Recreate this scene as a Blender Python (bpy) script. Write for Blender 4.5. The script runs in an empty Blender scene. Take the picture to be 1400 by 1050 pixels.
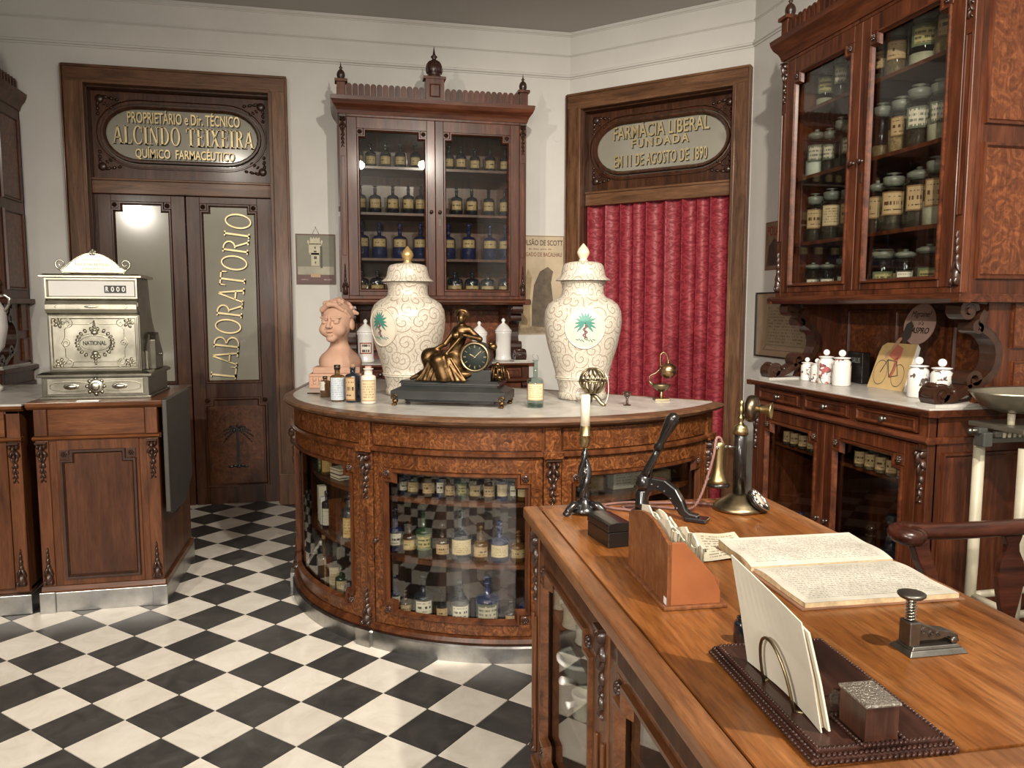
import bpy, math, random
import numpy as np
from mathutils import Matrix, Vector
random.seed(7)
S = bpy.context.scene
COL = S.collection
PI = math.pi
R = math.radians

# ------------------------------------------------------------------ camera, world, lights, exposure
cam = bpy.data.cameras.new('camera')
cam.sensor_width = 36.0
cam.lens = 1056.0 / 1400.0 * 36.0
cam.clip_start = 0.02
camo = bpy.data.objects.new('camera', cam)
COL.objects.link(camo)
camo.matrix_world = Matrix.Translation((0, 0, 1.365)) @ Matrix.Rotation(-R(12.4), 4, 'Z') @ Matrix.Rotation(R(90 - 5.6155), 4, 'X') @ Matrix.Rotation(R(0.083), 4, 'Z')
S.camera = camo

world = bpy.data.worlds.new('world')
S.world = world
world.use_nodes = True
world.node_tree.nodes['Background'].inputs[0].default_value = (1.0, 0.9, 0.78, 1)
world.node_tree.nodes['Background'].inputs[1].default_value = 0.04

def spot(loc, aim, power, angle=90, blend=0.7, radius=0.05, col=(1.0, 0.86, 0.68)):
    l = bpy.data.lights.new('gallery_spot', 'SPOT')
    l.energy = power; l.spot_size = R(angle); l.spot_blend = blend; l.shadow_soft_size = radius; l.color = col
    o = bpy.data.objects.new('gallery_spot', l)
    COL.objects.link(o)
    o.location = loc
    o.rotation_euler = (Vector(aim) - Vector(loc)).to_track_quat('-Z', 'Y').to_euler()
    return o
def lamp(loc, power, radius=0.12, col=(1.0, 0.86, 0.68)):
    l = bpy.data.lights.new('fill_lamp', 'POINT')
    l.energy = power; l.shadow_soft_size = radius; l.color = col
    o = bpy.data.objects.new('fill_lamp', l)
    COL.objects.link(o); o.location = loc
    return o
# track lamps of the exhibition hall, above and behind the visitor, then one added fill
WARM = (1.0, 0.91, 0.79)
spot((1.07, 0.0, 3.22), (0.55, 4.6, 0.9), 220, 75, 0.9, col=WARM)
spot((0.28, -0.2, 3.22), (2.3, 4.35, 1.3), 350, 62, 0.9, col=WARM)
spot((1.48, -0.1, 3.22), (0.85, 1.45, 0.8), 185, 78, 0.9, col=WARM)
spot((-1.38, -0.1, 3.22), (-0.5, 3.7, 0.1), 160, 80, 0.9, col=WARM)
spot((-3.1, -2.0, 2.85), (0.0, 2.4, 0.6), 400, 64, 0.9, col=WARM)
lamp((-0.6, -2.2, 1.75), 150, 0.45, (1.0, 0.93, 0.84))  # soft fill added to lift fronts, ceiling and interiors; no fixture stands here

S.view_settings.view_transform = 'Standard'
S.view_settings.look = 'None'
S.view_settings.gamma = 1.0
S.view_settings.use_curve_mapping = False
S.view_settings.exposure = 0.9
S.cycles.max_bounces = 8
S.cycles.transparent_max_bounces = 24
S.cycles.sample_clamp_indirect = 6.0

# ------------------------------------------------------------------ mesh helpers
class M:
    """Collects faces; build() links them as one mesh object."""
    def __init__(s):
        s.v = []; s.f = []; s.sm = []; s.uv = []; s.X = None
    def at(s, x=0, y=0, z=0, rz=0, rx=0, ry=0, sc=1):
        s.X = Matrix.Translation((x, y, z)) @ Matrix.Rotation(rz, 4, 'Z') @ Matrix.Rotation(ry, 4, 'Y') @ Matrix.Rotation(rx, 4, 'X') @ Matrix.Scale(sc, 4)
        return s
    def add(s, vs, fs, smooth=False, uvs=None):
        b = len(s.v)
        if s.X is not None:
            vs = [tuple(s.X @ Vector(p)) for p in vs]
        s.v.extend([tuple(p) for p in vs])
        for k, f in enumerate(fs):
            s.f.append([b + i for i in f]); s.sm.append(smooth)
            s.uv.append(uvs[k] if uvs else None)
        return s
    def box(s, x0, x1, y0, y1, z0, z1):
        vs = [(x, y, z) for x in (x0, x1) for y in (y0, y1) for z in (z0, z1)]
        return s.add(vs, [(0, 1, 3, 2), (4, 6, 7, 5), (0, 4, 5, 1), (2, 3, 7, 6), (0, 2, 6, 4), (1, 5, 7, 3)])
    def taper(s, x0, x1, y0, y1, z0, z1, ix, iy):
        vs = [(x0, y0, z0), (x1, y0, z0), (x1, y1, z0), (x0, y1, z0), (x0 + ix, y0 + iy, z1), (x1 - ix, y0 + iy, z1), (x1 - ix, y1 - iy, z1), (x0 + ix, y1 - iy, z1)]
        return s.add(vs, [(3, 2, 1, 0), (4, 5, 6, 7), (0, 1, 5, 4), (1, 2, 6, 5), (2, 3, 7, 6), (3, 0, 4, 7)])
    def lathe(s, prof, seg=24, smooth=True, cx=0, cy=0, cz=0, a0=0, a1=2 * PI, squash=1, cap=True):
        full = abs(a1 - a0 - 2 * PI) < 1e-6
        n = seg if full else seg + 1
        vs = []; fs = []
        for r, z in prof:
            for k in range(n):
                a = a0 + (a1 - a0) * k / seg
                vs.append((cx + r * math.cos(a), cy + squash * r * math.sin(a), cz + z))
        for i in range(len(prof) - 1):
            for k in range(seg):
                k2 = (k + 1) % n
                a, b, c, d = i * n + k, i * n + k2, (i + 1) * n + k2, (i + 1) * n + k
                fs.append((a, b, c, d))
        if full and cap:
            if prof[0][0] > 1e-5: fs.append(tuple(range(n - 1, -1, -1)))
            if prof[-1][0] > 1e-5: fs.append(tuple((len(prof) - 1) * n + k for k in range(n)))
        return s.add(vs, fs, smooth)
    def tube(s, pts, r, seg=8, closed=False, smooth=True, flat=1.0):
        pts = [Vector(p) for p in pts]
        n = len(pts)
        rs = r if isinstance(r, (list, tuple)) else [r] * n
        vs = []; fs = []
        up = None
        for i, p in enumerate(pts):
            if closed: t = pts[(i + 1) % n] - pts[i - 1]
            else: t = pts[min(i + 1, n - 1)] - pts[max(i - 1, 0)]
            if t.length < 1e-9: t = Vector((0, 0, 1))
            t.normalize()
            if up is None:
                up = Vector((0, 0, 1)) if abs(t.z) < 0.9 else Vector((1, 0, 0))
            x = t.cross(up)
            if x.length < 1e-6: x = t.orthogonal()
            x.normalize(); y = x.cross(t); y.normalize(); up = y
            for k in range(seg):
                a = 2 * PI * k / seg
                vs.append(p + rs[i] * (math.cos(a) * x + flat * math.sin(a) * y))
        m = n if closed else n - 1
        for i in range(m):
            j = (i + 1) % n
            for k in range(seg):
                k2 = (k + 1) % seg
                fs.append((i * seg + k, i * seg + k2, j * seg + k2, j * seg + k))
        if not closed:
            fs.append(tuple(range(seg - 1, -1, -1))); fs.append(tuple((n - 1) * seg + k for k in range(seg)))
        return s.add(vs, fs, smooth)
    def prism(s, poly, O, U, V, h):
        """extrude a 2D polygon (a,b): O + a*U + b*V, thickness h along U x V"""
        O, U, V = Vector(O), Vector(U), Vector(V)
        W = U.cross(V).normalized() * h
        n = len(poly)
        lo = [O + a * U + b * V for a, b in poly]
        vs = lo + [p + W for p in lo]
        fs = [tuple(range(n - 1, -1, -1)), tuple(range(n, 2 * n))] + [(i, (i + 1) % n, n + (i + 1) % n, n + i) for i in range(n)]
        return s.add(vs, fs)
    def ribbon(s, path, t, O, U, V, h):
        """a band of thickness t (number or list) along a 2D path, extruded h along U x V"""
        O, U, V = Vector(O), Vector(U), Vector(V)
        W = U.cross(V).normalized() * h
        n = len(path)
        ts = t if isinstance(t, (list, tuple)) else [t] * n
        vs = []; fs = []
        for i, (a, b) in enumerate(path):
            q0 = path[max(i - 1, 0)]; q1 = path[min(i + 1, n - 1)]
            d = Vector((q1[0] - q0[0], q1[1] - q0[1]));
            d = d.normalized() if d.length > 1e-9 else Vector((1, 0))
            nx, ny = -d.y, d.x
            for sg in (-.5, .5):
                p = O + (a + nx * ts[i] * sg) * U + (b + ny * ts[i] * sg) * V
                vs += [p, p + W]
        for i in range(n - 1):
            a = 4 * i; b = a + 4
            fs += [(a, b, b + 2, a + 2), (a + 1, a + 3, b + 3, b + 1), (a, a + 1, b + 1, b), (a + 2, b + 2, b + 3, a + 3)]
        fs += [(0, 2, 3, 1), (4 * n - 4, 4 * n - 3, 4 * n - 1, 4 * n - 2)]
        return s.add(vs, fs)
    def ell(s, c, r, seg=12, rings=7, rot=None):
        """ellipsoid"""
        vs = []; fs = []
        for i in range(rings + 1):
            p = PI * i / rings
            for k in range(seg):
                a = 2 * PI * k / seg
                q = Vector((r[0] * math.sin(p) * math.cos(a), r[1] * math.sin(p) * math.sin(a), r[2] * math.cos(p)))
                if rot is not None: q = rot @ q
                vs.append(Vector(c) + q)
        for i in range(rings):
            for k in range(seg):
                k2 = (k + 1) % seg
                fs.append((i * seg + k, (i + 1) * seg + k, (i + 1) * seg + k2, i * seg + k2))
        return s.add(vs, fs, True)
    def build(s, name, mat, parent=None, bev=0, segs=2, loc=None, rz=0):
        me = bpy.data.meshes.new(name)
        me.from_pydata(s.v, [], s.f)
        me.polygons.foreach_set('use_smooth', s.sm)
        if any(u is not None for u in s.uv):
            ul = me.uv_layers.new(name='UVMap')
            i = 0
            for f, u in zip(s.f, s.uv):
                for k in range(len(f)):
                    if u is not None: ul.data[i].uv = u[k]
                    i += 1
        me.materials.append(mat)
        me.validate(); me.update()
        o = bpy.data.objects.new(name, me)
        COL.objects.link(o)
        if parent is not None: o.parent = parent
        if loc is not None: o.location = loc
        if rz: o.rotation_euler.z = rz
        if bev: bevel(o, bev, segs)
        return o

def bevel(o, w, segs=2):
    b = o.modifiers.new('edge', 'BEVEL')
    b.width = w; b.segments = segs; b.limit_method = 'ANGLE'; b.angle_limit = R(38)
    return o
def tag(o, label, cat, group=None):
    o['label'] = label; o['category'] = cat
    if group: o['group'] = group
    return o
def thing(name, label, cat, loc=(0, 0, 0), rz=0, group=None):
    o = bpy.data.objects.new(name, None)
    COL.objects.link(o)
    o.empty_display_size = 0.05
    o.location = loc; o.rotation_euler.z = rz
    return tag(o, label, cat, group)
def struct(o):
    o['kind'] = 'structure'
    return o
def copy_part(o, parent, loc=None, rz=None):
    c = o.copy(); COL.objects.link(c); c.parent = parent
    if loc is not None: c.location = loc
    if rz is not None: c.rotation_euler.z = rz
    return c
def copy_tree(o, parent=None):
    c = o.copy(); COL.objects.link(c); c.parent = parent
    for ch in list(o.children): copy_tree(ch, c)
    return c

# panel space: a = distance along the panel, z = height, d = distance out of the panel
class Flat:
    def __init__(s, O, U, N): s.O, s.U, s.N = Vector(O), Vector(U), Vector(N)
    def __call__(s, a, z, d=0): return s.O + s.U * a + s.N * d + Vector((0, 0, z))
    n = 1
class Arc:
    def __init__(s, c, r, n=1): s.c, s.r, s.n = c, r, n
    def __call__(s, a, z, d=0):
        t = a / s.r
        return Vector((s.c[0] + (s.r + d) * math.cos(t), s.c[1] + (s.r + d) * math.sin(t), z))
    def A(s, deg): return R(deg) * s.r

def nseg(P, a0, a1):
    return 1 if isinstance(P, Flat) else max(1, int(abs(a1 - a0) / 0.03))
def pbox(m, P, a0, a1, z0, z1, d0, d1):
    n = nseg(P, a0, a1)
    vs = []; fs = []
    for i in range(n + 1):
        a = a0 + (a1 - a0) * i / n
        vs += [P(a, z0, d0), P(a, z1, d0), P(a, z1, d1), P(a, z0, d1)]
    for i in range(n):
        b = 4 * i
        for k in range(4):
            k2 = (k + 1) % 4
            fs.append((b + k, b + 4 + k, b + 4 + k2, b + k2))
    fs += [(0, 1, 2, 3), (4 * n + 3, 4 * n + 2, 4 * n + 1, 4 * n)]
    sm = not isinstance(P, Flat)
    m.add(vs, fs, False)
    return m
def pprof(m, P, a0, a1, prof):
    """sweep a closed (d,z) profile along the panel"""
    n = nseg(P, a0, a1); k = len(prof)
    vs = []; fs = []
    for i in range(n + 1):
        a = a0 + (a1 - a0) * i / n
        vs += [P(a, z, d) for d, z in prof]
    for i in range(n):
        for j in range(k):
            j2 = (j + 1) % k
            fs.append((i * k + j, i * k + j2, (i + 1) * k + j2, (i + 1) * k + j))
    fs += [tuple(range(k - 1, -1, -1)), tuple(n * k + j for j in range(k))]
    return m.add(vs, fs)
def pstrip(m, P, path, w, d0, d1, closed=True):
    """a raised moulding strip along a polyline in the panel; w to the left of travel"""
    pts = []
    L = len(path)
    for i in range(L if closed else L - 1):
        p, q = path[i], path[(i + 1) % L]
        n = max(1, int(abs(q[0] - p[0]) / 0.03)) if not isinstance(P, Flat) else 1
        for k in range(n):
            pts.append((p[0] + (q[0] - p[0]) * k / n, p[1] + (q[1] - p[1]) * k / n))
    if not closed: pts.append(path[-1])
    N = len(pts); vs = []; fs = []
    for i in range(N):
        if closed: p0, p2 = pts[i - 1], pts[(i + 1) % N]
        else: p0, p2 = pts[max(i - 1, 0)], pts[min(i + 1, N - 1)]
        p1 = pts[i]
        e1 = Vector((p1[0] - p0[0], p1[1] - p0[1])); e2 = Vector((p2[0] - p1[0], p2[1] - p1[1]))
        if e1.length < 1e-9: e1 = e2
        if e2.length < 1e-9: e2 = e1
        e1.normalize(); e2.normalize()
        n1 = Vector((-e1.y, e1.x)); n2 = Vector((-e2.y, e2.x))
        b = n1 + n2
        b = b / max(0.3, b.dot(n1)) if b.length > 1e-6 else n1
        for off, d in ((0, d0), (w * .15, d1), (w * .55, d1), (w * .7, d1 * .6 + d0 * .4), (w, d0)):
            vs.append(P(p1[0] + b.x * off, p1[1] + b.y * off, d))
    k = 5
    for i in range(N if closed else N - 1):
        j = (i + 1) % N
        for q in range(k):
            q2 = (q + 1) % k
            fs.append((i * k + q, j * k + q, j * k + q2, i * k + q2))
    if not closed:
        fs += [tuple(range(k)), tuple((N - 1) * k + q for q in range(k - 1, -1, -1))]
    return m.add(vs, fs)
def pblob(m, P, a, z, ra, rz, d, d0=0.0, seg=10, rings=4, tilt=0):
    """half ellipsoid standing out of the panel"""
    vs = []; fs = []
    for i in range(rings + 1):
        p = PI / 2 * i / rings
        for k in range(seg):
            t = 2 * PI * k / seg
            x = ra * math.cos(p) * math.cos(t); y = rz * math.cos(p) * math.sin(t)
            x, y = x * math.cos(tilt) - y * math.sin(tilt), x * math.sin(tilt) + y * math.cos(tilt)
            vs.append(P(a + x, z + y, d0 + d * math.sin(p)))
    for i in range(rings):
        for k in range(seg):
            k2 = (k + 1) % seg
            fs.append((i * seg + k, i * seg + k2, (i + 1) * seg + k2, (i + 1) * seg + k))
    return m.add(vs, fs, True)
def ppoly(m, P, poly, d, flip=False):
    vs = [P(a, z, d) for a, z in poly]
    f = tuple(range(len(vs)))
    xs = [p[0] for p in poly]; zs = [p[1] for p in poly]
    x0, x1, z0, z1 = min(xs), max(xs), min(zs), max(zs)
    uv = [((a - x0) / max(1e-6, x1 - x0), (z - z0) / max(1e-6, z1 - z0)) for a, z in poly]
    if flip: f = f[::-1]; uv = uv[::-1]
    return m.add(vs, [f], False, [uv])
def rosette(m, P, a, z, r, d0):
    pblob(m, P, a, z, r, r, r * .35, d0, 14, 2)
    for k in range(6):
        t = k * PI / 3
        pblob(m, P, a + r * .55 * math.cos(t), z + r * .55 * math.sin(t), r * .34, r * .34, r * .45, d0 + r * .25, 7, 2)
    pblob(m, P, a, z, r * .28, r * .28, r * .5, d0 + r * .35, 8, 3)
def carved_drop(m, P, a, zt, L, w, d0):
    """acanthus bracket with hanging husks"""
    pbox(m, P, a - w * .5, a + w * .5, zt - L * .035, zt, d0, d0 + w * .45)
    for sg in (-1, 1):
        pblob(m, P, a + sg * w * .3, zt - L * .1, w * .2, L * .075, w * .5, d0, 8, 3)
        pblob(m, P, a + sg * w * .27, zt - L * .27, w * .2, L * .1, w * .34, d0, 8, 3, sg * .5)
        pblob(m, P, a + sg * w * .18, zt - L * .42, w * .15, L * .09, w * .26, d0, 8, 3, -sg * .4)
    pblob(m, P, a, zt - L * .17, w * .2, L * .15, w * .58, d0, 8, 3)
    pblob(m, P, a, zt - L * .36, w * .14, L * .12, w * .42, d0, 8, 3)
    for k, (f, s2) in enumerate(((.55, .22), (.68, .18), (.8, .14), (.91, .1))):
        pblob(m, P, a + (-1) ** k * w * .08, zt - L * f, w * s2, L * .085, w * .26, d0, 8, 3, (-1) ** k * .35)
        pblob(m, P, a - (-1) ** k * w * .16, zt - L * (f + .03), w * s2 * .6, L * .05, w * .2, d0, 6, 2, -(-1) ** k * .6)
def carved_foot(m, P, a, zb, L, w, d0):
    """upright carved leaf at the foot of a pilaster"""
    pblob(m, P, a, zb + L * .18, w * .45, L * .18, w * .5, d0, 10, 3)
    for sg in (-1, 1):
        pblob(m, P, a + sg * w * .22, zb + L * .38, w * .2, L * .16, w * .35, d0, 8, 3, sg * .35)
        pblob(m, P, a + sg * w * .3, zb + L * .1, w * .2, L * .1, w * .55, d0, 8, 3)
    for k, f in enumerate((.5, .66, .8, .92)):
        pblob(m, P, a, zb + L * f, w * (.26 - .05 * k), L * .11, w * .3, d0, 8, 3)

def surface_nets(sdf, lo, hi, n):
    """smooth mesh of sdf(x,y,z)<0 on an n-cell grid (dual method)"""
    lo = np.array(lo, float); hi = np.array(hi, float)
    n = np.array(n)
    ax = [np.linspace(lo[i], hi[i], n[i] + 1) for i in range(3)]
    X, Y, Z = np.meshgrid(*ax, indexing='ij')
    D = sdf(X, Y, Z)
    ins = D < 0
    h = (hi - lo) / n
    cnt = np.zeros(n); pos = np.zeros((*n, 3))
    idx = np.indices(n).transpose(1, 2, 3, 0)
    corners = [(i, j, k) for i in (0, 1) for j in (0, 1) for k in (0, 1)]
    def sl(a, c): return a[c[0]:n[0] + c[0], c[1]:n[1] + c[1], c[2]:n[2] + c[2]]
    for c in corners:
        for axis in range(3):
            if c[axis]: continue
            e = list(c); e[axis] = 1
            a, b = sl(D, c), sl(D, e)
            x = (a < 0) != (b < 0)
            t = np.where(x, a / np.where(np.abs(a - b) < 1e-12, 1e-12, a - b), 0)
            p = np.zeros((*n, 3)) + np.array(c)
            p[..., axis] += t
            pos += np.where(x[..., None], p, 0); cnt += x
    has = cnt > 0
    vid = -np.ones(n, int); vid[has] = np.arange(has.sum())
    V = lo + h * (idx[has] + pos[has] / cnt[has][:, None])
    F = []
    for axis in range(3):
        o1, o2 = [(1, 2), (2, 0), (0, 1)][axis]
        a = ins
        sl0 = [slice(None)] * 3; sl1 = [slice(None)] * 3
        sl0[axis] = slice(0, -1); sl1[axis] = slice(1, None)
        x = ins[tuple(sl0)] != ins[tuple(sl1)]
        for (i, j, k) in np.argwhere(x):
            g = [i, j, k]
            if g[o1] == 0 or g[o2] == 0 or g[o1] >= n[o1] or g[o2] >= n[o2]: continue
            def vv(d1, d2):
                q = list(g); q[o1] += d1; q[o2] += d2
                return vid[tuple(q)]
            f = [vv(-1, -1), vv(0, -1), vv(0, 0), vv(-1, 0)]
            if not ins[i, j, k]: f = f[::-1]
            F.append(f)
    return [tuple(p) for p in V], [[int(q) for q in f] for f in F]
def smin(a, b, k):
    h = np.clip(.5 + .5 * (b - a) / k, 0, 1)
    return b + (a - b) * h - k * h * (1 - h)
def d_ell(X, Y, Z, c, r, rot=None):
    P = np.stack([X - c[0], Y - c[1], Z - c[2]])
    if rot is not None:
        P = np.tensordot(np.array(rot).T, P, 1)
    x, y, z = P
    k0 = np.sqrt((x / r[0]) ** 2 + (y / r[1]) ** 2 + (z / r[2]) ** 2)
    k1 = np.sqrt((x / r[0] ** 2) ** 2 + (y / r[1] ** 2) ** 2 + (z / r[2] ** 2) ** 2) + 1e-9
    return k0 * (k0 - 1) / k1
def d_cap(X, Y, Z, a, b, ra, rb):
    a = np.array(a, float); b = np.array(b, float); ab = b - a
    t = np.clip(((X - a[0]) * ab[0] + (Y - a[1]) * ab[1] + (Z - a[2]) * ab[2]) / (ab @ ab), 0, 1)
    return np.sqrt((X - a[0] - t * ab[0]) ** 2 + (Y - a[1] - t * ab[1]) ** 2 + (Z - a[2] - t * ab[2]) ** 2) - (ra + (rb - ra) * t)

# ------------------------------------------------------------------ lettering
_fc = [0]
def letters(body, W, H, depth=0.002, offset=0.0, shear=0.0, spacing=1.0):
    """outline lettering as (verts, faces) fitted to W x H, lying in x (right) / y (up), thickness in +z"""
    cu = bpy.data.curves.new('lettering_curve', 'FONT')
    cu.body = body; cu.extrude = 0.02; cu.offset = offset; cu.shear = shear; cu.space_character = spacing
    cu.resolution_u = 3
    ob = bpy.data.objects.new('lettering_curve', cu)
    COL.objects.link(ob)
    me = bpy.data.meshes.new_from_object(ob)
    vs = [tuple(v.co) for v in me.vertices]; fs = [tuple(p.vertices) for p in me.polygons]
    bpy.data.objects.remove(ob); bpy.data.curves.remove(cu); bpy.data.meshes.remove(me)
    x0 = min(v[0] for v in vs); x1 = max(v[0] for v in vs); y0 = min(v[1] for v in vs); y1 = max(v[1] for v in vs)
    z0 = min(v[2] for v in vs); z1 = max(v[2] for v in vs)
    return [((v[0] - x0) / (x1 - x0) * W - W / 2, (v[1] - y0) / (y1 - y0) * H, (v[2] - z0) / (z1 - z0) * depth) for v in vs], fs
def put_letters(m, P, vf, a, z, d):
    vs, fs = vf
    m.add([P(a + x, z + y, d + t) for x, y, t in vs], fs)
def rect(x0, x1, y0, y1): return [(x0, y0), (x1, y0), (x1, y1), (x0, y1)]
def ringpolys(cx, cy, rx, ry, wx, wy, a0=0, a1=360, n=20):
    out = []
    for i in range(n):
        t0 = R(a0 + (a1 - a0) * i / n); t1 = R(a0 + (a1 - a0) * (i + 1) / n)
        o = lambda t: (cx + rx * math.cos(t), cy + ry * math.sin(t))
        q = lambda t: (cx + (rx - wx) * math.cos(t), cy + (ry - wy) * math.sin(t))
        out.append([o(t0), o(t1), q(t1), q(t0)])
    return out
_wt = [1.0]
def glyph(ch):
    """serif capitals, height 1; returns (polygons, advance)"""
    t, s, w, v = .05, .07, .15 * _wt[0], .07 * (.5 + .5 * _wt[0])
    def stem(x, ww=w): return [rect(x, x + ww, 0, 1), rect(x - s, x + ww + s, 0, t), rect(x - s, x + ww + s, 1 - t, 1)]
    if ch == 'I': return stem(.1), .36
    if ch == 'L': return stem(.1) + [rect(.1, .58, 0, t), [(.52, 0), (.58, 0), (.58, .24), (.555, .24)]], .64
    if ch == 'A': return [[(.0, 0), (v, 0), (.36, 1), (.28, 1)], [(.62 - w * 1.05, 0), (.62, 0), (.38, 1), (.38 - w * .75, 1)], rect(.12, .5, .3, .36), rect(-.06, .13, 0, t), rect(.4, .68, 0, t)], .68
    if ch == 'T': return [rect(.25, .25 + w, 0, 1), rect(.25 - s, .25 + w + s, 0, t), rect(.0, .65, 1 - t, 1), [(0, 1), (0, .76), (.03, .76), (.07, 1)], [(.65, 1), (.58, 1), (.62, .76), (.65, .76)]], .68
    if ch == 'E': return stem(.1) + [rect(.1, .56, 0, t), rect(.1, .54, 1 - t, 1), rect(.1, .42, .5, .55), rect(.4, .44, .42, .63), [(.5, 0), (.56, 0), (.56, .24), (.535, .24)], [(.48, 1), (.54, 1), (.54, .78), (.515, .78)]], .63
    if ch == 'N': return [rect(.1, .16, 0, 1), rect(.56, .62, 0, 1), [(.08, 1), (.22, 1), (.64, 0), (.52, 0)], rect(.03, .23, 0, t), rect(.49, .69, 1 - t, 1), rect(.02, .2, 1 - t, 1)], .74
    if ch == 'X': return [[(.04, 1), (.2, 1), (.62, 0), (.46, 0)], [(.02, 0), (.09, 0), (.58, 1), (.51, 1)], rect(-.03, .15, 0, t), rect(.4, .68, 0, t), rect(-.02, .26, 1 - t, 1), rect(.46, .64, 1 - t, 1)], .7
    if ch == 'O': return ringpolys(.36, .5, .34, .52, .13 * _wt[0], .05, 0, 360, 26), .75
    if ch == 'C': return ringpolys(.37, .5, .35, .52, .14, .05, 48, 315, 22) + [[(.6, .66), (.645, .66), (.645, .98), (.61, .98)], [(.6, .3), (.63, .3), (.63, .12), (.58, .08)]], .7
    if ch == 'D': return stem(.1) + ringpolys(.1 + w, .5, .43, .5, .14 * _wt[0], .05, -90, 90, 16), .74
    if ch == 'R': return stem(.1) + ringpolys(.25, .75, .31, .25, .12 * _wt[0], .05, -90, 90, 14) + [[(.3, .52), (.3 + w * .8, .52), (.64, 0), (.64 - w * .95, 0)], rect(.46, .7, 0, t)], .7
    if ch == 'B': return stem(.1) + ringpolys(.25, .75, .29, .25, .12 * _wt[0], .05, -90, 90, 12) + ringpolys(.25, .26, .34, .26, .13 * _wt[0], .05, -90, 90, 12), .66
    return [], .34
def serif(body, W, H, depth):
    polys = []; x = 0
    for ch in body:
        g, adv = glyph(ch)
        polys += [[(x + a, b) for a, b in p] for p in g]
        x += adv + .03
    sx = W / x
    vs = []; fs = []
    for p in polys:
        b = len(vs); n = len(p)
        q = [(a * sx - W / 2, c * H) for a, c in p]
        vs += [(a, c, 0) for a, c in q] + [(a, c, depth) for a, c in q]
        fs += [tuple(b + n + i for i in range(n))] + [(b + i, b + (i + 1) % n, b + n + (i + 1) % n, b + n + i) for i in range(n)]
    return vs, fs
# ------------------------------------------------------------------ materials (all procedural)
MATS = {}
class NT:
    def __init__(s, name):
        s.m = bpy.data.materials.new(name); s.m.use_nodes = True
        s.t = s.m.node_tree; s.n = s.t.nodes
        s.b = s.n['Principled BSDF']; s.out = s.n['Material Output']
    def node(s, typ, **kw):
        x = s.n.new(typ)
        for k, v in kw.items():
            if k[0] == 'i' and k[1:].isdigit(): x.inputs[int(k[1:])].default_value = v
            elif hasattr(x, k): setattr(x, k, v)
            else: x.inputs[k].default_value = v
        return x
    def link(s, a, b): s.t.links.new(a, b)
    def ramp(s, fac, stops, interp='LINEAR'):
        r = s.node('ShaderNodeValToRGB'); r.color_ramp.interpolation = interp
        e = r.color_ramp.elements
        while len(e) < len(stops): e.new(.5)
        for k, (p, c) in enumerate(stops):
            e[k].position = p; e[k].color = (c[0], c[1], c[2], 1)
        s.link(fac, r.inputs[0]); return r.outputs[0]
    def mix(s, fac, a, b, mode='MIX'):
        x = s.node('ShaderNodeMix', data_type='RGBA', blend_type=mode)
        if isinstance(fac, (int, float)): x.inputs[0].default_value = fac
        else: s.link(fac, x.inputs[0])
        for sock, v in ((x.inputs[6], a), (x.inputs[7], b)):
            if isinstance(v, tuple): sock.default_value = (*v[:3], 1)
            else: s.link(v, sock)
        return x.outputs[2]
    def math(s, op, a, b=0.0):
        x = s.node('ShaderNodeMath', operation=op)
        for sock, v in ((x.inputs[0], a), (x.inputs[1], b)):
            if isinstance(v, (int, float)): sock.default_value = v
            else: s.link(v, sock)
        return x.outputs[0]
    turn = 0.0
    def coord(s, scale=(1, 1, 1), kind='Object', rnd=0.0):
        tc = s.node('ShaderNodeTexCoord'); mp = s.node('ShaderNodeMapping')
        mp.inputs['Scale'].default_value = scale
        src = tc.outputs[kind]
        if s.turn:
            vr_ = s.node('ShaderNodeVectorRotate', rotation_type='Z_AXIS'); vr_.inputs['Angle'].default_value = s.turn
            s.link(src, vr_.inputs['Vector']); src = vr_.outputs[0]
        s.link(src, mp.inputs[0])
        if rnd:
            oi = s.node('ShaderNodeObjectInfo')
            k = s.math('MULTIPLY', oi.outputs['Random'], rnd)
            cb = s.node('ShaderNodeCombineXYZ'); s.link(k, cb.inputs[0]); s.link(k, cb.inputs[1]); s.link(k, cb.inputs[2])
            s.link(cb.outputs[0], mp.inputs[1])
        return mp.outputs[0]
    def noise(s, vec, scale=5, detail=4, rough=.5, dist=0):
        x = s.node('ShaderNodeTexNoise'); s.link(vec, x.inputs['Vector'])
        x.inputs['Scale'].default_value = scale; x.inputs['Detail'].default_value = detail
        x.inputs['Roughness'].default_value = rough; x.inputs['Distortion'].default_value = dist
        return x.outputs['Fac']
    def bump(s, h, strength=.2, dist=.01):
        x = s.node('ShaderNodeBump', Strength=strength, Distance=dist); s.link(h, x.inputs['Height'])
        s.link(x.outputs[0], s.b.inputs['Normal']); return x
    def set(s, col=None, rough=None, metal=None, spec=None, coat=None, coatr=.1):
        if col is not None:
            if isinstance(col, tuple): s.b.inputs['Base Color'].default_value = (*col[:3], 1)
            else: s.link(col, s.b.inputs['Base Color'])
        if rough is not None:
            if isinstance(rough, (int, float)): s.b.inputs['Roughness'].default_value = rough
            else: s.link(rough, s.b.inputs['Roughness'])
        if metal is not None: s.b.inputs['Metallic'].default_value = metal
        if spec is not None: s.b.inputs['Specular IOR Level'].default_value = spec
        if coat is not None: s.b.inputs['Coat Weight'].default_value = coat; s.b.inputs['Coat Roughness'].default_value = coatr
        return s

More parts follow.
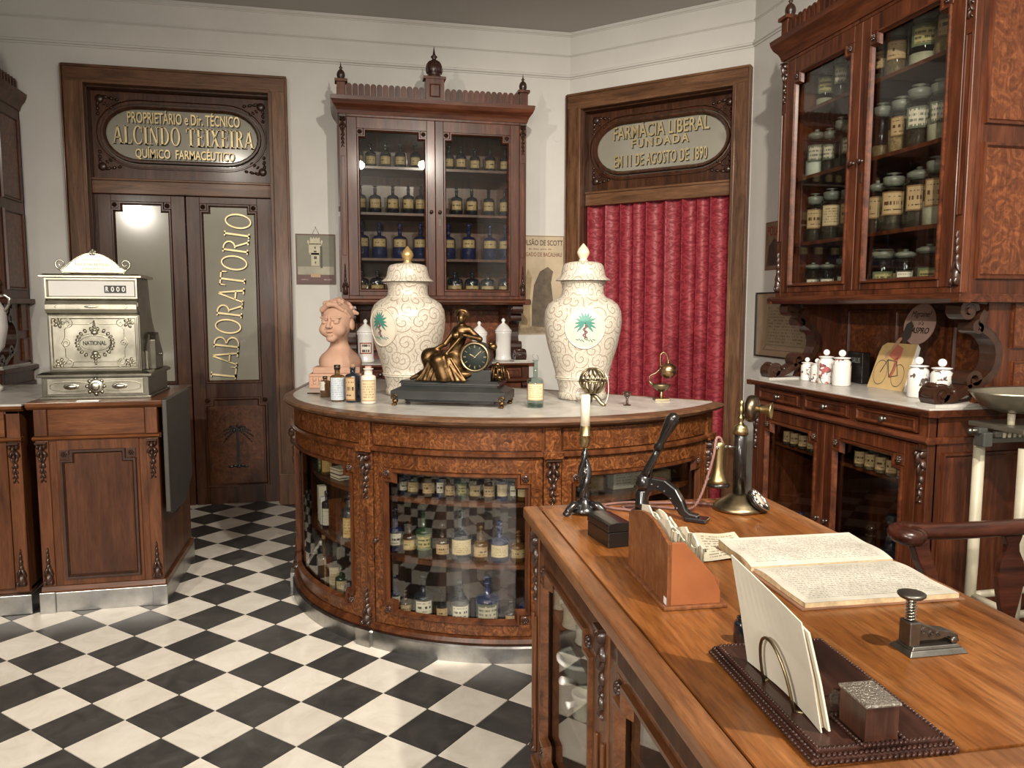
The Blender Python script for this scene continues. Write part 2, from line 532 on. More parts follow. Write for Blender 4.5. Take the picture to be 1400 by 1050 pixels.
def wood(name, dark, mid, light, axis='z', rough=.38, coat=.25, burl=0.0, fine=1.0, scale=1.0, turn=0.0):
    n = NT(name); n.turn = turn
    al, ac = 1.3 * scale, 13.0 * scale
    sc = {'x': (al, ac, ac), 'y': (ac, al, ac), 'z': (ac, ac, al)}[axis]
    g = n.noise(n.coord(sc, rnd=7.0), 1.6, 5, .62, .9)
    if burl:
        bn = n.noise(n.coord((1, 1, 1), rnd=5.0), 17 * scale, 4, .55, 2.6)
        g = n.mix(burl, g, bn)
    col = n.ramp(g, [(.28, dark), (.5, mid), (.74, light)])
    f = n.noise(n.coord(tuple(v * 9 for v in sc)), 1.5, 3, .6)
    col = n.mix(.55 * fine, col, n.ramp(f, [(.3, (.42, .40, .38)), (.58, (1, 1, 1))]), 'MULTIPLY')
    w = n.noise(n.coord((1, 1, 1), rnd=3.0), 3.2, 3, .55)
    col = n.mix(.5, col, n.ramp(w, [(.3, (.62, .58, .55)), (.65, (1.12, 1.1, 1.08))]), 'MULTIPLY')
    n.set(col, n.math('ADD', n.math('MULTIPLY', w, .25), rough - .1), spec=.32, coat=coat * .5, coatr=.15)
    n.bump(f, .06, .002)
    return n.m
def plain(name, col, rough=.5, metal=0, spec=.5, coat=None, var=0.0, vs=12, bump=0.0, bs=40):
    n = NT(name)
    c = col
    if var:
        k = n.noise(n.coord(rnd=4.0), vs, 4, .6)
        c = n.ramp(k, [(.3, tuple(v * (1 - var) for v in col)), (.68, tuple(min(1, v * (1 + var)) for v in col))])
    n.set(c, rough, metal, spec, coat)
    if bump: n.bump(n.noise(n.coord(), bs, 4, .6), bump, .004)
    return n.m

# dark mahogany of the hutches
HW = wood('mahogany_upright', (.026, .0070, .0030), (.085, .0225, .0080), (.165, .050, .019), 'z', .36, .35)
HWX = wood('mahogany_level', (.026, .0070, .0030), (.085, .0225, .0080), (.165, .050, .019), 'x', .36, .35)
HB = wood('mahogany_burl', (.040, .010, .004), (.135, .038, .012), (.30, .105, .036), 'z', .32, .4, burl=.75)
HC = plain('carved_mahogany', (.032, .012, .006), .38, coat=.3, var=.35, vs=30)
# curved counter
CW = wood('walnut_upright', (.026, .0078, .0028), (.080, .0245, .0078), (.155, .054, .018), 'z', .34, .35)
CB = wood('walnut_burl', (.022, .0065, .0022), (.105, .0335, .0100), (.29, .110, .036), 'z', .3, .4, burl=.8, scale=1.9)
CR = wood('walnut_rim', (.05, .022, .011), (.12, .058, .029), (.2, .1, .055), 'x', .34, .3)
# door casings: plainer brown oak
DW = wood('oak_upright', (.060, .026, .012), (.150, .070, .033), (.24, .122, .062), 'z', .4, .2)
DX = wood('oak_level', (.060, .026, .012), (.150, .070, .033), (.24, .122, .062), 'x', .4, .2)
DXB = wood('oak_level_diagonal', (.060, .026, .012), (.150, .070, .033), (.24, .122, .062), 'x', .4, .2, turn=PI / 4)
DD = wood('dark_door_upright', (.026, .0095, .0045), (.070, .026, .012), (.12, .048, .022), 'z', .36, .3)
DB = wood('door_burl', (.030, .0095, .0042), (.095, .032, .012), (.17, .065, .026), 'z', .34, .3, burl=.75)
# till cabinet
TW = wood('till_cabinet_upright', (.038, .0115, .0040), (.100, .0325, .0105), (.165, .059, .022), 'z', .38, .25)
TX = wood('till_cabinet_level', (.047, .015, .005), (.125, .042, .013), (.21, .079, .028), 'x', .36, .3)
# desk
KT = wood('desk_top_oak', (.12, .037, .0085), (.25, .088, .021), (.39, .165, .052), 'y', .28, .35, fine=1.35, scale=.8)
KW = wood('desk_side_upright', (.050, .018, .007), (.125, .046, .017), (.20, .080, .032), 'z', .34, .35)
KY = wood('desk_side_level', (.05, .018, .007), (.13, .048, .018), (.21, .084, .034), 'y', .34, .35)
KE = wood('desk_edge', (.12, .045, .016), (.22, .09, .034), (.34, .16, .07), 'y', .3, .35)
SB = wood('sorter_burl', (.13, .045, .017), (.21, .078, .030), (.31, .13, .055), 'z', .35, .3, burl=.7)
RO = wood('rosewood', (.016, .0075, .006), (.045, .018, .013), (.085, .036, .026), 'y', .3, .4)
CHW = wood('chair_mahogany', (.020, .006, .004), (.062, .017, .009), (.11, .034, .018), 'x', .28, .5)
BLK = plain('ebonised_wood', (.012, .010, .009), .3, coat=.4, var=.3)

WALL = NT('wall_plaster')
_k = WALL.noise(WALL.coord(), 2.2, 4, .6)
WALL.set(WALL.ramp(_k, [(.3, (.60, .585, .55)), (.7, (.67, .655, .615))]), .75, spec=.25)
WALL.bump(WALL.noise(WALL.coord(), 9, 5, .65), .05, .01); WALL = WALL.m
CEIL = plain('ceiling_paint', (.55, .53, .50), .8, spec=.2)
GROUT = plain('grout', (.30, .27, .23), .8)
def tile_mat(name, c0, c1, c2, rough):
    n = NT(name)
    v = n.coord(rnd=40.0)
    k = n.noise(v, 9, 6, .65, .8)
    col = n.ramp(k, [(.3, c0), (.52, c1), (.75, c2)])
    oi = n.node('ShaderNodeObjectInfo')
    col = n.mix(.55, col, n.ramp(oi.outputs['Random'], [(0, (.80, .79, .77)), (1, (1.12, 1.1, 1.07))]), 'MULTIPLY')
    r = n.math('ADD', n.math('MULTIPLY', n.noise(v, 5, 4, .6), .22), rough)
    n.set(col, r, spec=.4)
    n.bump(n.noise(n.coord(), 14, 4, .6), .03, .004)
    return n.m
TB = tile_mat('black_cement_tile', (.030, .029, .029), (.050, .048, .047), (.080, .077, .073), .27)
TWH = tile_mat('ivory_cement_tile', (.63, .585, .51), (.72, .68, .605), (.80, .765, .695), .30)

MARB = NT('grey_marble')
_k = MARB.noise(MARB.coord(), 5, 8, .68, 1.6)
MARB.set(MARB.ramp(_k, [(.3, (.30, .285, .26)), (.5, (.42, .40, .365)), (.7, (.52, .50, .46))]), .32); MARB = MARB.m
ZINC = NT('zinc_sheet')
_k = ZINC.noise(ZINC.coord(), 11, 5, .6)
ZINC.set(ZINC.ramp(_k, [(.3, (.30, .295, .285)), (.7, (.52, .515, .50))]), ZINC.math('ADD', ZINC.math('MULTIPLY', _k, .25), .2), 1.0); ZINC = ZINC.m

def pane(name, tint=(.97, .98, .97), ior=1.5, rough=.0, boost=1.0):
    """window glass: clear with a Fresnel reflection"""
    n = NT(name)
    n.n.remove(n.b)
    tr = n.node('ShaderNodeBsdfTransparent'); tr.inputs[0].default_value = (*tint, 1)
    gl = n.node('ShaderNodeBsdfGlossy'); gl.inputs['Roughness'].default_value = rough
    fr = n.node('ShaderNodeFresnel'); gm = n.node('ShaderNodeNewGeometry')
    n.link(n.math('ADD', n.math('MULTIPLY', gm.outputs['Backfacing'], 1 / ior - ior), ior), fr.inputs[0])
    f = n.math('MINIMUM', n.math('MULTIPLY', fr.outputs[0], boost), 1.0)
    mx = n.node('ShaderNodeMixShader')
    n.link(f, mx.inputs[0]); n.link(tr.outputs[0], mx.inputs[1]); n.link(gl.outputs[0], mx.inputs[2])
    n.link(mx.outputs[0], n.out.inputs[0])
    return n.m
GLASS = pane('cabinet_glass', (.93, .94, .92), 1.52, .0, 1.25)
HALL = plain('unlit_hall_shade', (.085, .075, .065), .8, spec=.2)  # dark tone stands in for the unlit hall, so the panes reflect less
CLEAR = pane('clear_bottle_glass', (.80, .84, .81), 1.5, .02, 1.6)
BLUEG = pane('cobalt_glass', (.05, .09, .30), 1.55, .02, 1.5)
DARKG = plain('dark_bottle_glass', (.010, .013, .020), .07, spec=.8, coat=.5)
BLUEB = plain('deep_blue_bottle_glass', (.010, .016, .060), .06, spec=.8, coat=.6)
AMBER = plain('amber_glass', (.085, .040, .012), .1, spec=.7, coat=.5)
BROWN = plain('brown_glass', (.030, .013, .006), .08, spec=.8, coat=.5)
GREENG = plain('green_glass', (.012, .030, .014), .08, spec=.8, coat=.5)
FROST = plain('frosted_glass_stopper', (.15, .155, .13), .45, spec=.6, var=.2)
FROSTD = NT('frosted_door_glass')
_k = FROSTD.noise(FROSTD.coord(), 3, 3, .5)
FROSTD.set(FROSTD.ramp(_k, [(.3, (.27, .255, .205)), (.7, (.33, .315, .26))]), .12, spec=.55, coat=.5, coatr=.04); FROSTD = FROSTD.m

GOLD = plain('gilt', (.80, .63, .30), .34, 1.0)
GILTP = plain('gilt_paint', (.62, .50, .27), .42, .55, var=.2)
INK = plain('black_paint', (.012, .010, .008), .5)
INKB = plain('printed_ink', (.05, .042, .035), .7)
BRASS = plain('brass', (.36, .275, .14), .38, 1.0, var=.15, vs=25)
OLDBR = plain('old_brass', (.25, .20, .12), .36, 1.0, var=.25, vs=30)
BRONZE = NT('bronze')
_g = BRONZE.node('ShaderNodeNewGeometry')
_k = BRONZE.noise(BRONZE.coord(), 25, 4, .6)
BRONZE.set(BRONZE.mix(.6, BRONZE.ramp(_g.outputs['Pointiness'], [(.46, (.03, .017, .008)), (.56, (.24, .145, .065))]), BRONZE.ramp(_k, [(.35, (.05, .028, .013)), (.7, (.20, .12, .055))])), .40, 1.0); BRONZE = BRONZE.m
SILVER = NT('nickel_plate')
_k = SILVER.noise(SILVER.coord(), 7, 5, .6)
SILVER.set(SILVER.ramp(_k, [(.3, (.34, .325, .26)), (.7, (.58, .555, .47))]), SILVER.math('ADD', SILVER.math('MULTIPLY', _k, .25), .2), 1.0); SILVER = SILVER.m
NICKD = plain('dark_nickel', (.17, .16, .13), .36, 1.0, var=.3)
CHROME = plain('polished_steel', (.62, .60, .56), .16, 1.0)
IRON = plain('black_japanned_iron', (.010, .009, .009), .24, 0, .6, coat=.5)
PEWTER = plain('cast_steel', (.20, .19, .17), .42, 1.0, var=.25, vs=40)
BLACKM = plain('black_marble', (.022, .023, .022), .32, spec=.5, var=.3, vs=8)
PORC = plain('white_porcelain', (.74, .72, .69), .12, spec=.6, coat=.6)
STONEW = plain('cream_stoneware', (.66, .61, .52), .22, spec=.5, coat=.4, var=.06)
TERRA = plain('terracotta', (.45, .275, .195), .7, spec=.25, var=.12, vs=9, bump=.08)
CANDLE = plain('candle_wax', (.62, .56, .43), .45, spec=.4)
CORK = plain('cork', (.26, .16, .09), .8, var=.3, vs=60)
WHITEP = plain('ivory_enamel', (.50, .455, .34), .4, var=.08)
WHITEC = plain('white_card', (.80, .79, .76), .6)
ORANGE = plain('sorter_end_board', (.30, .10, .036), .42, coat=.15, var=.15)
LEATH = plain('black_lacquer', (.010, .008, .007), .26, spec=.4, coat=.2, var=.3)
CORDM = NT('braided_cord')
_w = CORDM.node('ShaderNodeTexWave', Scale=90.0, Distortion=1.0); CORDM.link(CORDM.coord((1, 1, 1)), _w.inputs[0])
CORDM.set(CORDM.ramp(_w.outputs[1], [(.3, (.11, .050, .042)), (.7, (.27, .145, .12))]), .8); CORDM = CORDM.m
PINKCAP = plain('pink_cap', (.55, .27, .23), .55)
TINC = plain('tarnished_tin', (.30, .28, .21), .4, .7, var=.2)

CURT = NT('red_damask')
_v = CURT.coord((1, 1, 1), 'UV')
_k = CURT.noise(CURT.coord((1.0, 1.7, 1), 'UV'), 15, 2, .5, 2.2)
_k2 = CURT.noise(CURT.coord((420, 60, 1), 'UV'), 1, 2, .5)
_c = CURT.ramp(_k, [(.44, (.20, .015, .025)), (.5, (.27, .026, .039)), (.58, (.33, .044, .057))])
CURT.set(CURT.mix(.15, _c, CURT.ramp(_k2, [(.3, (.5, .5, .5)), (.7, (1, 1, 1))]), 'MULTIPLY'), CURT.ramp(_k, [(.45, (.62, .62, .62)), (.56, (.45, .45, .45))]), spec=.35)
CURT.bump(_k, .12, .003); CURT = CURT.m

def vase_mat():
    """cream faience with incised brown scrolls: a spiral in every cell of a grid wrapped round the body"""
    n = NT('incised_cream_faience')
    tc = n.node('ShaderNodeTexCoord'); sp = n.node('ShaderNodeSeparateXYZ'); n.link(tc.outputs['Object'], sp.inputs[0])
    th = n.math('MULTIPLY', n.math('ARCTAN2', sp.outputs[1], sp.outputs[0]), .16)
    cb = n.node('ShaderNodeCombineXYZ'); n.link(th, cb.inputs[0]); n.link(sp.outputs[2], cb.inputs[1])
    def scroll(scale, freq, wid, shift):
        ad = n.node('ShaderNodeVectorMath', operation='ADD'); n.link(cb.outputs[0], ad.inputs[0]); ad.inputs[1].default_value = (shift, shift * .7, 0)
        vo = n.node('ShaderNodeTexVoronoi', voronoi_dimensions='2D'); vo.inputs['Scale'].default_value = scale; vo.inputs['Randomness'].default_value = .75
        n.link(ad.outputs[0], vo.inputs['Vector'])
        df = n.node('ShaderNodeVectorMath', operation='SUBTRACT'); n.link(ad.outputs[0], df.inputs[0]); n.link(vo.outputs['Position'], df.inputs[1])
        s2 = n.node('ShaderNodeSeparateXYZ'); n.link(df.outputs[0], s2.inputs[0])
        ang = n.math('DIVIDE', n.math('ARCTAN2', s2.outputs[1], s2.outputs[0]), 2 * PI)
        ln = n.node('ShaderNodeVectorMath', operation='LENGTH'); n.link(df.outputs[0], ln.inputs[0])
        f = n.math('FRACT', n.math('ADD', ang, n.math('MULTIPLY', ln.outputs['Value'], freq)))
        return n.math('ABSOLUTE', n.math('SUBTRACT', f, .5)), wid
    masks = []
    for sc_, fr_, wd_, sh_ in ((13, 38, .085, 0.0), (19, 60, .085, .37)):
        d, w = scroll(sc_, fr_, wd_, sh_)
        masks.append(n.ramp(d, [(w * .6, (1, 1, 1)), (w * 1.5, (0, 0, 0))]))
    line = n.math('MAXIMUM', masks[0], n.math('MULTIPLY', masks[1], .55))
    mott = n.noise(n.coord(), 6, 4, .6)
    base = n.ramp(mott, [(.3, (.475, .43, .355)), (.7, (.565, .525, .45))])
    col = n.mix(n.math('MULTIPLY', line, .8), base, (.22, .15, .095))
    n.set(col, .34, spec=.5, coat=.25)
    n.bump(line, -.3, .003)
    return n.m
FAI = vase_mat()
FAIP = plain('cream_faience', (.57, .51, .41), .32, coat=.25, var=.05)
FAIG = plain('gilded_knop', (.46, .31, .13), .38, .6, var=.2)
PALMG = plain('palm_green_glaze', (.055, .20, .16), .4)
PALMD = plain('palm_dark_glaze', (.04, .10, .06), .4)
SNAKE = plain('purple_glaze', (.20, .065, .11), .4)

def card(name, paper, ink, rows, cols, dens=.5, border=None, header=False, rough=.75, x0=.1, x1=.9, y0=.1, y1=.9):
    """paper with rows of print: ink where a stretched noise passes, inside each text row (UV 0..1)"""
    n = NT(name)
    tc = n.node('ShaderNodeTexCoord'); sp = n.node('ShaderNodeSeparateXYZ'); n.link(tc.outputs['UV'], sp.inputs[0])
    u, v = sp.outputs[0], sp.outputs[1]
    row = n.math('FRACT', n.math('MULTIPLY', v, rows))
    inrow = n.math('MULTIPLY', n.math('GREATER_THAN', row, .28), n.math('LESS_THAN', row, .75))
    cb = n.node('ShaderNodeCombineXYZ'); n.link(n.math('MULTIPLY', u, cols), cb.inputs[0]); n.link(n.math('FLOOR', n.math('MULTIPLY', v, rows)), cb.inputs[1])
    oi = n.node('ShaderNodeObjectInfo'); n.link(n.math('MULTIPLY', oi.outputs['Random'], 50.0), cb.inputs[2])
    t = n.math('GREATER_THAN', n.noise(cb.outputs[0], 1.0, 2, .6), dens)
    ins = n.math('MULTIPLY', n.math('MULTIPLY', n.math('GREATER_THAN', u, x0), n.math('LESS_THAN', u, x1)), n.math('MULTIPLY', n.math('GREATER_THAN', v, y0), n.math('LESS_THAN', v, y1)))
    fac = n.math('MULTIPLY', n.math('MULTIPLY', inrow, t), ins)
    pv = n.noise(n.coord(rnd=9.0), 14, 4, .6)
    pc = n.ramp(pv, [(.3, tuple(c * .78 for c in paper)), (.65, paper)])
    col = n.mix(fac, pc, ink)
    if border:
        bw, bc = border
        du = n.math('MINIMUM', u, n.math('SUBTRACT', 1.0, u)); dv = n.math('MINIMUM', v, n.math('SUBTRACT', 1.0, v))
        e = n.math('LESS_THAN', n.math('MINIMUM', du, dv), bw)
        col = n.mix(e, col, bc)
    n.set(col, rough, spec=.3)
    return n.m
LAB = {
 'gold': card('gilt_bottle_label', (.40, .30, .15), (.07, .035, .015), 3, 9, .5, (.09, (.16, .10, .04)), x0=.12, x1=.88, y0=.2, y1=.8, rough=.5),
 'tan': card('tan_bottle_label', (.44, .31, .17), (.08, .035, .015), 3, 8, .5, (.06, (.20, .11, .05)), x0=.12, x1=.88, y0=.2, y1=.8),
 'white': card('white_bottle_label', (.66, .61, .50), (.05, .04, .03), 3, 9, .48, (.08, (.10, .085, .06)), x0=.14, x1=.86, y0=.2, y1=.8),
 'plainw': card('printed_white_label', (.66, .62, .53), (.26, .23, .19), 9, 30, .5, x0=.1, x1=.9, y0=.06, y1=.94),
 'cream': card('cream_label', (.56, .45, .28), (.27, .18, .09), 8, 24, .5, (.05, (.34, .24, .12)), x0=.1, x1=.9, y0=.1, y1=.9),
 'yellow': card('ochre_label', (.56, .37, .14), (.24, .12, .04), 7, 22, .5, (.05, (.30, .17, .05)), x0=.1, x1=.9, y0=.1, y1=.9),
 'ornate': card('ornate_white_label', (.52, .47, .37), (.14, .14, .11), 4, 14, .47, (.10, (.10, .11, .08)), x0=.1, x1=.9, y0=.1, y1=.9),
 'olive': card('olive_label', (.38, .32, .15), (.08, .07, .03), 4, 8, .45, (.12, (.10, .12, .06)), x0=.14, x1=.86, y0=.14, y1=.86),
 'blue': card('pale_blue_label', (.46, .50, .52), (.24, .28, .33), 10, 26, .5, x0=.08, x1=.92, y0=.05, y1=.95),
}
PAPER = plain('old_paper', (.68, .62, .49), .8, spec=.2, var=.06)
PAPERW = plain('letter_paper', (.72, .68, .57), .75, spec=.2, var=.07, vs=8)
PAPERE = plain('page_edges', (.58, .44, .26), .85, var=.25, vs=60)
LEDGER = card('ledger_page', (.66, .625, .53), (.33, .31, .27), 22, 110, .5, x0=.06, x1=.95, y0=.08, y1=.92)
NOTE = card('handwritten_note', (.68, .62, .47), (.28, .24, .18), 11, 26, .47, x0=.15, x1=.9, y0=.12, y1=.9)
# ------------------------------------------------------------------ room shell
YA, XC = 5.54, 2.576
CAB = (1.645, 5.54); CBC = (2.576, 4.609)
HC_ = 3.33
RX0, RY0 = -3.45, -4.5
q2 = math.sqrt(.5)
PA = Flat((0, YA, 0), (1, 0, 0), (0, -1, 0))
PB = Flat((*CAB, 0), (q2, -q2, 0), (-q2, -q2, 0))
PC = Flat((XC, CBC[1], 0), (0, -1, 0), (-1, 0, 0))
LB = 1.3166
DCA, DCB = -1.0065, LB / 2            # door centres along the walls

m = M().box(RX0, XC + .2, RY0, YA + .6, -.06, -.004)
floor = struct(m.build('floor', GROUT))
# cement tiles laid on the diagonal
TS = .2001
ti, tj = Vector((q2, -q2)), Vector((q2, q2))
def tcorner(i, j): return ti * ((i - 23.004) * TS) + tj * ((j + 17.843) * TS)
g = TS / 2 - .0012
def tile_mesh(mat):
    m = M(); m.X = Matrix.Rotation(PI / 4, 4, 'Z')
    m.taper(-g, g, -g, g, -.008, 0, .0006, .0006)
    o = m.build('tile', mat, floor); me = o.data; bpy.data.objects.remove(o)
    return me
tmesh = [tile_mesh(TB), tile_mesh(TWH)]
cd = Vector((math.sin(R(12.4)), math.cos(R(12.4)))); cr = Vector((cd.y, -cd.x))
rest = [M(), M()]
cand = []
for i in range(-30, 70):
    for j in range(-60, 40):
        c = tcorner(i + .5, j + .5)
        if not (RX0 - .1 < c.x < XC + .1 and RY0 - .1 < c.y < YA + .3): continue
        fwd, side = c.dot(cd), c.dot(cr)
        seen = fwd > 2.0 and abs(side) < fwd * .70 + .12 and c.x < .62 and c.y < 5.78
        if seen:
            if c.y > 3.9 and c.x < -.98: seen = False
            if c.x > -1.42 and c.x < -.93 and c.y > 3.86: seen = False
            if c.x < -1.3 and c.y > 3.85: seen = False
            if math.hypot(c.x - .831, c.y - 3.857) < .93: seen = False
            if c.x > .0 and c.y > 3.6: seen = False
        if seen: cand.append((fwd, i, j, c))
        else:
            x, y = c; k = 0 if (i + j) % 2 == 0 else 1
            p = [(x, y - g * 1.4142, 0), (x + g * 1.4142, y, 0), (x, y + g * 1.4142, 0), (x - g * 1.4142, y, 0)]
            rest[k].add(p + [(a, b, -.008) for a, b, _ in p], [(0, 1, 2, 3)] + [(q, q + 4, (q + 1) % 4 + 4, (q + 1) % 4) for q in range(4)])
cand.sort()
for n_, (fwd, i, j, c) in enumerate(cand):
    o = bpy.data.objects.new('tile', tmesh[0 if (i + j) % 2 == 0 else 1])
    COL.objects.link(o); o.parent = floor
    o.location = (c.x, c.y, 0)
for k, mt in ((0, TB), (1, TWH)):
    o = rest[k].build('tile_field', mt, floor); o['kind'] = 'stuff'

def wall_poly(P, rects, th=.12, d0=0.0):
    m = M()
    for a0, a1, z0, z1 in rects: pbox(m, P, a0, a1, z0, z1, d0, d0 - th)
    return m
OP = .575
struct(wall_poly(PA, [(RX0, DCA - OP, 0, HC_), (DCA + OP, CAB[0] + .02, 0, HC_), (DCA - OP, DCA + OP, 2.79, HC_)]).build('wall_back', WALL))
struct(wall_poly(PB, [(-.03, DCB - OP, 0, HC_), (DCB + OP, LB + .03, 0, HC_), (DCB - OP, DCB + OP, 2.79, HC_)]).build('wall_corner', WALL))
struct(wall_poly(PC, [(-.02, CBC[1] - RY0, 0, HC_)]).build('wall_right', WALL))
struct(M().box(RX0 - .12, RX0, RY0, YA + .2, 0, HC_).build('wall_left', HALL))
struct(M().box(RX0 - .12, XC + .12, RY0 - .12, RY0, 0, HC_).build('wall_rear', HALL))
struct(M().box(RX0 - .1, XC + .1, RY0 - .1, YA + .7, HC_, HC_ + .1).build('ceiling', CEIL))
# plaster mouldings running round the room under the ceiling
def wallsweep(name, prof, mat):
    pts = [Vector((RX0, YA)), Vector(CAB), Vector(CBC), Vector((XC, RY0))]
    m = M(); vs = []; fs = []; k = len(prof)
    for i, p in enumerate(pts):
        e1 = (p - pts[i - 1]).normalized() if i else None
        e2 = (pts[i + 1] - p).normalized() if i < 3 else None
        e1 = e1 or e2; e2 = e2 or e1
        n1 = Vector((e1.y, -e1.x)); n2 = Vector((e2.y, -e2.x))
        b = n1 + n2; b = b / b.dot(n1)
        vs += [(p.x + b.x * d, p.y + b.y * d, z) for d, z in prof]
    for i in range(3):
        for j in range(k):
            j2 = (j + 1) % k
            fs.append((i * k + j, i * k + j2, (i + 1) * k + j2, (i + 1) * k + j))
    m.add(vs, fs)
    return struct(m.build(name, mat))
def bead(z, h, d): return [(-.01, z), (d * .4, z), (d * .5, z + h * .18), (d, z + h * .3), (d * .95, z + h * .55), (d * .55, z + h * .7), (d * .5, z + h), (-.01, z + h)]
wallsweep('trim_1', bead(3.005, .042, .022), WALL)
wallsweep('trim_2', bead(3.16, .022, .014), WALL)
wallsweep('trim_3', bead(3.300, .03, .016), WALL)

# ------------------------------------------------------------------ glazed joinery shared by doors and cabinets
def notch_path(a0, a1, z0, z1, n, top=True, bottom=False):
    """inner outline (counter-clockwise seen from the front) with squared steps at the corners"""
    p = []
    p += [(a0, z0 + n), (a0 + n, z0 + n), (a0 + n, z0)] if bottom else [(a0, z0)]
    p += [(a1 - n, z0), (a1 - n, z0 + n), (a1, z0 + n)] if bottom else [(a1, z0)]
    p += [(a1, z1 - n), (a1 - n, z1 - n), (a1 - n, z1)] if top else [(a1, z1)]
    p += [(a0 + n, z1), (a0 + n, z1 - n), (a0, z1 - n)] if top else [(a0, z1)]
    return p
def glazed_door(P, a0, a1, z0, z1, sl, sr, rb, rt, n, mw, mm, mc, parent, glass=None, knob=None, top=True, bottom=False, th=.03, mstrip=None, dglass=-.018, name='door', knobm=None, strip=.022):
    """stiles, rails, corner blocks; children: door_moulding, rosettes, glass_pane, knob"""
    m = M()
    pbox(m, P, a0, a0 + sl, z0, z1, -th, 0); pbox(m, P, a1 - sr, a1, z0, z1, -th, 0)
    pbox(m, P, a0 + sl, a1 - sr, z0, z0 + rb, -th, 0); pbox(m, P, a0 + sl, a1 - sr, z1 - rt, z1, -th, 0)
    i0, i1, j0, j1 = a0 + sl, a1 - sr, z0 + rb, z1 - rt
    cs = []
    if top: cs += [(i0, j1 - n), (i1 - n, j1 - n)]
    if bottom: cs += [(i0, j0), (i1 - n, j0)]
    for a, z in cs: pbox(m, P, a, a + n, z, z + n, -th, -.0005)
    d = m.build(name, mw, parent, .002, 1)
    s = M(); pstrip(s, P, notch_path(i0, i1, j0, j1, n, top, bottom), strip, -.012, .009)
    s.build('door_moulding', mstrip or mm, d)
    for a, z in cs:
        r = M(); rosette(r, P, a + n * .46, z + n * .5, n * .36, 0); r.build('rosette', mc, d)
    if glass is not None:
        gm = M(); pbox(gm, P, i0 - .004, i1 + .004, j0 - .004, j1 + .004, dglass - .003, dglass)
        gm.build('glass_pane', glass, d)
    if knob:
        k = M(); turned_knob(k, P, knob[0], knob[1], knob[2] if len(knob) > 2 else .014)
        k.build('knob', knobm or mc, d)
    return d
def turned_knob(m, P, a, z, r):
    for q, (rr, dd) in enumerate(((.55, .0), (.45, .008), (.5, .012))): pass
    prof = [(.75, 0), (.75, .15), (.4, .35), (.4, .7), (.95, 1.0), (1.0, 1.35), (.7, 1.75), (0.01, 1.85)]
    vs = []; fs = []; seg = 12
    for f, d in prof:
        for k in range(seg):
            t = 2 * PI * k / seg
            vs.append(P(a + r * f * math.cos(t), z + r * f * math.sin(t), d * r))
    for i in range(len(prof) - 1):
        for k in range(seg):
            k2 = (k + 1) % seg
            fs.append((i * seg + k, i * seg + k2, (i + 1) * seg + k2, (i + 1) * seg + k))
    m.add(vs, fs, True)

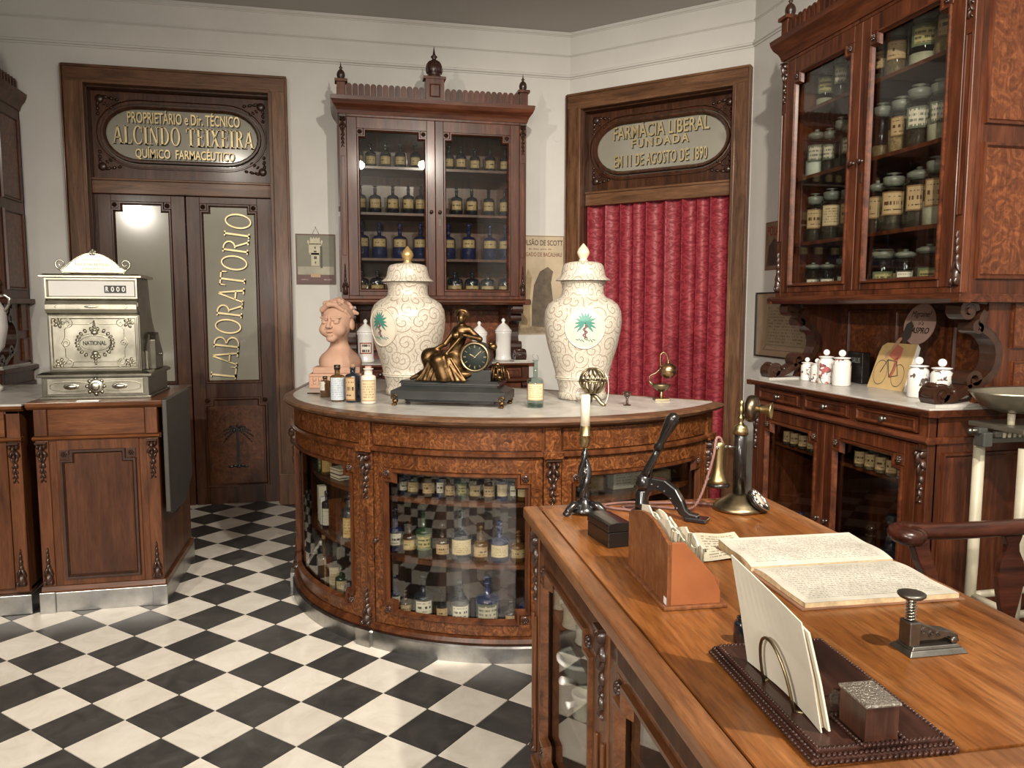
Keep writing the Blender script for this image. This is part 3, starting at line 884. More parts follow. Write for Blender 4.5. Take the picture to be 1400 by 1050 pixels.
# ------------------------------------------------------------------ door surrounds with oval fanlights
def stadium(c, zc, ha, hz, n=14, grow=0.0, k=1.22):
    """elongated oval: elliptical ends joined by straight sides"""
    rx = hz * k; out = []
    for sgn, t0 in ((1, -90), (-1, 90)):
        for i in range(n + 1):
            t = R(t0 + 180 * i / n)
            out.append((c + sgn * (ha - rx) + (rx + grow) * math.cos(t), zc + (hz + grow) * math.sin(t)))
    return out
def casing(P, c, ho, hi, parent, name_hint):
    m = M()
    pt = 2.885
    for s in (-1, 1):
        pbox(m, P, c + min(s * ho, s * hi), c + max(s * ho, s * hi), 0.12, pt, .0, .05)
        pbox(m, P, c + s * hi - .012, c + s * hi + .012, 0.12, 2.785, -.03, .058)
        pbox(m, P, c + s * ho - .012, c + s * ho + .003 * s, 0.12, pt, .0, .06)
        pbox(m, P, c + min(s * ho, s * hi) - .008, c + max(s * ho, s * hi) + .008, 0, .22, 0, .064)
    m.build('jamb', DW, parent, .004)
    m = M()
    pbox(m, P, c - ho, c + ho, 2.785, pt, .0, .052); pbox(m, P, c - ho - .002, c + ho + .002, pt - .014, pt + .003, 0, .062)
    pbox(m, P, c - hi, c + hi, 2.775, 2.797, -.03, .058)
    m.build('lintel', DX if name_hint == 'a' else DXB, parent, .004)
    m = M()
    for s in (-1, 1): pbox(m, P, c + s * (hi - .008) - .009, c + s * (hi - .008) + .009, 0, 2.785, -.14, 0.0)
    pbox(m, P, c - hi, c + hi, 2.765, 2.786, -.14, 0)
    m.build('door_lining', DD, parent)
    # fanlight panel with a long oval opening
    a0, a1, z0, z1 = c - hi + .006, c + hi - .006, 2.19, 2.775
    zc, ha, hz = 2.497, .505, .195
    st = stadium(c, zc, ha, hz)
    m = M(); N = len(st); vs = []; fs = []
    for a, z in st:
        da, dz = a - c, z - zc
        f = min((a1 - c) / abs(da) if abs(da) > 1e-6 else 9e9, ((z1 - zc) if dz > 0 else (zc - z0)) / abs(dz) if abs(dz) > 1e-6 else 9e9)
        vs += [P(a, z, -.075), P(c + da * f, zc + dz * f, -.075), P(a, z, -.1)]
    for i in range(N):
        j = (i + 1) % N
        fs += [(3 * i, 3 * j, 3 * j + 1, 3 * i + 1), (3 * i, 3 * i + 2, 3 * j + 2, 3 * j)]
    for (ca, cz) in ((a0, z0), (a1, z0), (a1, z1), (a0, z1)):
        # corner triangles left by the radial projection
        best = sorted(range(N), key=lambda i: (vs[3 * i + 1] - P(ca, cz, -.075)).length)[:2]
        vs.append(P(ca, cz, -.075)); fs.append((3 * best[0] + 1, 3 * best[1] + 1, len(vs) - 1))
    m.add(vs, fs)
    fp = m.build('fanlight_panel', DD, parent)
    m = M(); pstrip(m, P, list(reversed(stadium(c, zc, ha, hz, grow=-.006))), -.028, -.078, -.052)
    pstrip(m, P, list(reversed(stadium(c, zc, ha, hz, grow=.03))), -.014, -.078, -.062)
    m.build('oval_moulding', DD, fp)
    m = M()
    for sa in (-1, 1):
        for sz in (-1, 1):
            ca, cz = c + sa * (hi - .07), zc + sz * .215
            pblob(m, P, ca, cz, .028, .028, .014, -.075)
            for k in range(3):
                pblob(m, P, ca - sa * (.035 + .035 * k), cz + sz * (.012 - .006 * k), .022 - .004 * k, .011, .011, -.075, 8, 3, sa * sz * .3)
                pblob(m, P, ca + sa * (.012), cz - sz * (.03 + .032 * k), .011, .02 - .003 * k, .011, -.075, 8, 3, sa * sz * .3)
                pblob(m, P, ca - sa * (.03 + .02 * k), cz - sz * (.03 + .012 * k), .014, .008, .009, -.075, 8, 3, -sa * sz * .8)
    m.build('carved_spandrel', HC, fp)
    m = M(); pstrip(m, P, [(a0, z0), (a1, z0), (a1, z1), (a0, z1)], .016, -.078, -.064); m.build('panel_moulding', DD, fp)
    m = M(); pbox(m, P, c - ha - .02, c + ha + .02, zc - hz - .02, zc + hz + .02, -.096, -.090)
    m.build('fanlight_glass', FROSTD, parent)
    m = M(); pbox(m, P, c - hi + .004, c + hi - .004, 2.105, 2.2, -.12, -.03); pbox(m, P, c - hi + .004, c + hi - .004, 2.188, 2.204, -.12, -.018)
    m.build('transom_bar', DX if name_hint == 'a' else DXB, parent, .004)
    return fp
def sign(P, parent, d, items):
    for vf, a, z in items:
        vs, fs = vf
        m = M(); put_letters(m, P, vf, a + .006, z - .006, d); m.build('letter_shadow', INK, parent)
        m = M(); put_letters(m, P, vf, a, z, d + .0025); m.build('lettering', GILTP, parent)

door1 = bpy.data.objects.new('door_1', None); COL.objects.link(door1); struct(door1)
casing(PA, DCA, .676, .57, door1, 'a')
sign(PA, door1, -.0895, [
    (letters('PROPRIETÁRIO e Dir. TÉCNICO', .70, .090, .0025, .012), DCA + .01, 2.572),
    (serif('ALCINDO TEIXEIRA', .88, .115, .0025), DCA + .01, 2.437),
    (letters('QUÍMICO  FARMACÊUTICO', .62, .085, .0025, .012), DCA + .01, 2.338)])
# the pair of leaves
for s in (-1, 1):
    P = Flat(PA(DCA, 0, -.06), PA.U, PA.N)
    a0, a1 = (.004, .562) if s > 0 else (-.562, -.004)
    d = glazed_door(P, a0, a1, .0, 2.105, .085 if s > 0 else .105, .105 if s > 0 else .085, .845, .045, .045, DD, DD, HC, door1, FROSTD, None, True, False, .04, name='door_leaf', dglass=-.012)
    i0, i1 = a0 + .07, a1 - .07
    m = M(); pstrip(m, P, notch_path(i0, i1, .12, .75, .045, True, False), .024, -.001, .014); m.build('panel_moulding', DD, d)
    for ca in (i0 + .02, i1 - .02):
        m = M(); rosette(m, P, ca, .728, .018, 0); m.build('rosette', HC, d)
    m = M(); pbox(m, P, i0 + .035, i1 - .035, .15, .69, -.002, .004); m.build('burl_panel', DB, d)
    if s > 0:
        m = M(); c = (a0 + a1) / 2; zt = .52
        m2 = [(c - .006, .27), (c + .012, .27), (c + .016, .38), (c + .006, zt), (c - .008, zt), (c - .002, .38)]
        pbox(m, P, c - .009, c + .011, .27, .36, .004, .010); pbox(m, P, c - .006, c + .012, .36, .45, .004, .010); pbox(m, P, c - .008, c + .008, .45, zt, .004, .010)
        for k in range(9):
            t = R(-25 + 230 * k / 8)
            px_, pz = c, zt
            pts = []
            for q in range(7):
                f = q / 6
                pts.append((c + math.cos(t) * .105 * f, zt + math.sin(t) * .085 * f - .055 * f * f))
            for q in range(6):
                mid = ((pts[q][0] + pts[q + 1][0]) / 2, (pts[q][1] + pts[q + 1][1]) / 2)
                an = math.atan2(pts[q + 1][1] - pts[q][1], pts[q + 1][0] - pts[q][0])
                pblob(m, P, mid[0], mid[1], .016, .007 if q < 5 else .004, .005, .004, 8, 2, an)
        for k in range(5): pblob(m, P, c - .05 + .025 * k, .262 + .006 * (k % 2), .018, .01, .005, .004, 8, 2)
        m.build('palm_relief', BLK, d)
    m = M()
    for hz_ in (1.80, .42):
        e = a1 - .004 if s > 0 else a0 + .004
        pbox(m, P, e - .008, e + .008, hz_ - .06, hz_ + .06, 0, .012)
    m.build('hinge', BLK, d)
class Tilt:
    """panel turned in its own plane"""
    def __init__(s, P, a, z, ang): s.P, s.a, s.z, s.c, s.s = P, a, z, math.cos(ang), math.sin(ang)
    def __call__(s, a, z, d=0): return s.P(s.a + a * s.c - z * s.s, s.z + a * s.s + z * s.c, d)
TL = None
_wt[0] = .55
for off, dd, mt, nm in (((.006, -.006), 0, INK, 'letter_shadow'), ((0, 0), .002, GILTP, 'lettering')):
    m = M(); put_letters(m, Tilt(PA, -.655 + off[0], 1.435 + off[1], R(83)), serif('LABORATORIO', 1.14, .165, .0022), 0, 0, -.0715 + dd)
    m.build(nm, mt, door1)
_wt[0] = 1.0
m = M(); pbox(m, PA, DCA - .57, DCA + .57, 0, 2.79, -.14, -.118); m.build('door_back', BLK, door1)

door2 = bpy.data.objects.new('door_2', None); COL.objects.link(door2); struct(door2)
casing(PB, DCB, .652, .555, door2, 'b')
sign(PB, door2, -.0895, [
    (letters('FARMÁCIA LIBERAL', .70, .115, .0025, .012, spacing=1.05), DCB, 2.558),
    (letters('FUNDADA', .42, .06, .0025, .02, spacing=1.3), DCB, 2.49),
    (letters('EM 11 DE AGOSTO DE 1890', .68, .085, .0025, .012, spacing=1.08), DCB, 2.365)])
m = M(); pbox(m, PB, DCB - .57, DCB + .57, 0, 2.79, -.2, -.17); m.build('door_back', BLK, door2)
# red curtain in the doorway
m = M(); NA, NZ = 220, 26; vs = []; fs = []; uvs = []
rng = random.Random(3)
ph = [rng.uniform(0, 6.28) for _ in range(4)]
for j in range(NZ + 1):
    z = .02 + 2.10 * j / NZ
    fz = 1 - j / NZ
    for i in range(NA + 1):
        u = i / NA; a = -.545 + 1.09 * u
        w = 2 * PI * u * 9.5 + .9 * math.sin(2 * PI * u * 2.3 + ph[0]) + .25 * math.sin(fz * 3 + ph[1])
        d = (.021 + .006 * fz) * math.sin(w) + .010 * math.sin(w * .47 + ph[2] + fz)
        tight = math.exp(-((1 - fz) and (j / NZ - 1) * 12) ** 2) if False else 1
        vs.append(PB(DCB + a + .012 * math.cos(w), z, -.075 + d)); uvs.append((u * 1.6, z))
fcs = []; fuv = []
for j in range(NZ):
    for i in range(NA):
        f = (j * (NA + 1) + i, j * (NA + 1) + i + 1, (j + 1) * (NA + 1) + i + 1, (j + 1) * (NA + 1) + i)
        fcs.append(f); fuv.append([uvs[q] for q in f])
m.add(vs, fcs, True, fuv)
tag(m.build('curtain', CURT), 'deep red damask curtain hanging in pleats in the corner doorway', 'curtain')
# small wall plate beside the corner door
m = M(); pts = [(1.552 + .034 * math.cos(2 * PI * k / 28), 2.60 + .036 * math.sin(2 * PI * k / 28)) for k in range(28)]
pstrip(m, PA, pts, .004, -.001, .003); ppoly(m, PA, pts, .0015)
tag(m.build('wall_cover', WALL), 'small round painted cover plate on the wall beside the curtained doorway', 'wall plate')
# ------------------------------------------------------------------ the hutches (one pattern, three pieces)
HWID, HUD, HLD = 1.22, .40, .50
def spiral(cx, cz, r0, turns, start, n=26, sgn=1):
    return [(cx + r0 * (1 - .78 * i / n) * math.cos(R(start) + sgn * 2 * PI * turns * i / n), cz + r0 * (1 - .78 * i / n) * math.sin(R(start) + sgn * 2 * PI * turns * i / n)) for i in range(n + 1)]
def finial(prof_scale, H, r):
    p = [(1.0, 0), (1.0, .03), (.8, .05), (.86, .10), (1.0, .20), (1.02, .28), (.9, .40), (.62, .50), (.30, .555), (.24, .58), (.42, .63), (.44, .66), (.22, .70), (.14, .78), (.05, .93), (.005, 1.0)]
    return [(a * r, b * H) for a, b in p]
def hutch(label, loc, rz, shelves, lower=True):
    T = thing('apothecary_hutch', label, 'cabinet', loc, rz)
    W, D, L = HWID, HUD, HLD
    PF = Flat((0, -D, 0), (1, 0, 0), (0, -1, 0)); PL = Flat((0, -L, 0), (1, 0, 0), (0, -1, 0))
    PR = Flat((W, -D, 0), (0, 1, 0), (1, 0, 0)); PLft = Flat((0, 0, 0), (0, -1, 0), (-1, 0, 0))
    # --- lower cabinet
    m = M().box(0, .022, -L + .03, -.01, .09, .985).box(W - .022, W, -L + .03, -.01, .09, .985).box(.002, W - .002, -.03, -.012, .092, .99)
    m.box(.002, W - .002, -L + .031, -.011, .091, .115).box(.02, W - .02, -L + .03, -.03, .862, .885)
    m.box(0, .05, -L, -L + .04, .09, .985).box(W - .05, W, -L, -L + .04, .09, .985)
    m.box(.05, W - .05, -L, -L + .03, .868, .902).box(.05, W - .05, -L, -L + .03, .968, .985)
    for x in (.43, .79): m.box(x - .02, x + .02, -L, -L + .03, .9, .97)
    m.build('lower_body', HW, T, .002, 1)
    m = M(); pprof(m, PL, -.012, W + .012, [(-.02, .872), (.012, .872), (.022, .884), (.012, .899), (-.02, .899)])
    for px in (PR, PLft):
        pass
    m.box(-.0115, .01, -L - .014, -.01, .873, .8985).box(W - .01, W + .0115, -L - .014, -.01, .873, .8985)
    m.build('waist_moulding', HWX, T, .003)
    m = M().box(-.008, W + .008, -L - .008, -.01, 0, .09); m.build('zinc_plinth', ZINC, T, .003)
    m = M(); pprof(m, PL, -.03, W + .03, [(-.02, .972), (.012, .975), (.03, .988), (.03, 1.0), (-.02, 1.0)]); m.box(-.0295, .01, -L - .0295, -.005, .9755, .9995).box(W - .01, W + .0295, -L - .0295, -.005, .9755, .9995)
    m.build('top_moulding', HWX, T, .002)
    M().box(-.018, W + .018, -L - .015, -.005, .992, 1.006).build('marble_top', MARB, T, .003)
    for x0, x1 in ((.055, .408), (.452, .768), (.812, 1.165)):
        m = M().box(x0, x1, -L - .004, -L + .1, .906, .966)
        d = m.build('drawer', HW, T, .002)
        m = M(); pstrip(m, PL, [(x0 + .008, .912), (x1 - .008, .912), (x1 - .008, .960), (x0 + .008, .960)], .012, .003, .010); m.build('drawer_moulding', HWX, d)
        m = M(); turned_knob(m, Flat((0, -L - .004, 0), (1, 0, 0), (0, -1, 0)), (x0 + x1) / 2, .936, .013); m.build('drawer_knob', PEWTER, d)
    for k, (a0, a1, kn) in enumerate(((.055, W / 2 - .002, W / 2 - .03), (W / 2 + .002, W - .055, W / 2 + .03))):
        glazed_door(PL, a0, a1, .115, .864, .062 if k == 0 else .055, .055 if k == 0 else .062, .07, .05, .045, HW, HWX, HC, T, GLASS, (kn, .43, .013), True, False)
    for sx, PX in ((0, PLft), (W, PR)):
        m = M()
        if sx: pstrip(m, Flat((W, -L, 0), (0, 1, 0), (1, 0, 0)), [(.06, .16), (L - .06, .16), (L - .06, .84), (.06, .84)], .02, 0, .009)
        else: pstrip(m, PLft, [(.06, .16), (L - .06, .16), (L - .06, .84), (.06, .84)], .02, 0, .009)
        m.build('side_moulding', HW, T)
    for a in (.027, W - .027):
        m = M(); carved_drop(m, PL, a, .855, .21, .045, 0); m.build('carved_ornament', HC, T)
        m = M(); carved_foot(m, PL, a, .11, .15, .042, 0); m.build('carved_foot', HC, T)
    M().box(.025, W - .025, -L + .06, -.03, .68, .694).build('shelf', HW, T)
    # --- open stage between
    m = M().box(.003, W - .003, -.04, -.014, 1.0065, 1.404); m.build('niche_back', HB, T)
    m = M()
    for a0, a1 in ((.10, .42), (.45, .77), (.80, 1.12)): pstrip(m, Flat((0, -.04, 0), (1, 0, 0), (0, -1, 0)), [(a0, 1.05), (a1, 1.05), (a1, 1.36), (a0, 1.36)], .018, 0, .009)
    m.build('niche_moulding', HW, T)
    C = [(.27, 1.355), (.283, 1.335), (.288, 1.312), (.28, 1.292), (.262, 1.283), (.235, 1.265), (.213, 1.235), (.204, 1.2), (.207, 1.165), (.222, 1.13), (.25, 1.103), (.285, 1.085), (.325, 1.072), (.36, 1.052), (.395, 1.036), (.43, 1.036)]
    for x0 in (.012, W - .087):
        m = M()
        O, U, V = (x0, 0, 0), (0, -1, 0), (0, 0, 1)   # d -> -y, width along +x
        m.ribbon(C, [.03] * len(C), O, U, V, -.075)
        for sp, th in ((spiral(.345, 1.358, .038, 1.6, 180, sgn=-1), .017), (spiral(.298, 1.297, .024, 1.4, 90, sgn=-1), .013), (spiral(.438, 1.05, .036, 1.7, -90, sgn=1), .018), (spiral(.30, 1.105, .034, 1.2, -60, sgn=1), .016)):
            m.ribbon(sp, th, O, U, V, -.075)
        m.ribbon([(.27, 1.39), (.31, 1.393), (.345, 1.395)], .018, O, U, V, -.075)
        # rounded cheeks
        for c_, r_ in (((.345, 1.358), .012), ((.438, 1.05), .012)):
            pts = [(c_[0] + r_ * math.cos(2 * PI * q / 12), c_[1] + r_ * math.sin(2 * PI * q / 12)) for q in range(12)]
            m.prism(pts, (x0 - .006, 0, 0), U, V, -.087)
        b = m.build('scroll_bracket', HC, T, .003)
        # leafy front of the scroll
        m = M()
        for (dd, zz, rr) in ((.38, 1.06, .014), (.41, 1.075, .014), (.455, 1.082, .013), (.47, 1.05, .013)):
            m.ell((x0 + .0375, -dd, zz), (.038, rr, rr), 10, 6)
        m.build('scroll_leaf', HC, b)
        M().box(x0 - .01, x0 + .085, -.475, -.05, 1.006, 1.017).build('bracket_foot', MARB, T)
        # panelled cheek behind the bracket
        poly = [(.0, 1.017), (.28, 1.017), (.26, 1.07), (.215, 1.105), (.19, 1.15), (.186, 1.2), (.195, 1.245), (.225, 1.28), (.265, 1.30), (.272, 1.33), (.25, 1.36), (.25, 1.405), (0, 1.405)]
        xx = x0 if x0 < .5 else x0 + .045
        m = M(); m.prism(poly, (xx, -.012, 0), (0, -1, 0), (0, 0, 1), -.03); ck = m.build('cheek_panel', HW, T)
        PS = Flat((W, 0, 0), (0, -1, 0), (1, 0, 0)) if x0 > .5 else Flat((0.0, 0, 0), (0, -1, 0), (-1, 0, 0))
        for z0, z1, e in ((1.03, 1.17, .15), (1.22, 1.385, .16)):
            m = M(); pbox(m, PS, .05, e, z0, z1, -.016, -.004); m.build('burl_inset', HB, ck)
            m = M(); pstrip(m, PS, [(.05, z0), (e, z0), (e, z1), (.05, z1)] if x0 < .5 else [(.05, z0), (e, z0), (e, z1), (.05, z1)], .01, -.014, .001); m.build('inset_moulding', HW, ck)
    # --- upper case
    m = M().box(0, .02, -D + .03, -.005, 1.41, 2.6).box(W - .02, W, -D + .03, -.005, 1.41, 2.6).box(0, W, -.02, -.006, 1.412, 2.598)
    m.box(.002, W - .002, -D + .005, -.007, 1.4105, 1.44).box(.002, W - .002, -D + .031, -.007, 2.575, 2.599)
    m.box(0, .046, -D, -D + .035, 1.41, 2.6).box(W - .046, W, -D, -D + .035, 1.41, 2.6)
    m.box(.046, W - .046, -D, -D + .03, 1.41, 1.443).box(.046, W - .046, -D, -D + .03, 2.572, 2.6)
    m.build('upper_body', HW, T, .002, 1)
    m = M(); pprof(m, PF, -.03, W + .03, [(-.02, 1.385), (.012, 1.388), (.03, 1.402), (.03, 1.414), (.012, 1.424), (-.02, 1.424)])
    m.box(-.0295, .01, -D - .0295, -.005, 1.388, 1.4185).box(W - .01, W + .0295, -D - .0295, -.005, 1.388, 1.4185).box(.012, W - .012, -D, -.006, 1.386, 1.4095)
    m.build('base_moulding', HWX, T, .003)
    for k, (a0, a1, kn) in enumerate(((.048, W / 2 - .0015, W / 2 - .028), (W / 2 + .0015, W - .048, W / 2 + .028))):
        d = glazed_door(PF, a0, a1, 1.444, 2.571, .062 if k == 0 else .052, .052 if k == 0 else .062, .028, .068, .042, HW, HWX, HC, T, GLASS, (kn, 1.99, .012), True, False, strip=.018)
        if k: m = M(); pbox(m, PF, kn - .006, kn + .006, 1.90, 1.945, 0, .003); m.build('keyhole_plate', HC, d)
    for a in (.023, W - .023):
        m = M(); carved_drop(m, PF, a, 2.575, .20, .04, 0); m.build('carved_ornament', HC, T)
        m = M(); carved_foot(m, PF, a, 1.445, .2, .036, 0); m.build('carved_foot', HC, T)
        m = M(); pstrip(m, PF, [(a - .016, 1.70), (a + .016, 1.70), (a + .016, 2.33), (a - .016, 2.33)], .006, -.002, .004)
        m.build('pilaster_panel', HW, T)
    for zs in shelves: M().box(.02, W - .02, -D + .055, -.02, zs - .016, zs).build('shelf', HW, T)
    for right in (True, False):
        PS = Flat((W, 0, 0), (0, -1, 0), (1, 0, 0)) if right else PLft
        for z0, z1 in ((1.47, 1.955), (2.015, 2.53)):
            m = M(); pbox(m, PS, .075, D - .075, z0 + .02, z1 - .02, -.005, .004); p = m.build('side_panel', HB, T)
            m = M(); pstrip(m, PS, [(.055, z0), (D - .055, z0), (D - .055, z1), (.055, z1)], .022, -.002, .012); m.build('panel_moulding', HW, p)
    prof = [(-.03, 2.585), (.006, 2.588), (.012, 2.61), (.02, 2.625), (.036, 2.645), (.046, 2.668), (.05, 2.690), (-.03, 2.692)]
    m = M(); pprof(m, PF, -.001, W + .001, prof)
    for PS, n0 in ((Flat((W, -D, 0), (0, 1, 0), (1, 0, 0)), 0), (Flat((0, 0, 0), (0, -1, 0), (-1, 0, 0)), 0)): pprof(m, PS, 0, D - .004, prof)
    for sx, ux in ((0, -1), (W, 1)):
        vs = [(sx, -D, z) for d, z in prof] + [(sx + ux * d, -D - d, z) for d, z in prof] + [(sx, -D - d, z) for d, z in prof] + [(sx + ux * d, -D, z) for d, z in prof]
        k = len(prof); fs = []
        for j in range(k):
            j2 = (j + 1) % k
            fs += [(2 * k + j, 2 * k + j2, k + j2, k + j), (k + j, k + j2, 3 * k + j2, 3 * k + j)]
        m.add(vs, fs)
    m.box(-.046, W + .046, -D - .046, -.005, 2.684, 2.693)
    m.build('cornice', HWX, T)
    # cresting
    cm = M(); sw = .036
    arc_ = [(sw / 2 * math.cos(PI * q / 8), .066 + sw / 2 * math.sin(PI * q / 8)) for q in range(9)]
    cm.prism([(-sw / 2, 0), (sw / 2, 0)] + arc_, (0, 0, 0), (1, 0, 0), (0, 0, 1), .016)
    ia = [(.010 * math.cos(PI * q / 6), .062 + .010 * math.sin(PI * q / 6)) for q in range(7)]
    cm.prism([(-.010, .008), (.010, .008)] + ia, (0, -.016, 0), (1, 0, 0), (0, 0, 1), .005)
    first = cm.build('crest_slat', HW, T)
    pos = [(x, -D - .005) for x in np.linspace(.068, .525, 13)] + [(x, -D - .005) for x in np.linspace(.695, W - .068, 13)]
    first.location = (pos[0][0], pos[0][1] + .012, 2.692)
    for x, y in pos[1:]: copy_part(first, T, (x, y + .012, 2.692))
    for sx in (0, W):
        for y in np.linspace(-D + .05, -.05, 8): copy_part(first, T, (sx + (.012 if sx == 0 else -.012), y, 2.692), PI / 2 if sx else -PI / 2)
    for x, w_, h_, fh, fr in ((.02, .055, .105, .115, .026), (W - .02, .055, .105, .115, .026), (W / 2, .12, .155, .20, .05)):
        m = M().box(x - w_ / 2, x + w_ / 2, -D - .012 - (.01 if w_ > .1 else 0), -D + .05, 2.692, 2.692 + h_).box(x - w_ / 2 - .012, x + w_ / 2 + .012, -D - .026, -D + .06, 2.692 + h_ - .018, 2.692 + h_)
        if w_ > .1: pstrip(m, Flat((0, -D - .022, 0), (1, 0, 0), (0, -1, 0)), [(x - .035, 2.715), (x + .035, 2.715), (x + .035, 2.80), (x - .035, 2.80)], .01, 0, .006)
        po = m.build('crest_post', HW, T, .002)
        m = M(); m.lathe(finial(1, fh, fr), 16, cx=x, cy=-D + .018, cz=2.692 + h_)
        if w_ > .1:
            for q in range(12):
                t = 2 * PI * q / 12
                m.tube([(x + fr * a * math.cos(t) * 1.02, -D + .018 + fr * a * math.sin(t) * 1.02, 2.692 + h_ + b * fh) for a, b in ((.9, .12), (1.0, .2), (1.0, .28), (.9, .4), (.62, .5))], .004, 5)
        m.build('finial', HC, po)
    return T
hutchA = hutch('tall mahogany hutch with two glazed doors behind the round counter', (.005, YA - .002, 0), 0, (1.69, 1.985, 2.28))
hutchC = hutch('dark red mahogany hutch by the desk, with clear glass jars above marble', (XC - .002, 3.605, 0), -PI / 2, (1.69, 2.01, 2.33))
hutchL = hutch('brown wooden hutch cut off by the photo edge, behind the till counter', (-1.95 - HWID, YA - .002, 0), 0, (1.69, 1.985, 2.28))

# ------------------------------------------------------------------ round counter
CC = (.831, 3.857)
counter = thing('round_counter', 'curved glazed shop counter of burl walnut with grey marble top', 'counter', (*CC, 0))
A = Arc((0, 0), 1.06); AZ = A.A
a_l, a_r = 177.5, 315.5
PILS = (179.5, 225.3, 266.9, 313.0)
def ring_pts(r, d0, d1, n=60): return [(r * math.cos(R(d0 + (d1 - d0) * k / n)), r * math.sin(R(d0 + (d1 - d0) * k / n))) for k in range(n + 1)]
back = [(.775, -.705), (-.60, .665), (-.985, .665)]          # rear corners of the top, from the curtain end round to the wall side
def slab(m, pts, z0, z1):
    n = len(pts)
    vs = [(x, y, z0) for x, y in pts] + [(x, y, z1) for x, y in pts]
    m.add(vs, [tuple(range(n - 1, -1, -1)), tuple(range(n, 2 * n))] + [(i, (i + 1) % n, n + (i + 1) % n, n + i) for i in range(n)])
m = M(); slab(m, ring_pts(1.07, a_l, a_r) + back, .943, .9525); m.build('marble_top', MARB, counter)
m = M(); pprof(m, A, AZ(a_l - 1), AZ(a_r + 1), [(-.02, .914), (.012, .916), (.026, .921), (.044, .929), (.052, .940), (.046, .949), (.012, .9545), (.006, .9545), (.004, .939), (-.02, .939)])
for p, q in zip(back, back[1:]):
    u = (Vector(q) - Vector(p)).normalized(); nrm = Vector((u.y, -u.x)) * -1
    L_ = (Vector(q) - Vector(p)).length
    pprof(m, Flat((*p, 0), (u.x, u.y, 0), (-nrm.x, -nrm.y, 0)), 0, L_, [(-.02, .915), (.012, .92), (.022, .935), (.016, .9545), (-.0, .9545), (-.0, .939), (-.02, .939)])
e0 = (1.07 * math.cos(R(a_l)), 1.07 * math.sin(R(a_l))); u = (Vector(e0) - Vector(back[-1])).normalized()
pprof(m, Flat((*back[-1], 0), (u.x, u.y, 0), (u.y, -u.x, 0)), 0, (Vector(e0) - Vector(back[-1])).length, [(-.02, .915), (.02, .92), (.03, .935), (.02, .9545), (0, .9545), (0, .939), (-.02, .939)])
m.build('top_rim', CR, counter)
m = M(); slab(m, ring_pts(1.04, a_l, a_r) + [(.735, -.70), (-.6, .63), (-.95, .63)], .918, .9425); m.build('top_board', CW, counter)
m = M()
n = 60
pprof(m, A, AZ(a_l), AZ(a_r), [(-.03, 0), (.03, 0), (.03, .06), (.024, .066), (-.03, .066)])
for d_ in PILS: pbox(m, A, AZ(d_) - .036, AZ(d_) + .036, 0, .07, .0, .042)
m.build('zinc_plinth', ZINC, counter)
m = M(); pprof(m, A, AZ(a_l), AZ(a_r), [(-.03, .066), (.014, .066), (.022, .076), (.014, .09), (.004, .095), (-.03, .095)]); m.build('foot_moulding', CW, counter)
# carcass behind the doors
m = M(); slab(m, ring_pts(1.02, a_l, a_r) + [(.72, -.69), (-.6, .60), (-.93, .60)], .066, .082); m.build('bottom_board', CW, counter)
m = M()
for (p, q) in (((.725, -.69), (-.6, .60)), ((-.6, .60), (-.95, .60)), ((-.95, .60), (-1.035, .05))):
    u = (Vector(q) - Vector(p)); m.prism([(0, .08), (u.length, .08), (u.length, .925), (0, .925)], (*p, 0), (u.x / u.length, u.y / u.length, 0), (0, 0, 1), .02)
m.build('back_panel', CW, counter)
m = M()
for r0 in (.55,):
    pass
pprof(m, Arc((0, 0), .62), R(a_l) * .62, R(a_r) * .62, [(0, .08), (.012, .08), (.012, .915), (0, .915)]); m.build('inner_back', DD, counter)
for zs in (.355, .605):
    m = M(); vs = ring_pts(.985, a_l + 2, a_r - 2) + list(reversed(ring_pts(.63, a_l + 2, a_r - 2)))
    N = 61
    fs = [(k, k + 1, 2 * N - 2 - k, 2 * N - 1 - k) for k in range(60)]
    v3 = [(x, y, zs) for x, y in vs] + [(x, y, zs - .018) for x, y in vs]
    fs2 = fs + [tuple(2 * N + i for i in f[::-1]) for f in fs] + [(k, 2 * N + k, 2 * N + k + 1, k + 1) for k in range(60)]
    m.add(v3, fs2); m.build('shelf', CW, counter)
# frieze with burl drawer fronts
m = M(); pprof(m, A, AZ(a_l), AZ(a_r), [(-.03, .80), (-.004, .80), (-.004, .919), (-.03, .919)]); m.build('frieze', CW, counter)
for k in range(3):
    d0, d1 = PILS[k] + 2.2, PILS[k + 1] - 2.2
    m = M(); pbox(m, A, AZ(d0), AZ(d1), .826, .911, -.004, .004); m.build('frieze_panel', CB, counter, .0015, 1)
m = M(); pprof(m, A, AZ(a_l), AZ(a_r), [(-.03, .797), (.008, .799), (.020, .806), (.020, .815), (.008, .822), (-.03, .823)]); m.build('waist_moulding', CW, counter)
for k, d_ in enumerate(PILS):
    w_ = .034
    m = M(); pbox(m, A, AZ(d_) - w_, AZ(d_) + w_, .068, .80, -.03, .006); pbox(m, A, AZ(d_) - w_ + .004, AZ(d_) + w_ - .004, .82, .916, -.03, .012); pbox(m, A, AZ(d_) - w_ - .004, AZ(d_) + w_ + .004, .796, .824, -.03, .028)
    p = m.build('pilaster', CB, counter, .002, 1)
    m = M(); carved_drop(m, A, AZ(d_), .794, .195, .055, .006); m.build('carved_ornament', HC, p)
    m = M(); carved_foot(m, A, AZ(d_), .075, .16, .05, .006); m.build('carved_foot', HC, p)
    m = M()
    for o_ in (0,): pbox(m, A, AZ(d_) + o_ - .003, AZ(d_) + o_ + .003, .26, .57, .005, .010)
    m.build('fluting', CW, p)
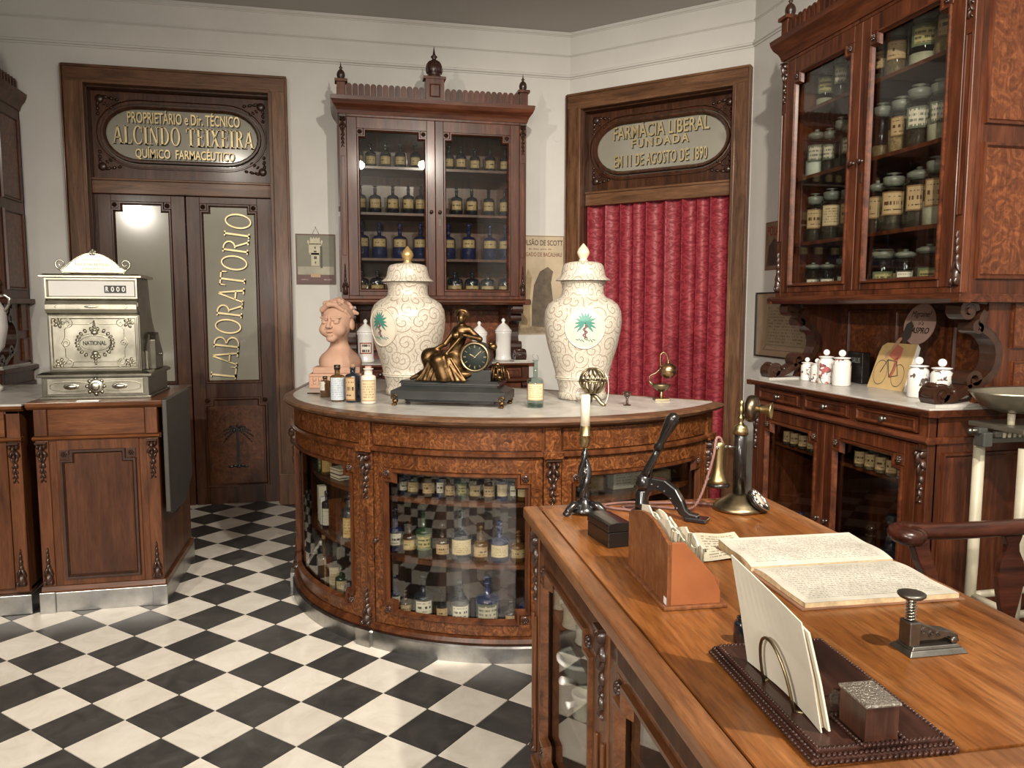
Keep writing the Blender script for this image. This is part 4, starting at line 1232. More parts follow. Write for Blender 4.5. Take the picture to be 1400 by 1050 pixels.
for k in range(3):
    a0, a1 = AZ(PILS[k]) + .037, AZ(PILS[k + 1]) - .037
    glazed_door(A, a0, a1, .096, .797, .04 if k != 1 else .045, .04 if k != 1 else .045, .045, .060, .04, CB, CW, HC, counter, GLASS, (a0 + .014, .44, .011) if k == 1 else None, True, True, knobm=HC)
# ------------------------------------------------------------------ till cabinet and the counter beside it
till = thing('till_cabinet', 'brown wooden panelled cabinet carrying the silver cash register', 'cabinet', (-1.075, 3.73, 0))
PT = Flat((0, 0, 0), (1, 0, 0), (0, -1, 0)); hw = .252
m = M().box(-hw, hw, .0, .66, .09, .925); m.build('body', TW, till, .003)
m = M().box(-hw - .012, hw + .012, -.012, .67, 0, .09); pbox(m, PT, -hw - .014, -hw + .05, 0, .095, .0, .022); pbox(m, PT, hw - .05, hw + .014, 0, .095, 0, .022); m.build('zinc_plinth', ZINC, till, .002)
m = M(); pprof(m, PT, -hw - .006, hw + .006, [(-.02, .09), (.012, .09), (.016, .1), (.006, .118), (-.02, .12)]); m.box(hw, hw + .012, 0, .66, .09, .118); m.build('foot_moulding', TX, till)
m = M(); pbox(m, PT, -hw + .055, hw - .055, .80, .918, 0, .005); m.build('frieze_board', TX, till, .003)
for x0_ in (-hw, hw - .052):
    m = M(); pbox(m, PT, x0_, x0_ + .052, .80, .918, 0, .012); m.build('frieze_block', TW, till, .003)
m = M(); pprof(m, PT, -hw - .008, hw + .008, [(-.02, .779), (.012, .781), (.022, .789), (.014, .798), (-.02, .8)]); m.box(hw, hw + .012, 0, .66, .78, .799); m.build('waist_moulding', TX, till)
m = M(); pprof(m, PT, -hw - .026, hw + .026, [(-.03, .916), (.008, .917), (.026, .932), (.03, .951), (-.03, .952)]); m.box(-hw - .026, hw + .026, 0, .69, .93, .952); m.build('top', TX, till, .003)
for s in (-1, 1):
    m = M(); pbox(m, PT, s * (hw - .026) - .026, s * (hw - .026) + .026, .12, .779, 0, .008); p = m.build('pilaster', TW, till, .002)
    m = M(); carved_drop(m, PT, s * (hw - .026), .775, .185, .046, .008); m.build('carved_ornament', HC, p)
    m = M(); carved_foot(m, PT, s * (hw - .026), .125, .17, .042, .008); m.build('carved_foot', HC, p)
m = M(); pbox(m, PT, -.17, .17, .12, .78, 0, .006)
d = m.build('door', TW, till, .003)
m = M(); pstrip(m, PT, notch_path(-.158, .158, .148, .738, .043, True, False), .022, .004, .018); m.build('door_moulding', HC, d)
for ca in (-.137, .137):
    m = M(); pbox(m, PT, ca - .018, ca + .018, .70, .736, .005, .012); rosette(m, PT, ca, .718, .015, .010); m.build('rosette', HC, d)
m = M(); pbox(m, PT, -.134, .134, .17, .715, .005, .009); m.build('panel', wood('till_panel', (.033, .0100, .0040), (.070, .0225, .0085), (.108, .039, .0155), 'z', .4, .2), d)
# cover board hanging down the side
leaf = M(); leaf.prism([(-.03, .952), (-.03, .44), (.02, .42), (.30, .405), (.50, .50), (.50, .952)], (hw + .026, 0, 0), (0, 1, 0), (0, 0, 1), .02)
leaf.build('drop_leaf', plain('dark_grey_board', (.042, .038, .032), .45, var=.15), till, .003)
M().box(-.07, .02, -.03, .0, .9525, .957).build('paper_strip', WHITEC, till)

lc = thing('marble_counter', 'marble-topped counter with glazed front cut off at the photo edge', 'counter', (-1.385, 3.73, 0))
PLc = Flat((0, 0, 0), (1, 0, 0), (0, -1, 0))
m = M().box(-1.5, 0, .02, .9, .09, .12).box(-.025, 0, .03, .9, .1, .92).box(-1.5, 0, .88, .9, .1, .92).box(-1.5, 0, .0, .9, .9, .925).box(-.055, 0, 0, .04, .1, .92); m.build('body', TW, lc, .003)
M().box(-1.5, .01, -.012, .9, 0, .09).build('zinc_plinth', ZINC, lc, .003)
m = M(); pbox(m, PLc, -1.45, -.06, .80, .915, -.02, .004); m.build('frieze_board', TX, lc, .003)
m = M(); pprof(m, PLc, -1.5, .008, [(-.02, .779), (.012, .781), (.022, .789), (.014, .798), (-.02, .8)]); m.build('waist_moulding', TX, lc)
m = M(); pprof(m, PLc, -1.5, .02, [(-.03, .912), (.008, .914), (.026, .926), (.03, .938), (-.03, .94)]); m.build('top_moulding', TX, lc)
M().box(-1.5, .02, -.026, .93, .936, .947).build('marble_top', MARB, lc, .003)
m = M(); carved_drop(m, PLc, -.028, .775, .185, .046, 0); m.build('carved_ornament', HC, lc)
m = M(); carved_foot(m, PLc, -.028, .125, .17, .042, 0); m.build('carved_foot', HC, lc)
glazed_door(PLc, -.72, -.058, .118, .778, .05, .068, .045, .05, .04, TW, TX, HC, lc, GLASS, None, False, False)
M().box(-1.4, -.03, .06, .86, .40, .415).build('shelf', TW, lc)
for k, (x, z0, w, h, mt) in enumerate(((-.20, .416, .075, .12, 'plainw'), (-.24, .121, .12, .17, 'cream'), (-.33, .416, .09, .15, 'olive'))):
    m = M().box(-w / 2, w / 2, 0, .06, 0, h)
    o = thing('medicine_carton', ['small white printed carton on the till counter shelf', 'pale carton standing at the bottom of the till counter', 'olive carton on the shelf of the till counter'][k], 'box', (-1.365 + x, 3.73 + .07, z0), 0)
    m.build('carton', PAPER, o, .001)
    q = M(); ppoly(q, Flat((0, 0, 0), (1, 0, 0), (0, -1, 0)), rect(-w / 2 + .006, w / 2 - .006, .01, h - .01), .0008); q.build('printed_label', LAB[mt], o)

# ------------------------------------------------------------------ cash register
reg = thing('cash_register', 'ornate silver cash register on the panelled cabinet', 'cash register', (-1.094, 3.80, .9525))
PG = Flat((0, 0, 0), (1, 0, 0), (0, -1, 0))
m = M().box(-.232, .232, 0, .40, 0, .012).box(-.222, .222, .008, .395, .012, .10).box(-.238, .238, -.008, .405, .10, .112).taper(-.238, .238, -.008, .405, .112, .122, .02, .02)
m.build('base', NICKD, reg, .002)
m = M(); pbox(m, Flat((0, .008, 0), (1, 0, 0), (0, -1, 0)), -.20, .20, .022, .092, 0, .004); dr = m.build('till_drawer', SILVER, reg, .002)
PGd = Flat((0, .004, 0), (1, 0, 0), (0, -1, 0))
m = M()
for c in (-.105, .105):
    pstrip(m, PGd, [(c + .085 * math.cos(t) * (1.0), .057 + .024 * math.copysign(abs(math.sin(t)) ** .6, math.sin(t))) for t in [2 * PI * k / 32 for k in range(32)]], .004, 0, .004)
m.build('drawer_scrolls', SILVER, dr)
for c in (-.10, .10):
    m = M(); pblob(m, PGd, c, .057, .026, .012, .010); pblob(m, PGd, c, .057, .034, .016, .004); m.build('drawer_pull', SILVER, dr)
m = M(); pblob(m, PGd, 0, .057, .034, .034, .008, 0, 20); pblob(m, PGd, 0, .057, .02, .02, .006, .007, 12)
for k in range(8): pblob(m, PGd, .036 * math.cos(k * PI / 4), .057 + .034 * math.sin(k * PI / 4), .009, .009, .006, 0, 8, 2)
m.build('drawer_cartouche', SILVER, dr)
# body: side outline extruded across
prof = [(.03, .122), (.03, .38), (.014, .395), (.006, .415), (.008, .435), (.022, .45), (.022, .545), (.21, .545), (.225, .48), (.24, .42), (.26, .36), (.30, .31), (.33, .285), (.33, .122)]
m = M(); m.prism([(y, z) for y, z in prof], (.192, 0, 0), (0, 1, 0), (0, 0, 1), -.384)
m.build('body', NICKD, reg, .003)
m = M().box(-.212, .212, .0, .225, .545, .556).taper(-.205, .205, .004, .22, .556, .562, .01, .01); m.build('cornice', SILVER, reg, .002)
PB_ = Flat((0, .03, 0), (1, 0, 0), (0, -1, 0))
m = M(); pbox(m, PB_, -.185, .185, .13, .375, 0, .006); fr = m.build('front_plate', SILVER, reg, .002)
PF_ = Flat((0, .024, 0), (1, 0, 0), (0, -1, 0))
m = M(); pstrip(m, PF_, rect(-.18, .18, .135, .37), .01, 0, .006)
pstrip(m, PF_, [(-.10, .165), (-.02, .165), (0, .158), (.02, .165), (.10, .165), (.125, .19), (.125, .225), (.14, .252), (.125, .28), (.125, .315), (.10, .34), (.02, .34), (0, .352), (-.02, .34), (-.10, .34), (-.125, .315), (-.125, .28), (-.14, .252), (-.125, .225), (-.125, .19)], .004, 0, .004)
m.build('plate_border', SILVER, fr)
m = M()
for sx in (-1, 1):
    for sz in (-1, 1):
        cx, cz = sx * .145, .2525 + sz * .09
        for k in range(5): pblob(m, PF_, cx + .014 * math.cos(k * 1.256), cz + .014 * math.sin(k * 1.256), .011, .008, .006, 0, 8, 2, k * 1.256)
        pblob(m, PF_, cx, cz, .008, .008, .009)
        s_ = spiral(cx - sx * .035, cz - sz * .002, .022, 1.2, 90 * sz, 18, sx * sz)
        pstrip(m, PF_, s_, .004, 0, .005, False)
        m.build('corner_flower', SILVER, fr); m = M()
    s_ = spiral(sx * .12, .2525, .016, 1.3, 90, 18, sx); pstrip(m, PF_, s_, .004, 0, .005, False); m.build('side_scroll', SILVER, fr); m = M()
ov = [(.066 * math.cos(2 * PI * k / 30), .2525 + .036 * math.sin(2 * PI * k / 30)) for k in range(30)]
m = M(); ppoly(m, PF_, ov, .002); pstrip(m, PF_, ov, .006, 0, .007); pstrip(m, PF_, [(a * 1.2, .2525 + (z - .2525) * 1.25) for a, z in ov], .003, 0, .004)
for k in range(22):
    t = 2 * PI * k / 22; e = 1.0 + .35 * abs(math.sin(t)) ** 3
    pblob(m, PF_, .074 * e * math.cos(t), .2525 + .047 * e * math.sin(t), .011, .008, .007, 0, 8, 2, t)
for sg in (-1, 1):
    for k in range(4): pblob(m, PF_, 0, .2525 + sg * (.06 + .012 * k), .012 - .0025 * k, .008, .007, 0, 8, 2)
    pblob(m, PF_, 0, .2525 + sg * .047, .016, .012, .012)
m.build('medallion', SILVER, fr)
m = M(); put_letters(m, PF_, letters('NATIONAL', .096, .020, .003, .01), 0, .2425, .002); m.build('maker_name', INK, fr)
m = M(); pprof(m, Flat((0, .008, 0), (1, 0, 0), (0, -1, 0)), -.188, .188, [(-.02, .385), (.006, .388), (.014, .405), (.014, .425), (.004, .442), (-.02, .448)]); br = m.build('brow', SILVER, reg, .001)
PBr = Flat((0, -.006, 0), (1, 0, 0), (0, -1, 0))
m = M(); pstrip(m, PBr, [(-.14, .404), (.14, .404), (.152, .415), (.14, .427), (-.14, .427), (-.152, .415)], .004, -.002, .003); pblob(m, PBr, 0, .4155, .03, .006, .004); m.build('brow_scroll', SILVER, br)
m = M()
PW = Flat((0, .022, 0), (1, 0, 0), (0, -1, 0))
pstrip(m, PW, rect(-.192, .192, .45, .545), .016, 0, .012); m.build('window_frame', SILVER, reg)
m = M(); pbox(m, PW, -.176, .176, .464, .53, 0, .003); m.build('display_card', plain('display_card_white', (.56, .555, .53), .6), reg)
m = M(); pbox(m, PW, .052, .142, .478, .511, .003, .006); ds = m.build('number_drums', INK, reg)
for k, ch in enumerate('R000'):
    m = M(); put_letters(m, PW, letters(ch, .013 if k else .012, .022, .001, .01), .064 + .0225 * k, .4835, .006); m.build('digit', WHITEC, ds)
# key box on the side
m = M(); m.prism([(.15, .122), (.15, .26), (.17, .285), (.22, .295), (.25, .25), (.285, .215), (.30, .20), (.30, .122)], (.192, 0, 0), (0, 1, 0), (0, 0, 1), .035); kb = m.build('key_box', NICKD, reg, .003)
m = M(); m.prism([(.10, .122), (.10, .21), (.14, .27), (.155, .29), (.155, .122)], (.19, 0, 0), (0, 1, 0), (0, 0, 1), .014); m.build('key_box_edge', SILVER, kb, .004)
m = M(); turned_knob(m, Flat((.227, 0, 0), (0, 1, 0), (1, 0, 0)), .22, .19, .008); m.build('lock', SILVER, kb)
# name board on top
m = M(); top = []
PS_ = Flat((0, .06, .562), (1, 0, 0), (0, -1, 0))
for k in range(25):
    a = -.115 + .23 * k / 24
    top.append((a, .030 + .066 * max(0, math.cos(a / .115 * PI / 2)) ** .85))
out = [(-.13, .006), (.13, .006), (.135, .02), (.12, .03)] + top[::-1] + [(-.12, .03), (-.135, .02)]
n = len(out); vs = [PS_(a, z, .0) for a, z in out] + [PS_(a, z, .008) for a, z in out]
m.add(vs, [tuple(range(n)), tuple(range(2 * n - 1, n - 1, -1))] + [(i, (i + 1) % n, n + (i + 1) % n, n + i) for i in range(n)])
tp = m.build('name_board', SILVER, reg)
m = M(); pstrip(m, PS_, out, .004, .007, .012); m.build('board_rim', SILVER, tp)
m = M(); put_letters(m, PS_, letters('REGISTADORA', .08, .009, .001), 0, .060, .008); put_letters(m, PS_, letters('A NATIONAL EXTRAORD.', .15, .012, .001), 0, .038, .008); put_letters(m, PS_, letters('LISBOA PORTO', .09, .009, .001), 0, .020, .008); m.build('engraved_lines', NICKD, tp)
for s in (-1, 1):
    m = M(); PSx = Tilt(PS_, s * .142, .046, 0)
    pts = spiral(0, 0, .024, 1.25, -90, 22, s); m.tube([PS_(s * .134 + a, .046 + b, .004) for a, b in pts], [.005 - .0025 * i / 22 for i in range(23)], 7)
    m.tube([PS_(s * a, b, .004) for a, b in ((.142, .026), (.132, .014), (.126, .004), (.13, -.003))], .005, 7); m.build('board_scroll', SILVER, tp)
m = M()
for k in range(5): pblob(m, PS_, .010 * math.cos(k * 1.256 + .3), .098 + .010 * math.sin(k * 1.256 + .3), .009, .007, .008, .004, 8, 3)
pblob(m, PS_, 0, .098, .006, .006, .013, .004); m.build('board_flower', SILVER, tp)

# urn at the picture edge, standing on the marble counter
u_ = thing('porcelain_urn', 'white glazed urn at the photo edge, on the marble counter', 'urn', (-1.722, 4.30, .9475))
M().lathe([(.055, 0), (.06, .02), (.03, .05), (.022, .11), (.03, .16), (.075, .22), (.095, .32), (.09, .40), (.06, .46), (.05, .475), (.06, .49)], 28).build('body', PORC, u_)
M().lathe([(.062, .49), (.05, .515), (.02, .545), (.012, .56), (.02, .575), (.02, .59), (.005, .605)], 24).build('lid', PORC, u_)
for s in (-1, 1):
    M().tube([(s * .088, 0, .40), (s * .112, 0, .43), (s * .115, 0, .46), (s * .095, 0, .48), (s * .06, 0, .47)], .008, 8).build('handle', CHROME, u_)

# ------------------------------------------------------------------ desk
desk = thing('glazed_desk', 'oak-topped desk in the foreground with glass doors along its side', 'desk', (.497, 2.113, 0), -R(2.3))
DWd, DLn = .742, 1.35
m = M().box(.046, DWd - .046, -DLn + .046, -.046, .768, .7995); m.build('top_board', KT, desk)
for (x0, x1, y0, y1) in ((0, .044, -DLn, 0), (DWd - .044, DWd, -DLn, 0)): M().box(x0, x1, y0, y1, .766, .8).build('top_edge', KE, desk, .007, 3)
for (x0, x1, y0, y1) in ((.044, DWd - .044, -.044, 0), (.044, DWd - .044, -DLn, -DLn + .044)): M().box(x0, x1, y0, y1, .766, .8).build('top_end', KE, desk, .007, 3)
m = M().box(.02, DWd - .02, -DLn + .02, -.02, .748, .767); m.build('under_moulding', KY, desk, .006, 2)
PK = Flat((.032, 0, 0), (0, -1, 0), (-1, 0, 0))       # left side: a runs toward the viewer
m = M().box(.032, .06, -DLn + .03, -.03, .69, .75).box(.032, DWd - .03, -DLn + .03, -.03, .06, .085).box(DWd - .05, DWd - .03, -DLn + .03, -.03, .08, .75)
m.box(.032, DWd - .03, -.055, -.03, .08, .75).box(.032, DWd - .03, -DLn + .03, -DLn + .055, .08, .75).box(.032, DWd - .03, -DLn + .03, -.03, .73, .75)
m.build('body', KW, desk, .002)
M().box(.02, DWd - .02, -DLn + .02, -.02, 0, .062).build('plinth', KW, desk, .006)
for a in (.056, .700, 1.30):
    w_ = .026 if a < .1 else .036
    m = M(); pbox(m, PK, a - w_, a + w_, .06, .75, -.02, .003)
    for o_ in (-.6, .6): pbox(m, PK, a + o_ * w_ - .006, a + o_ * w_ + .006, .10, .50, .004, .012)
    p = m.build('pilaster', KW, desk, .003)
    m = M(); carved_drop(m, PK, a, .735, .2, .036, .004); m.build('carved_ornament', HC, p)
    m = M(); carved_foot(m, PK, a, .09, .13, .034, .004); m.build('carved_foot', HC, p)
for k, (a0, a1) in enumerate(((.084, .662), (.738, 1.262))):
    glazed_door(PK, a0, a1, .066, .728, .042, .042, .05, .05, .045, KW, KY, HC, desk, GLASS, (a1 - .025, .34, .015) if k == 0 else (a0 + .025, .34, .015), True, True, knobm=KE)
for zs in (.335, .535): M().box(.06, DWd - .06, -DLn + .06, -.06, zs - .014, zs).build('shelf', KW, desk)
# ------------------------------------------------------------------ bottles and jars
ORD = ['first', 'second', 'third', 'fourth', 'fifth', 'sixth', 'seventh', 'eighth', 'ninth', 'tenth', 'eleventh', 'twelfth']
_mc = {}
def bprof(h, r, sh=.62, nr=.3, nt=.97, lip=1.25, base=.06):
    """body, rounded shoulder, neck, lip"""
    zs = h * sh; n = r * nr; zn = zs + (r - n) * .75
    zn = min(zn, h * .9)
    p = [(r * .9, 0), (r, h * .02), (r, zs)]
    for k in range(1, 6):
        t = PI / 2 * k / 5
        p.append((n + (r - n) * math.cos(t), zs + (zn - zs) * math.sin(t)))
    p += [(n, h * nt - r * .14), (n * lip, h * nt - r * .12), (n * lip, h * nt), (n * .7, h * nt)]
    return p
def mesh_of(key, fn, mat):
    if key not in _mc:
        o = fn().build('proto', mat); _mc[key] = o.data; bpy.data.objects.remove(o)
    return _mc[key]
def part(name, me, parent):
    o = bpy.data.objects.new(name, me); COL.objects.link(o); o.parent = parent
    return o
def patch(r, z0, z1, half, seg=10):
    m = M(); vs = []; fs = []; uv = []
    for k in range(seg + 1):
        t = -PI / 2 + R(half) * (2 * k / seg - 1)
        vs += [(r * math.cos(t), r * math.sin(t), z0), (r * math.cos(t), r * math.sin(t), z1)]
    for k in range(seg):
        fs.append((2 * k, 2 * k + 2, 2 * k + 3, 2 * k + 1))
        uv.append([(k / seg, 0), ((k + 1) / seg, 0), ((k + 1) / seg, 1), (k / seg, 1)])
    return m.add(vs, fs, True, uv)
def stopper(kind, h, r):
    m = M()
    if kind == 'disc': m.lathe([(r * .28, h * .93), (r * .22, h * .99), (r * .2, h * 1.03), (r * .42, h * 1.05), (r * .42, h * 1.075), (r * .1, h * 1.085)], 14)
    elif kind == 'ball': m.lathe([(r * .26, h * .94), (r * .18, h * 1.0), (r * .34, h * 1.05), (r * .36, h * 1.09), (r * .2, h * 1.135), (.0005, h * 1.145)], 14)
    elif kind == 'mush': m.lathe([(r * .66, h * .955), (r * .64, h * .985), (r * .74, h * .99), (r * .80, h * 1.13), (r * .70, h * 1.145), (r * .2, h * 1.15), (r * .14, h * 1.19), (r * .56, h * 1.205), (r * .56, h * 1.215), (r * .1, h * 1.22)], 20)
    elif kind == 'knob': m.lathe([(r * .66, h * .955), (r * .62, h * .985), (r * .80, h * .99), (r * .82, h * 1.07), (r * .5, h * 1.12), (r * .18, h * 1.13), (r * .22, h * 1.16), (r * .2, h * 1.19), (.001, h * 1.2)], 20)
    elif kind == 'cork': m.lathe([(r * .3, h * .95), (r * .32, h * 1.06), (.001, h * 1.062)], 12)
    elif kind == 'cap': m.lathe([(r * .44, h * .90), (r * .44, h * 1.02), (r * .36, h * 1.03), (.001, h * 1.032)], 14)
    return m
def bottle(name, label, cat, loc, h, r, glass, lab=None, lz=(.18, .55), lh=52, stop='disc', stopm=None, sh=.62, nr=.3, face=None, contents=None, fill=.5, group=None, lip=1.25, squash=1, nt=.97):
    x, y, z = loc
    if face is None: face = math.atan2(-y, -x) + PI / 2           # label turned to the visitor
    T = thing(name, label, cat, loc, face, group)
    part('glass_body', mesh_of(('b', h, r, sh, nr, glass.name, lip, squash, nt), lambda: M().lathe(bprof(h, r, sh, nr, nt, lip), 24, squash=squash), glass), T)
    if stop: part('stopper', mesh_of(('s', stop, h, r, (stopm or glass).name), lambda: stopper(stop, h, r), stopm or glass), T)
    if contents is not None: part('contents', mesh_of(('c', h, r, sh, fill, contents.name), lambda: M().lathe([(r * .88, h * .025), (r * .93, h * .04), (r * .93, h * fill), (r * .5, h * (fill + .015)), (.001, h * (fill + .01))], 20), contents), T)
    if lab: part('label', mesh_of(('l', h, r, lz, lh, lab, squash), lambda: patch(r + .0008, h * lz[0], h * lz[1], lh) if squash == 1 else _flatlabel(r, squash, h, lz), LAB[lab]), T)
    return T
def _flatlabel(r, sq, h, lz):
    m = patch(r + .0008, h * lz[0], h * lz[1], 48)
    m.v = [(x, y * sq - (.0006), z) for x, y, z in m.v]
    return m
rg = random.Random(11)
def fit_radii(pos, rad, k=.47):
    """shrink neighbours that would touch"""
    rad = list(rad)
    for _ in range(4):
        for i in range(len(pos) - 1):
            g_ = abs(pos[i + 1] - pos[i]) * .97; s_ = rad[i] + rad[i + 1]
            if s_ > g_: f = g_ / s_; rad[i] *= f; rad[i + 1] *= f
    return rad
# hutch behind the counter
CEN = {'L1': [.123, .208, .304, .4, .502], 'R1': [.723, .806, .903, 1.01, 1.112], 'L2': [.135, .232, .348, .45, .533], 'R2': [.776, .88, .997, 1.112], 'L3': [.141, .256, .392, .53], 'R3': [.719, .861, 1.004, 1.117], 'L4': [.137, .238, .37, .51], 'R4': [.762, .88, .988, 1.119]}
CROW = {'1': ('top', 2.281, .150, .037, DARKG, 'gold', 'disc', (.16, .52)), '2': ('second', 1.986, .175, .040, DARKG, 'gold', 'disc', (.2, .56)), '3': ('third', 1.691, .215, .049, BLUEB, 'gold', 'ball', (.36, .62)), '4': ('bottom', 1.4405, .150, .057, DARKG, 'gold', 'ball', (.16, .52))}
for k, xs in CEN.items():
    sn, z, h, r, gm, lb, st, lz = CROW[k[1]]
    side = 'left' if k[0] == 'L' else 'right'
    desc = {'1': 'small black stoppered bottle', '2': 'black disc-stoppered bottle', '3': 'deep blue stoppered bottle', '4': 'squat black stoppered bottle'}[k[1]]
    for i, (x, rr) in enumerate(zip(xs, fit_radii(xs, [r] * len(xs)))):
        bottle('medicine_bottle', '%s, %s along the %s shelf, %s door of the middle hutch' % (desc, ORD[i], sn, side), 'bottle', (x, 5.29 + rg.uniform(-.012, .012), z), h * rg.uniform(.97, 1.03), rr, gm, lb, lz, 58, st, gm, .60 if k[1] != '4' else .66, .27, group='bottles in the middle hutch')
    # bottles of a second rank stand behind, half seen
# clear jars in the hutch by the desk
POWD = plain('pale_powder', (.50, .44, .34), .9, var=.15); HERB = plain('dried_herbs', (.16, .10, .05), .95, var=.5, vs=90, bump=.5, bs=120); DKC = plain('dark_drug', (.035, .022, .013), .8, var=.4, vs=60); ROOT = plain('root_chips', (.34, .22, .11), .95, var=.4, vs=70, bump=.5, bs=90); WHC = plain('white_salt', (.70, .68, .62), .9, var=.08)
RGT = {'L1': [3.48, 3.35], 'R1': [3.064, 2.971, 2.812, 2.700], 'L2': [3.525, 3.42, 3.345, 3.265], 'R2': [3.046, 2.937, 2.824, 2.700], 'L3': [3.516, 3.385, 3.275], 'R3': [3.063, 2.949, 2.817, 2.702], 'L4': [3.525, 3.395, 3.285], 'R4': [2.998, 2.851, 2.722]}
RSH = {'1': 2.331, '2': 2.011, '3': 1.691, '4': 1.4405}
RSPEC = {
 'L1': [(.175, .043, 'olive', POWD, .3), (.20, .036, 'ornate', DKC, .35)],
 'R1': [(.165, .037, 'tan', DKC, .3), (.18, .048, 'tan', HERB, .5), (.19, .058, 'olive', POWD, .3), (.2, .05, 'tan', ROOT, .6)],
 'L2': [(.20, .052, 'ornate', WHC, .42), (.18, .040, 'ornate', DKC, .4), (.21, .043, None, DKC, .3), (.18, .04, 'ornate', DKC, .4)],
 'R2': [(.20, .043, None, HERB, .3), (.20, .052, 'tan', ROOT, .55), (.215, .056, 'ornate', DKC, .45), (.205, .047, 'ornate', POWD, .5)],
 'L3': [(.20, .047, 'tan', DKC, .35), (.205, .05, 'cream', DKC, .35), (.2, .042, 'tan', DKC, .35)],
 'R3': [(.2, .045, 'tan', DKC, .4), (.205, .055, 'tan', DKC, .4), (.215, .058, 'tan', DKC, .42), (.225, .052, 'tan', POWD, .45)],
 'L4': [(.13, .049, 'white', ROOT, .3), (.125, .046, 'white', ROOT, .35), (.14, .045, 'white', HERB, .4)],
 'R4': [(.15, .062, 'olive', HERB, .35), (.145, .053, 'white', ROOT, .5), (.155, .06, 'olive', DKC, .6)]}
cn = {id(POWD): 'pale powder', id(HERB): 'dried herbs', id(DKC): 'dark contents', id(ROOT): 'root chips', id(WHC): 'white salt'}
for k, ys in RGT.items():
    sn = {'1': 'top', '2': 'second', '3': 'third', '4': 'bottom'}[k[1]]
    side = 'left' if k[0] == 'L' else 'right'
    frad = fit_radii(ys, [q[1] for q in RSPEC[k]])
    for i, (y, (h, r, lb, ct, fl)) in enumerate(zip(ys, RSPEC[k])):
        r = frad[i]
        lz = {'1': (.42, .86), '2': (.38, .78), '3': (.34, .82), '4': (.12, .56)}[k[1]]
        bottle('glass_jar', 'clear jar of %s, %s along the %s shelf, %s door of the right hutch' % (cn[id(ct)], ORD[i], sn, side), 'jar', (2.33 + rg.uniform(-.01, .01), y, RSH[k[1]]), h, r, CLEAR, lb, lz, 50 if k[1] != '4' else 40, 'mush' if rg.random() < .7 else 'knob', FROST, .84, .72, contents=ct, fill=fl, group='jars in the right hutch', lip=1.12)
# lower part of the same hutch
for i, y in enumerate([3.40, 3.34, 3.27, 3.20]):
    bottle('glass_jar', 'small clear jar, %s along the inner shelf, left lower door of the right hutch' % ORD[i], 'jar', (2.15, y, .6945), .10, .027, CLEAR, 'tan', (.15, .7), 60, 'knob', FROST, .8, .7, contents=DKC, fill=.5, group='jars in the lower right hutch')
for i, y in enumerate([2.85, 2.785, 2.72, 2.655, 2.59]):
    bottle('glass_jar', 'small clear jar, %s along the inner shelf, right lower door of the right hutch' % ORD[i], 'jar', (2.15, y, .6945), .10, .029, CLEAR, 'tan', (.15, .7), 60, 'knob', FROST, .8, .7, contents=HERB, fill=.5, group='jars in the lower right hutch')
for i, (x, y, h, r, gm, lb, t) in enumerate(((2.20, 2.70, .36, .085, DARKG, 'white', 'large black bottle with small white label inside the right lower hutch'), (2.34, 2.56, .30, .07, DARKG, None, 'unlabelled large black bottle inside the right lower hutch'), (2.28, 2.93, .26, .07, BROWN, 'tan', 'brown bottle standing low in the right lower hutch'), (2.25, 3.25, .28, .06, DARKG, None, 'black bottle standing low behind the left lower hutch door'), (2.25, 3.42, .2, .055, BLUEB, 'white', 'deep blue bottle standing low behind the left lower hutch door'))):
    bottle('storage_bottle', t, 'bottle', (x, y, .1155), h, r, gm, lb, (.25, .5), 30, 'ball', gm, .6, .3)

# behind the curved glass of the counter
def polar(deg, r, z): return (CC[0] + r * math.cos(R(deg)), CC[1] + r * math.sin(R(deg)), z)
ROW1 = [(230.3, .10, .022, BLUEB, 'white'), (233.2, .105, .030, DARKG, 'gold'), (237.6, .11, .031, BROWN, 'tan'), (240.7, .12, .022, BLUEB, 'white'), (243.3, .10, .028, BROWN, 'tan'), (246.4, .115, .026, GREENG, 'olive'), (249.6, .11, .034, BROWN, 'gold'), (253.1, .11, .033, BROWN, 'tan'), (256.3, .12, .027, BLUEB, 'cream'), (258.9, .11, .018, CLEAR, 'white'), (261.3, .11, .030, AMBER, 'cream')]
fr1 = fit_radii([R(q[0]) * .935 for q in ROW1], [q[2] for q in ROW1])
for i, (a, h, r, gm, lb) in enumerate(ROW1):
    r = fr1[i]
    bottle('medicine_bottle', 'small labelled bottle, %s along the top shelf behind the counter middle door' % ORD[i], 'bottle', polar(a, .935, .6055), h, r, gm, lb, (.16, .56), 56, 'ball', gm, .62, .34, group='bottles on the counter top shelf')
ROW2 = [(227.2, .165, .029, BLUEB, 'white', 'deep blue'), (231.6, .13, .034, BROWN, 'gold', 'brown'), (235.8, .19, .036, GREENG, 'olive', 'green round-labelled'), (241.0, .125, .031, BROWN, 'tan', 'tan-labelled brown'), (246.0, .18, .048, DARKG, 'cream', 'large black'), (250.9, .125, .035, AMBER, 'tan', 'amber'), (255.6, .145, .042, BLUEB, 'cream', 'cobalt blue'), (260.2, .11, .035, AMBER, 'gold', 'squat amber')]
for i, (a, h, r, gm, lb, ds) in enumerate(ROW2):
    r = fit_radii([R(q[0]) * .925 for q in ROW2], [q[2] for q in ROW2])[i]
    bottle('medicine_bottle', '%s bottle, %s along the middle shelf behind the counter middle door' % (ds, ORD[i]), 'bottle', polar(a, .925, .3555), h, r, gm, lb, (.16, .5), 58, 'ball', gm, .52, .32, group='bottles on the counter middle shelf')
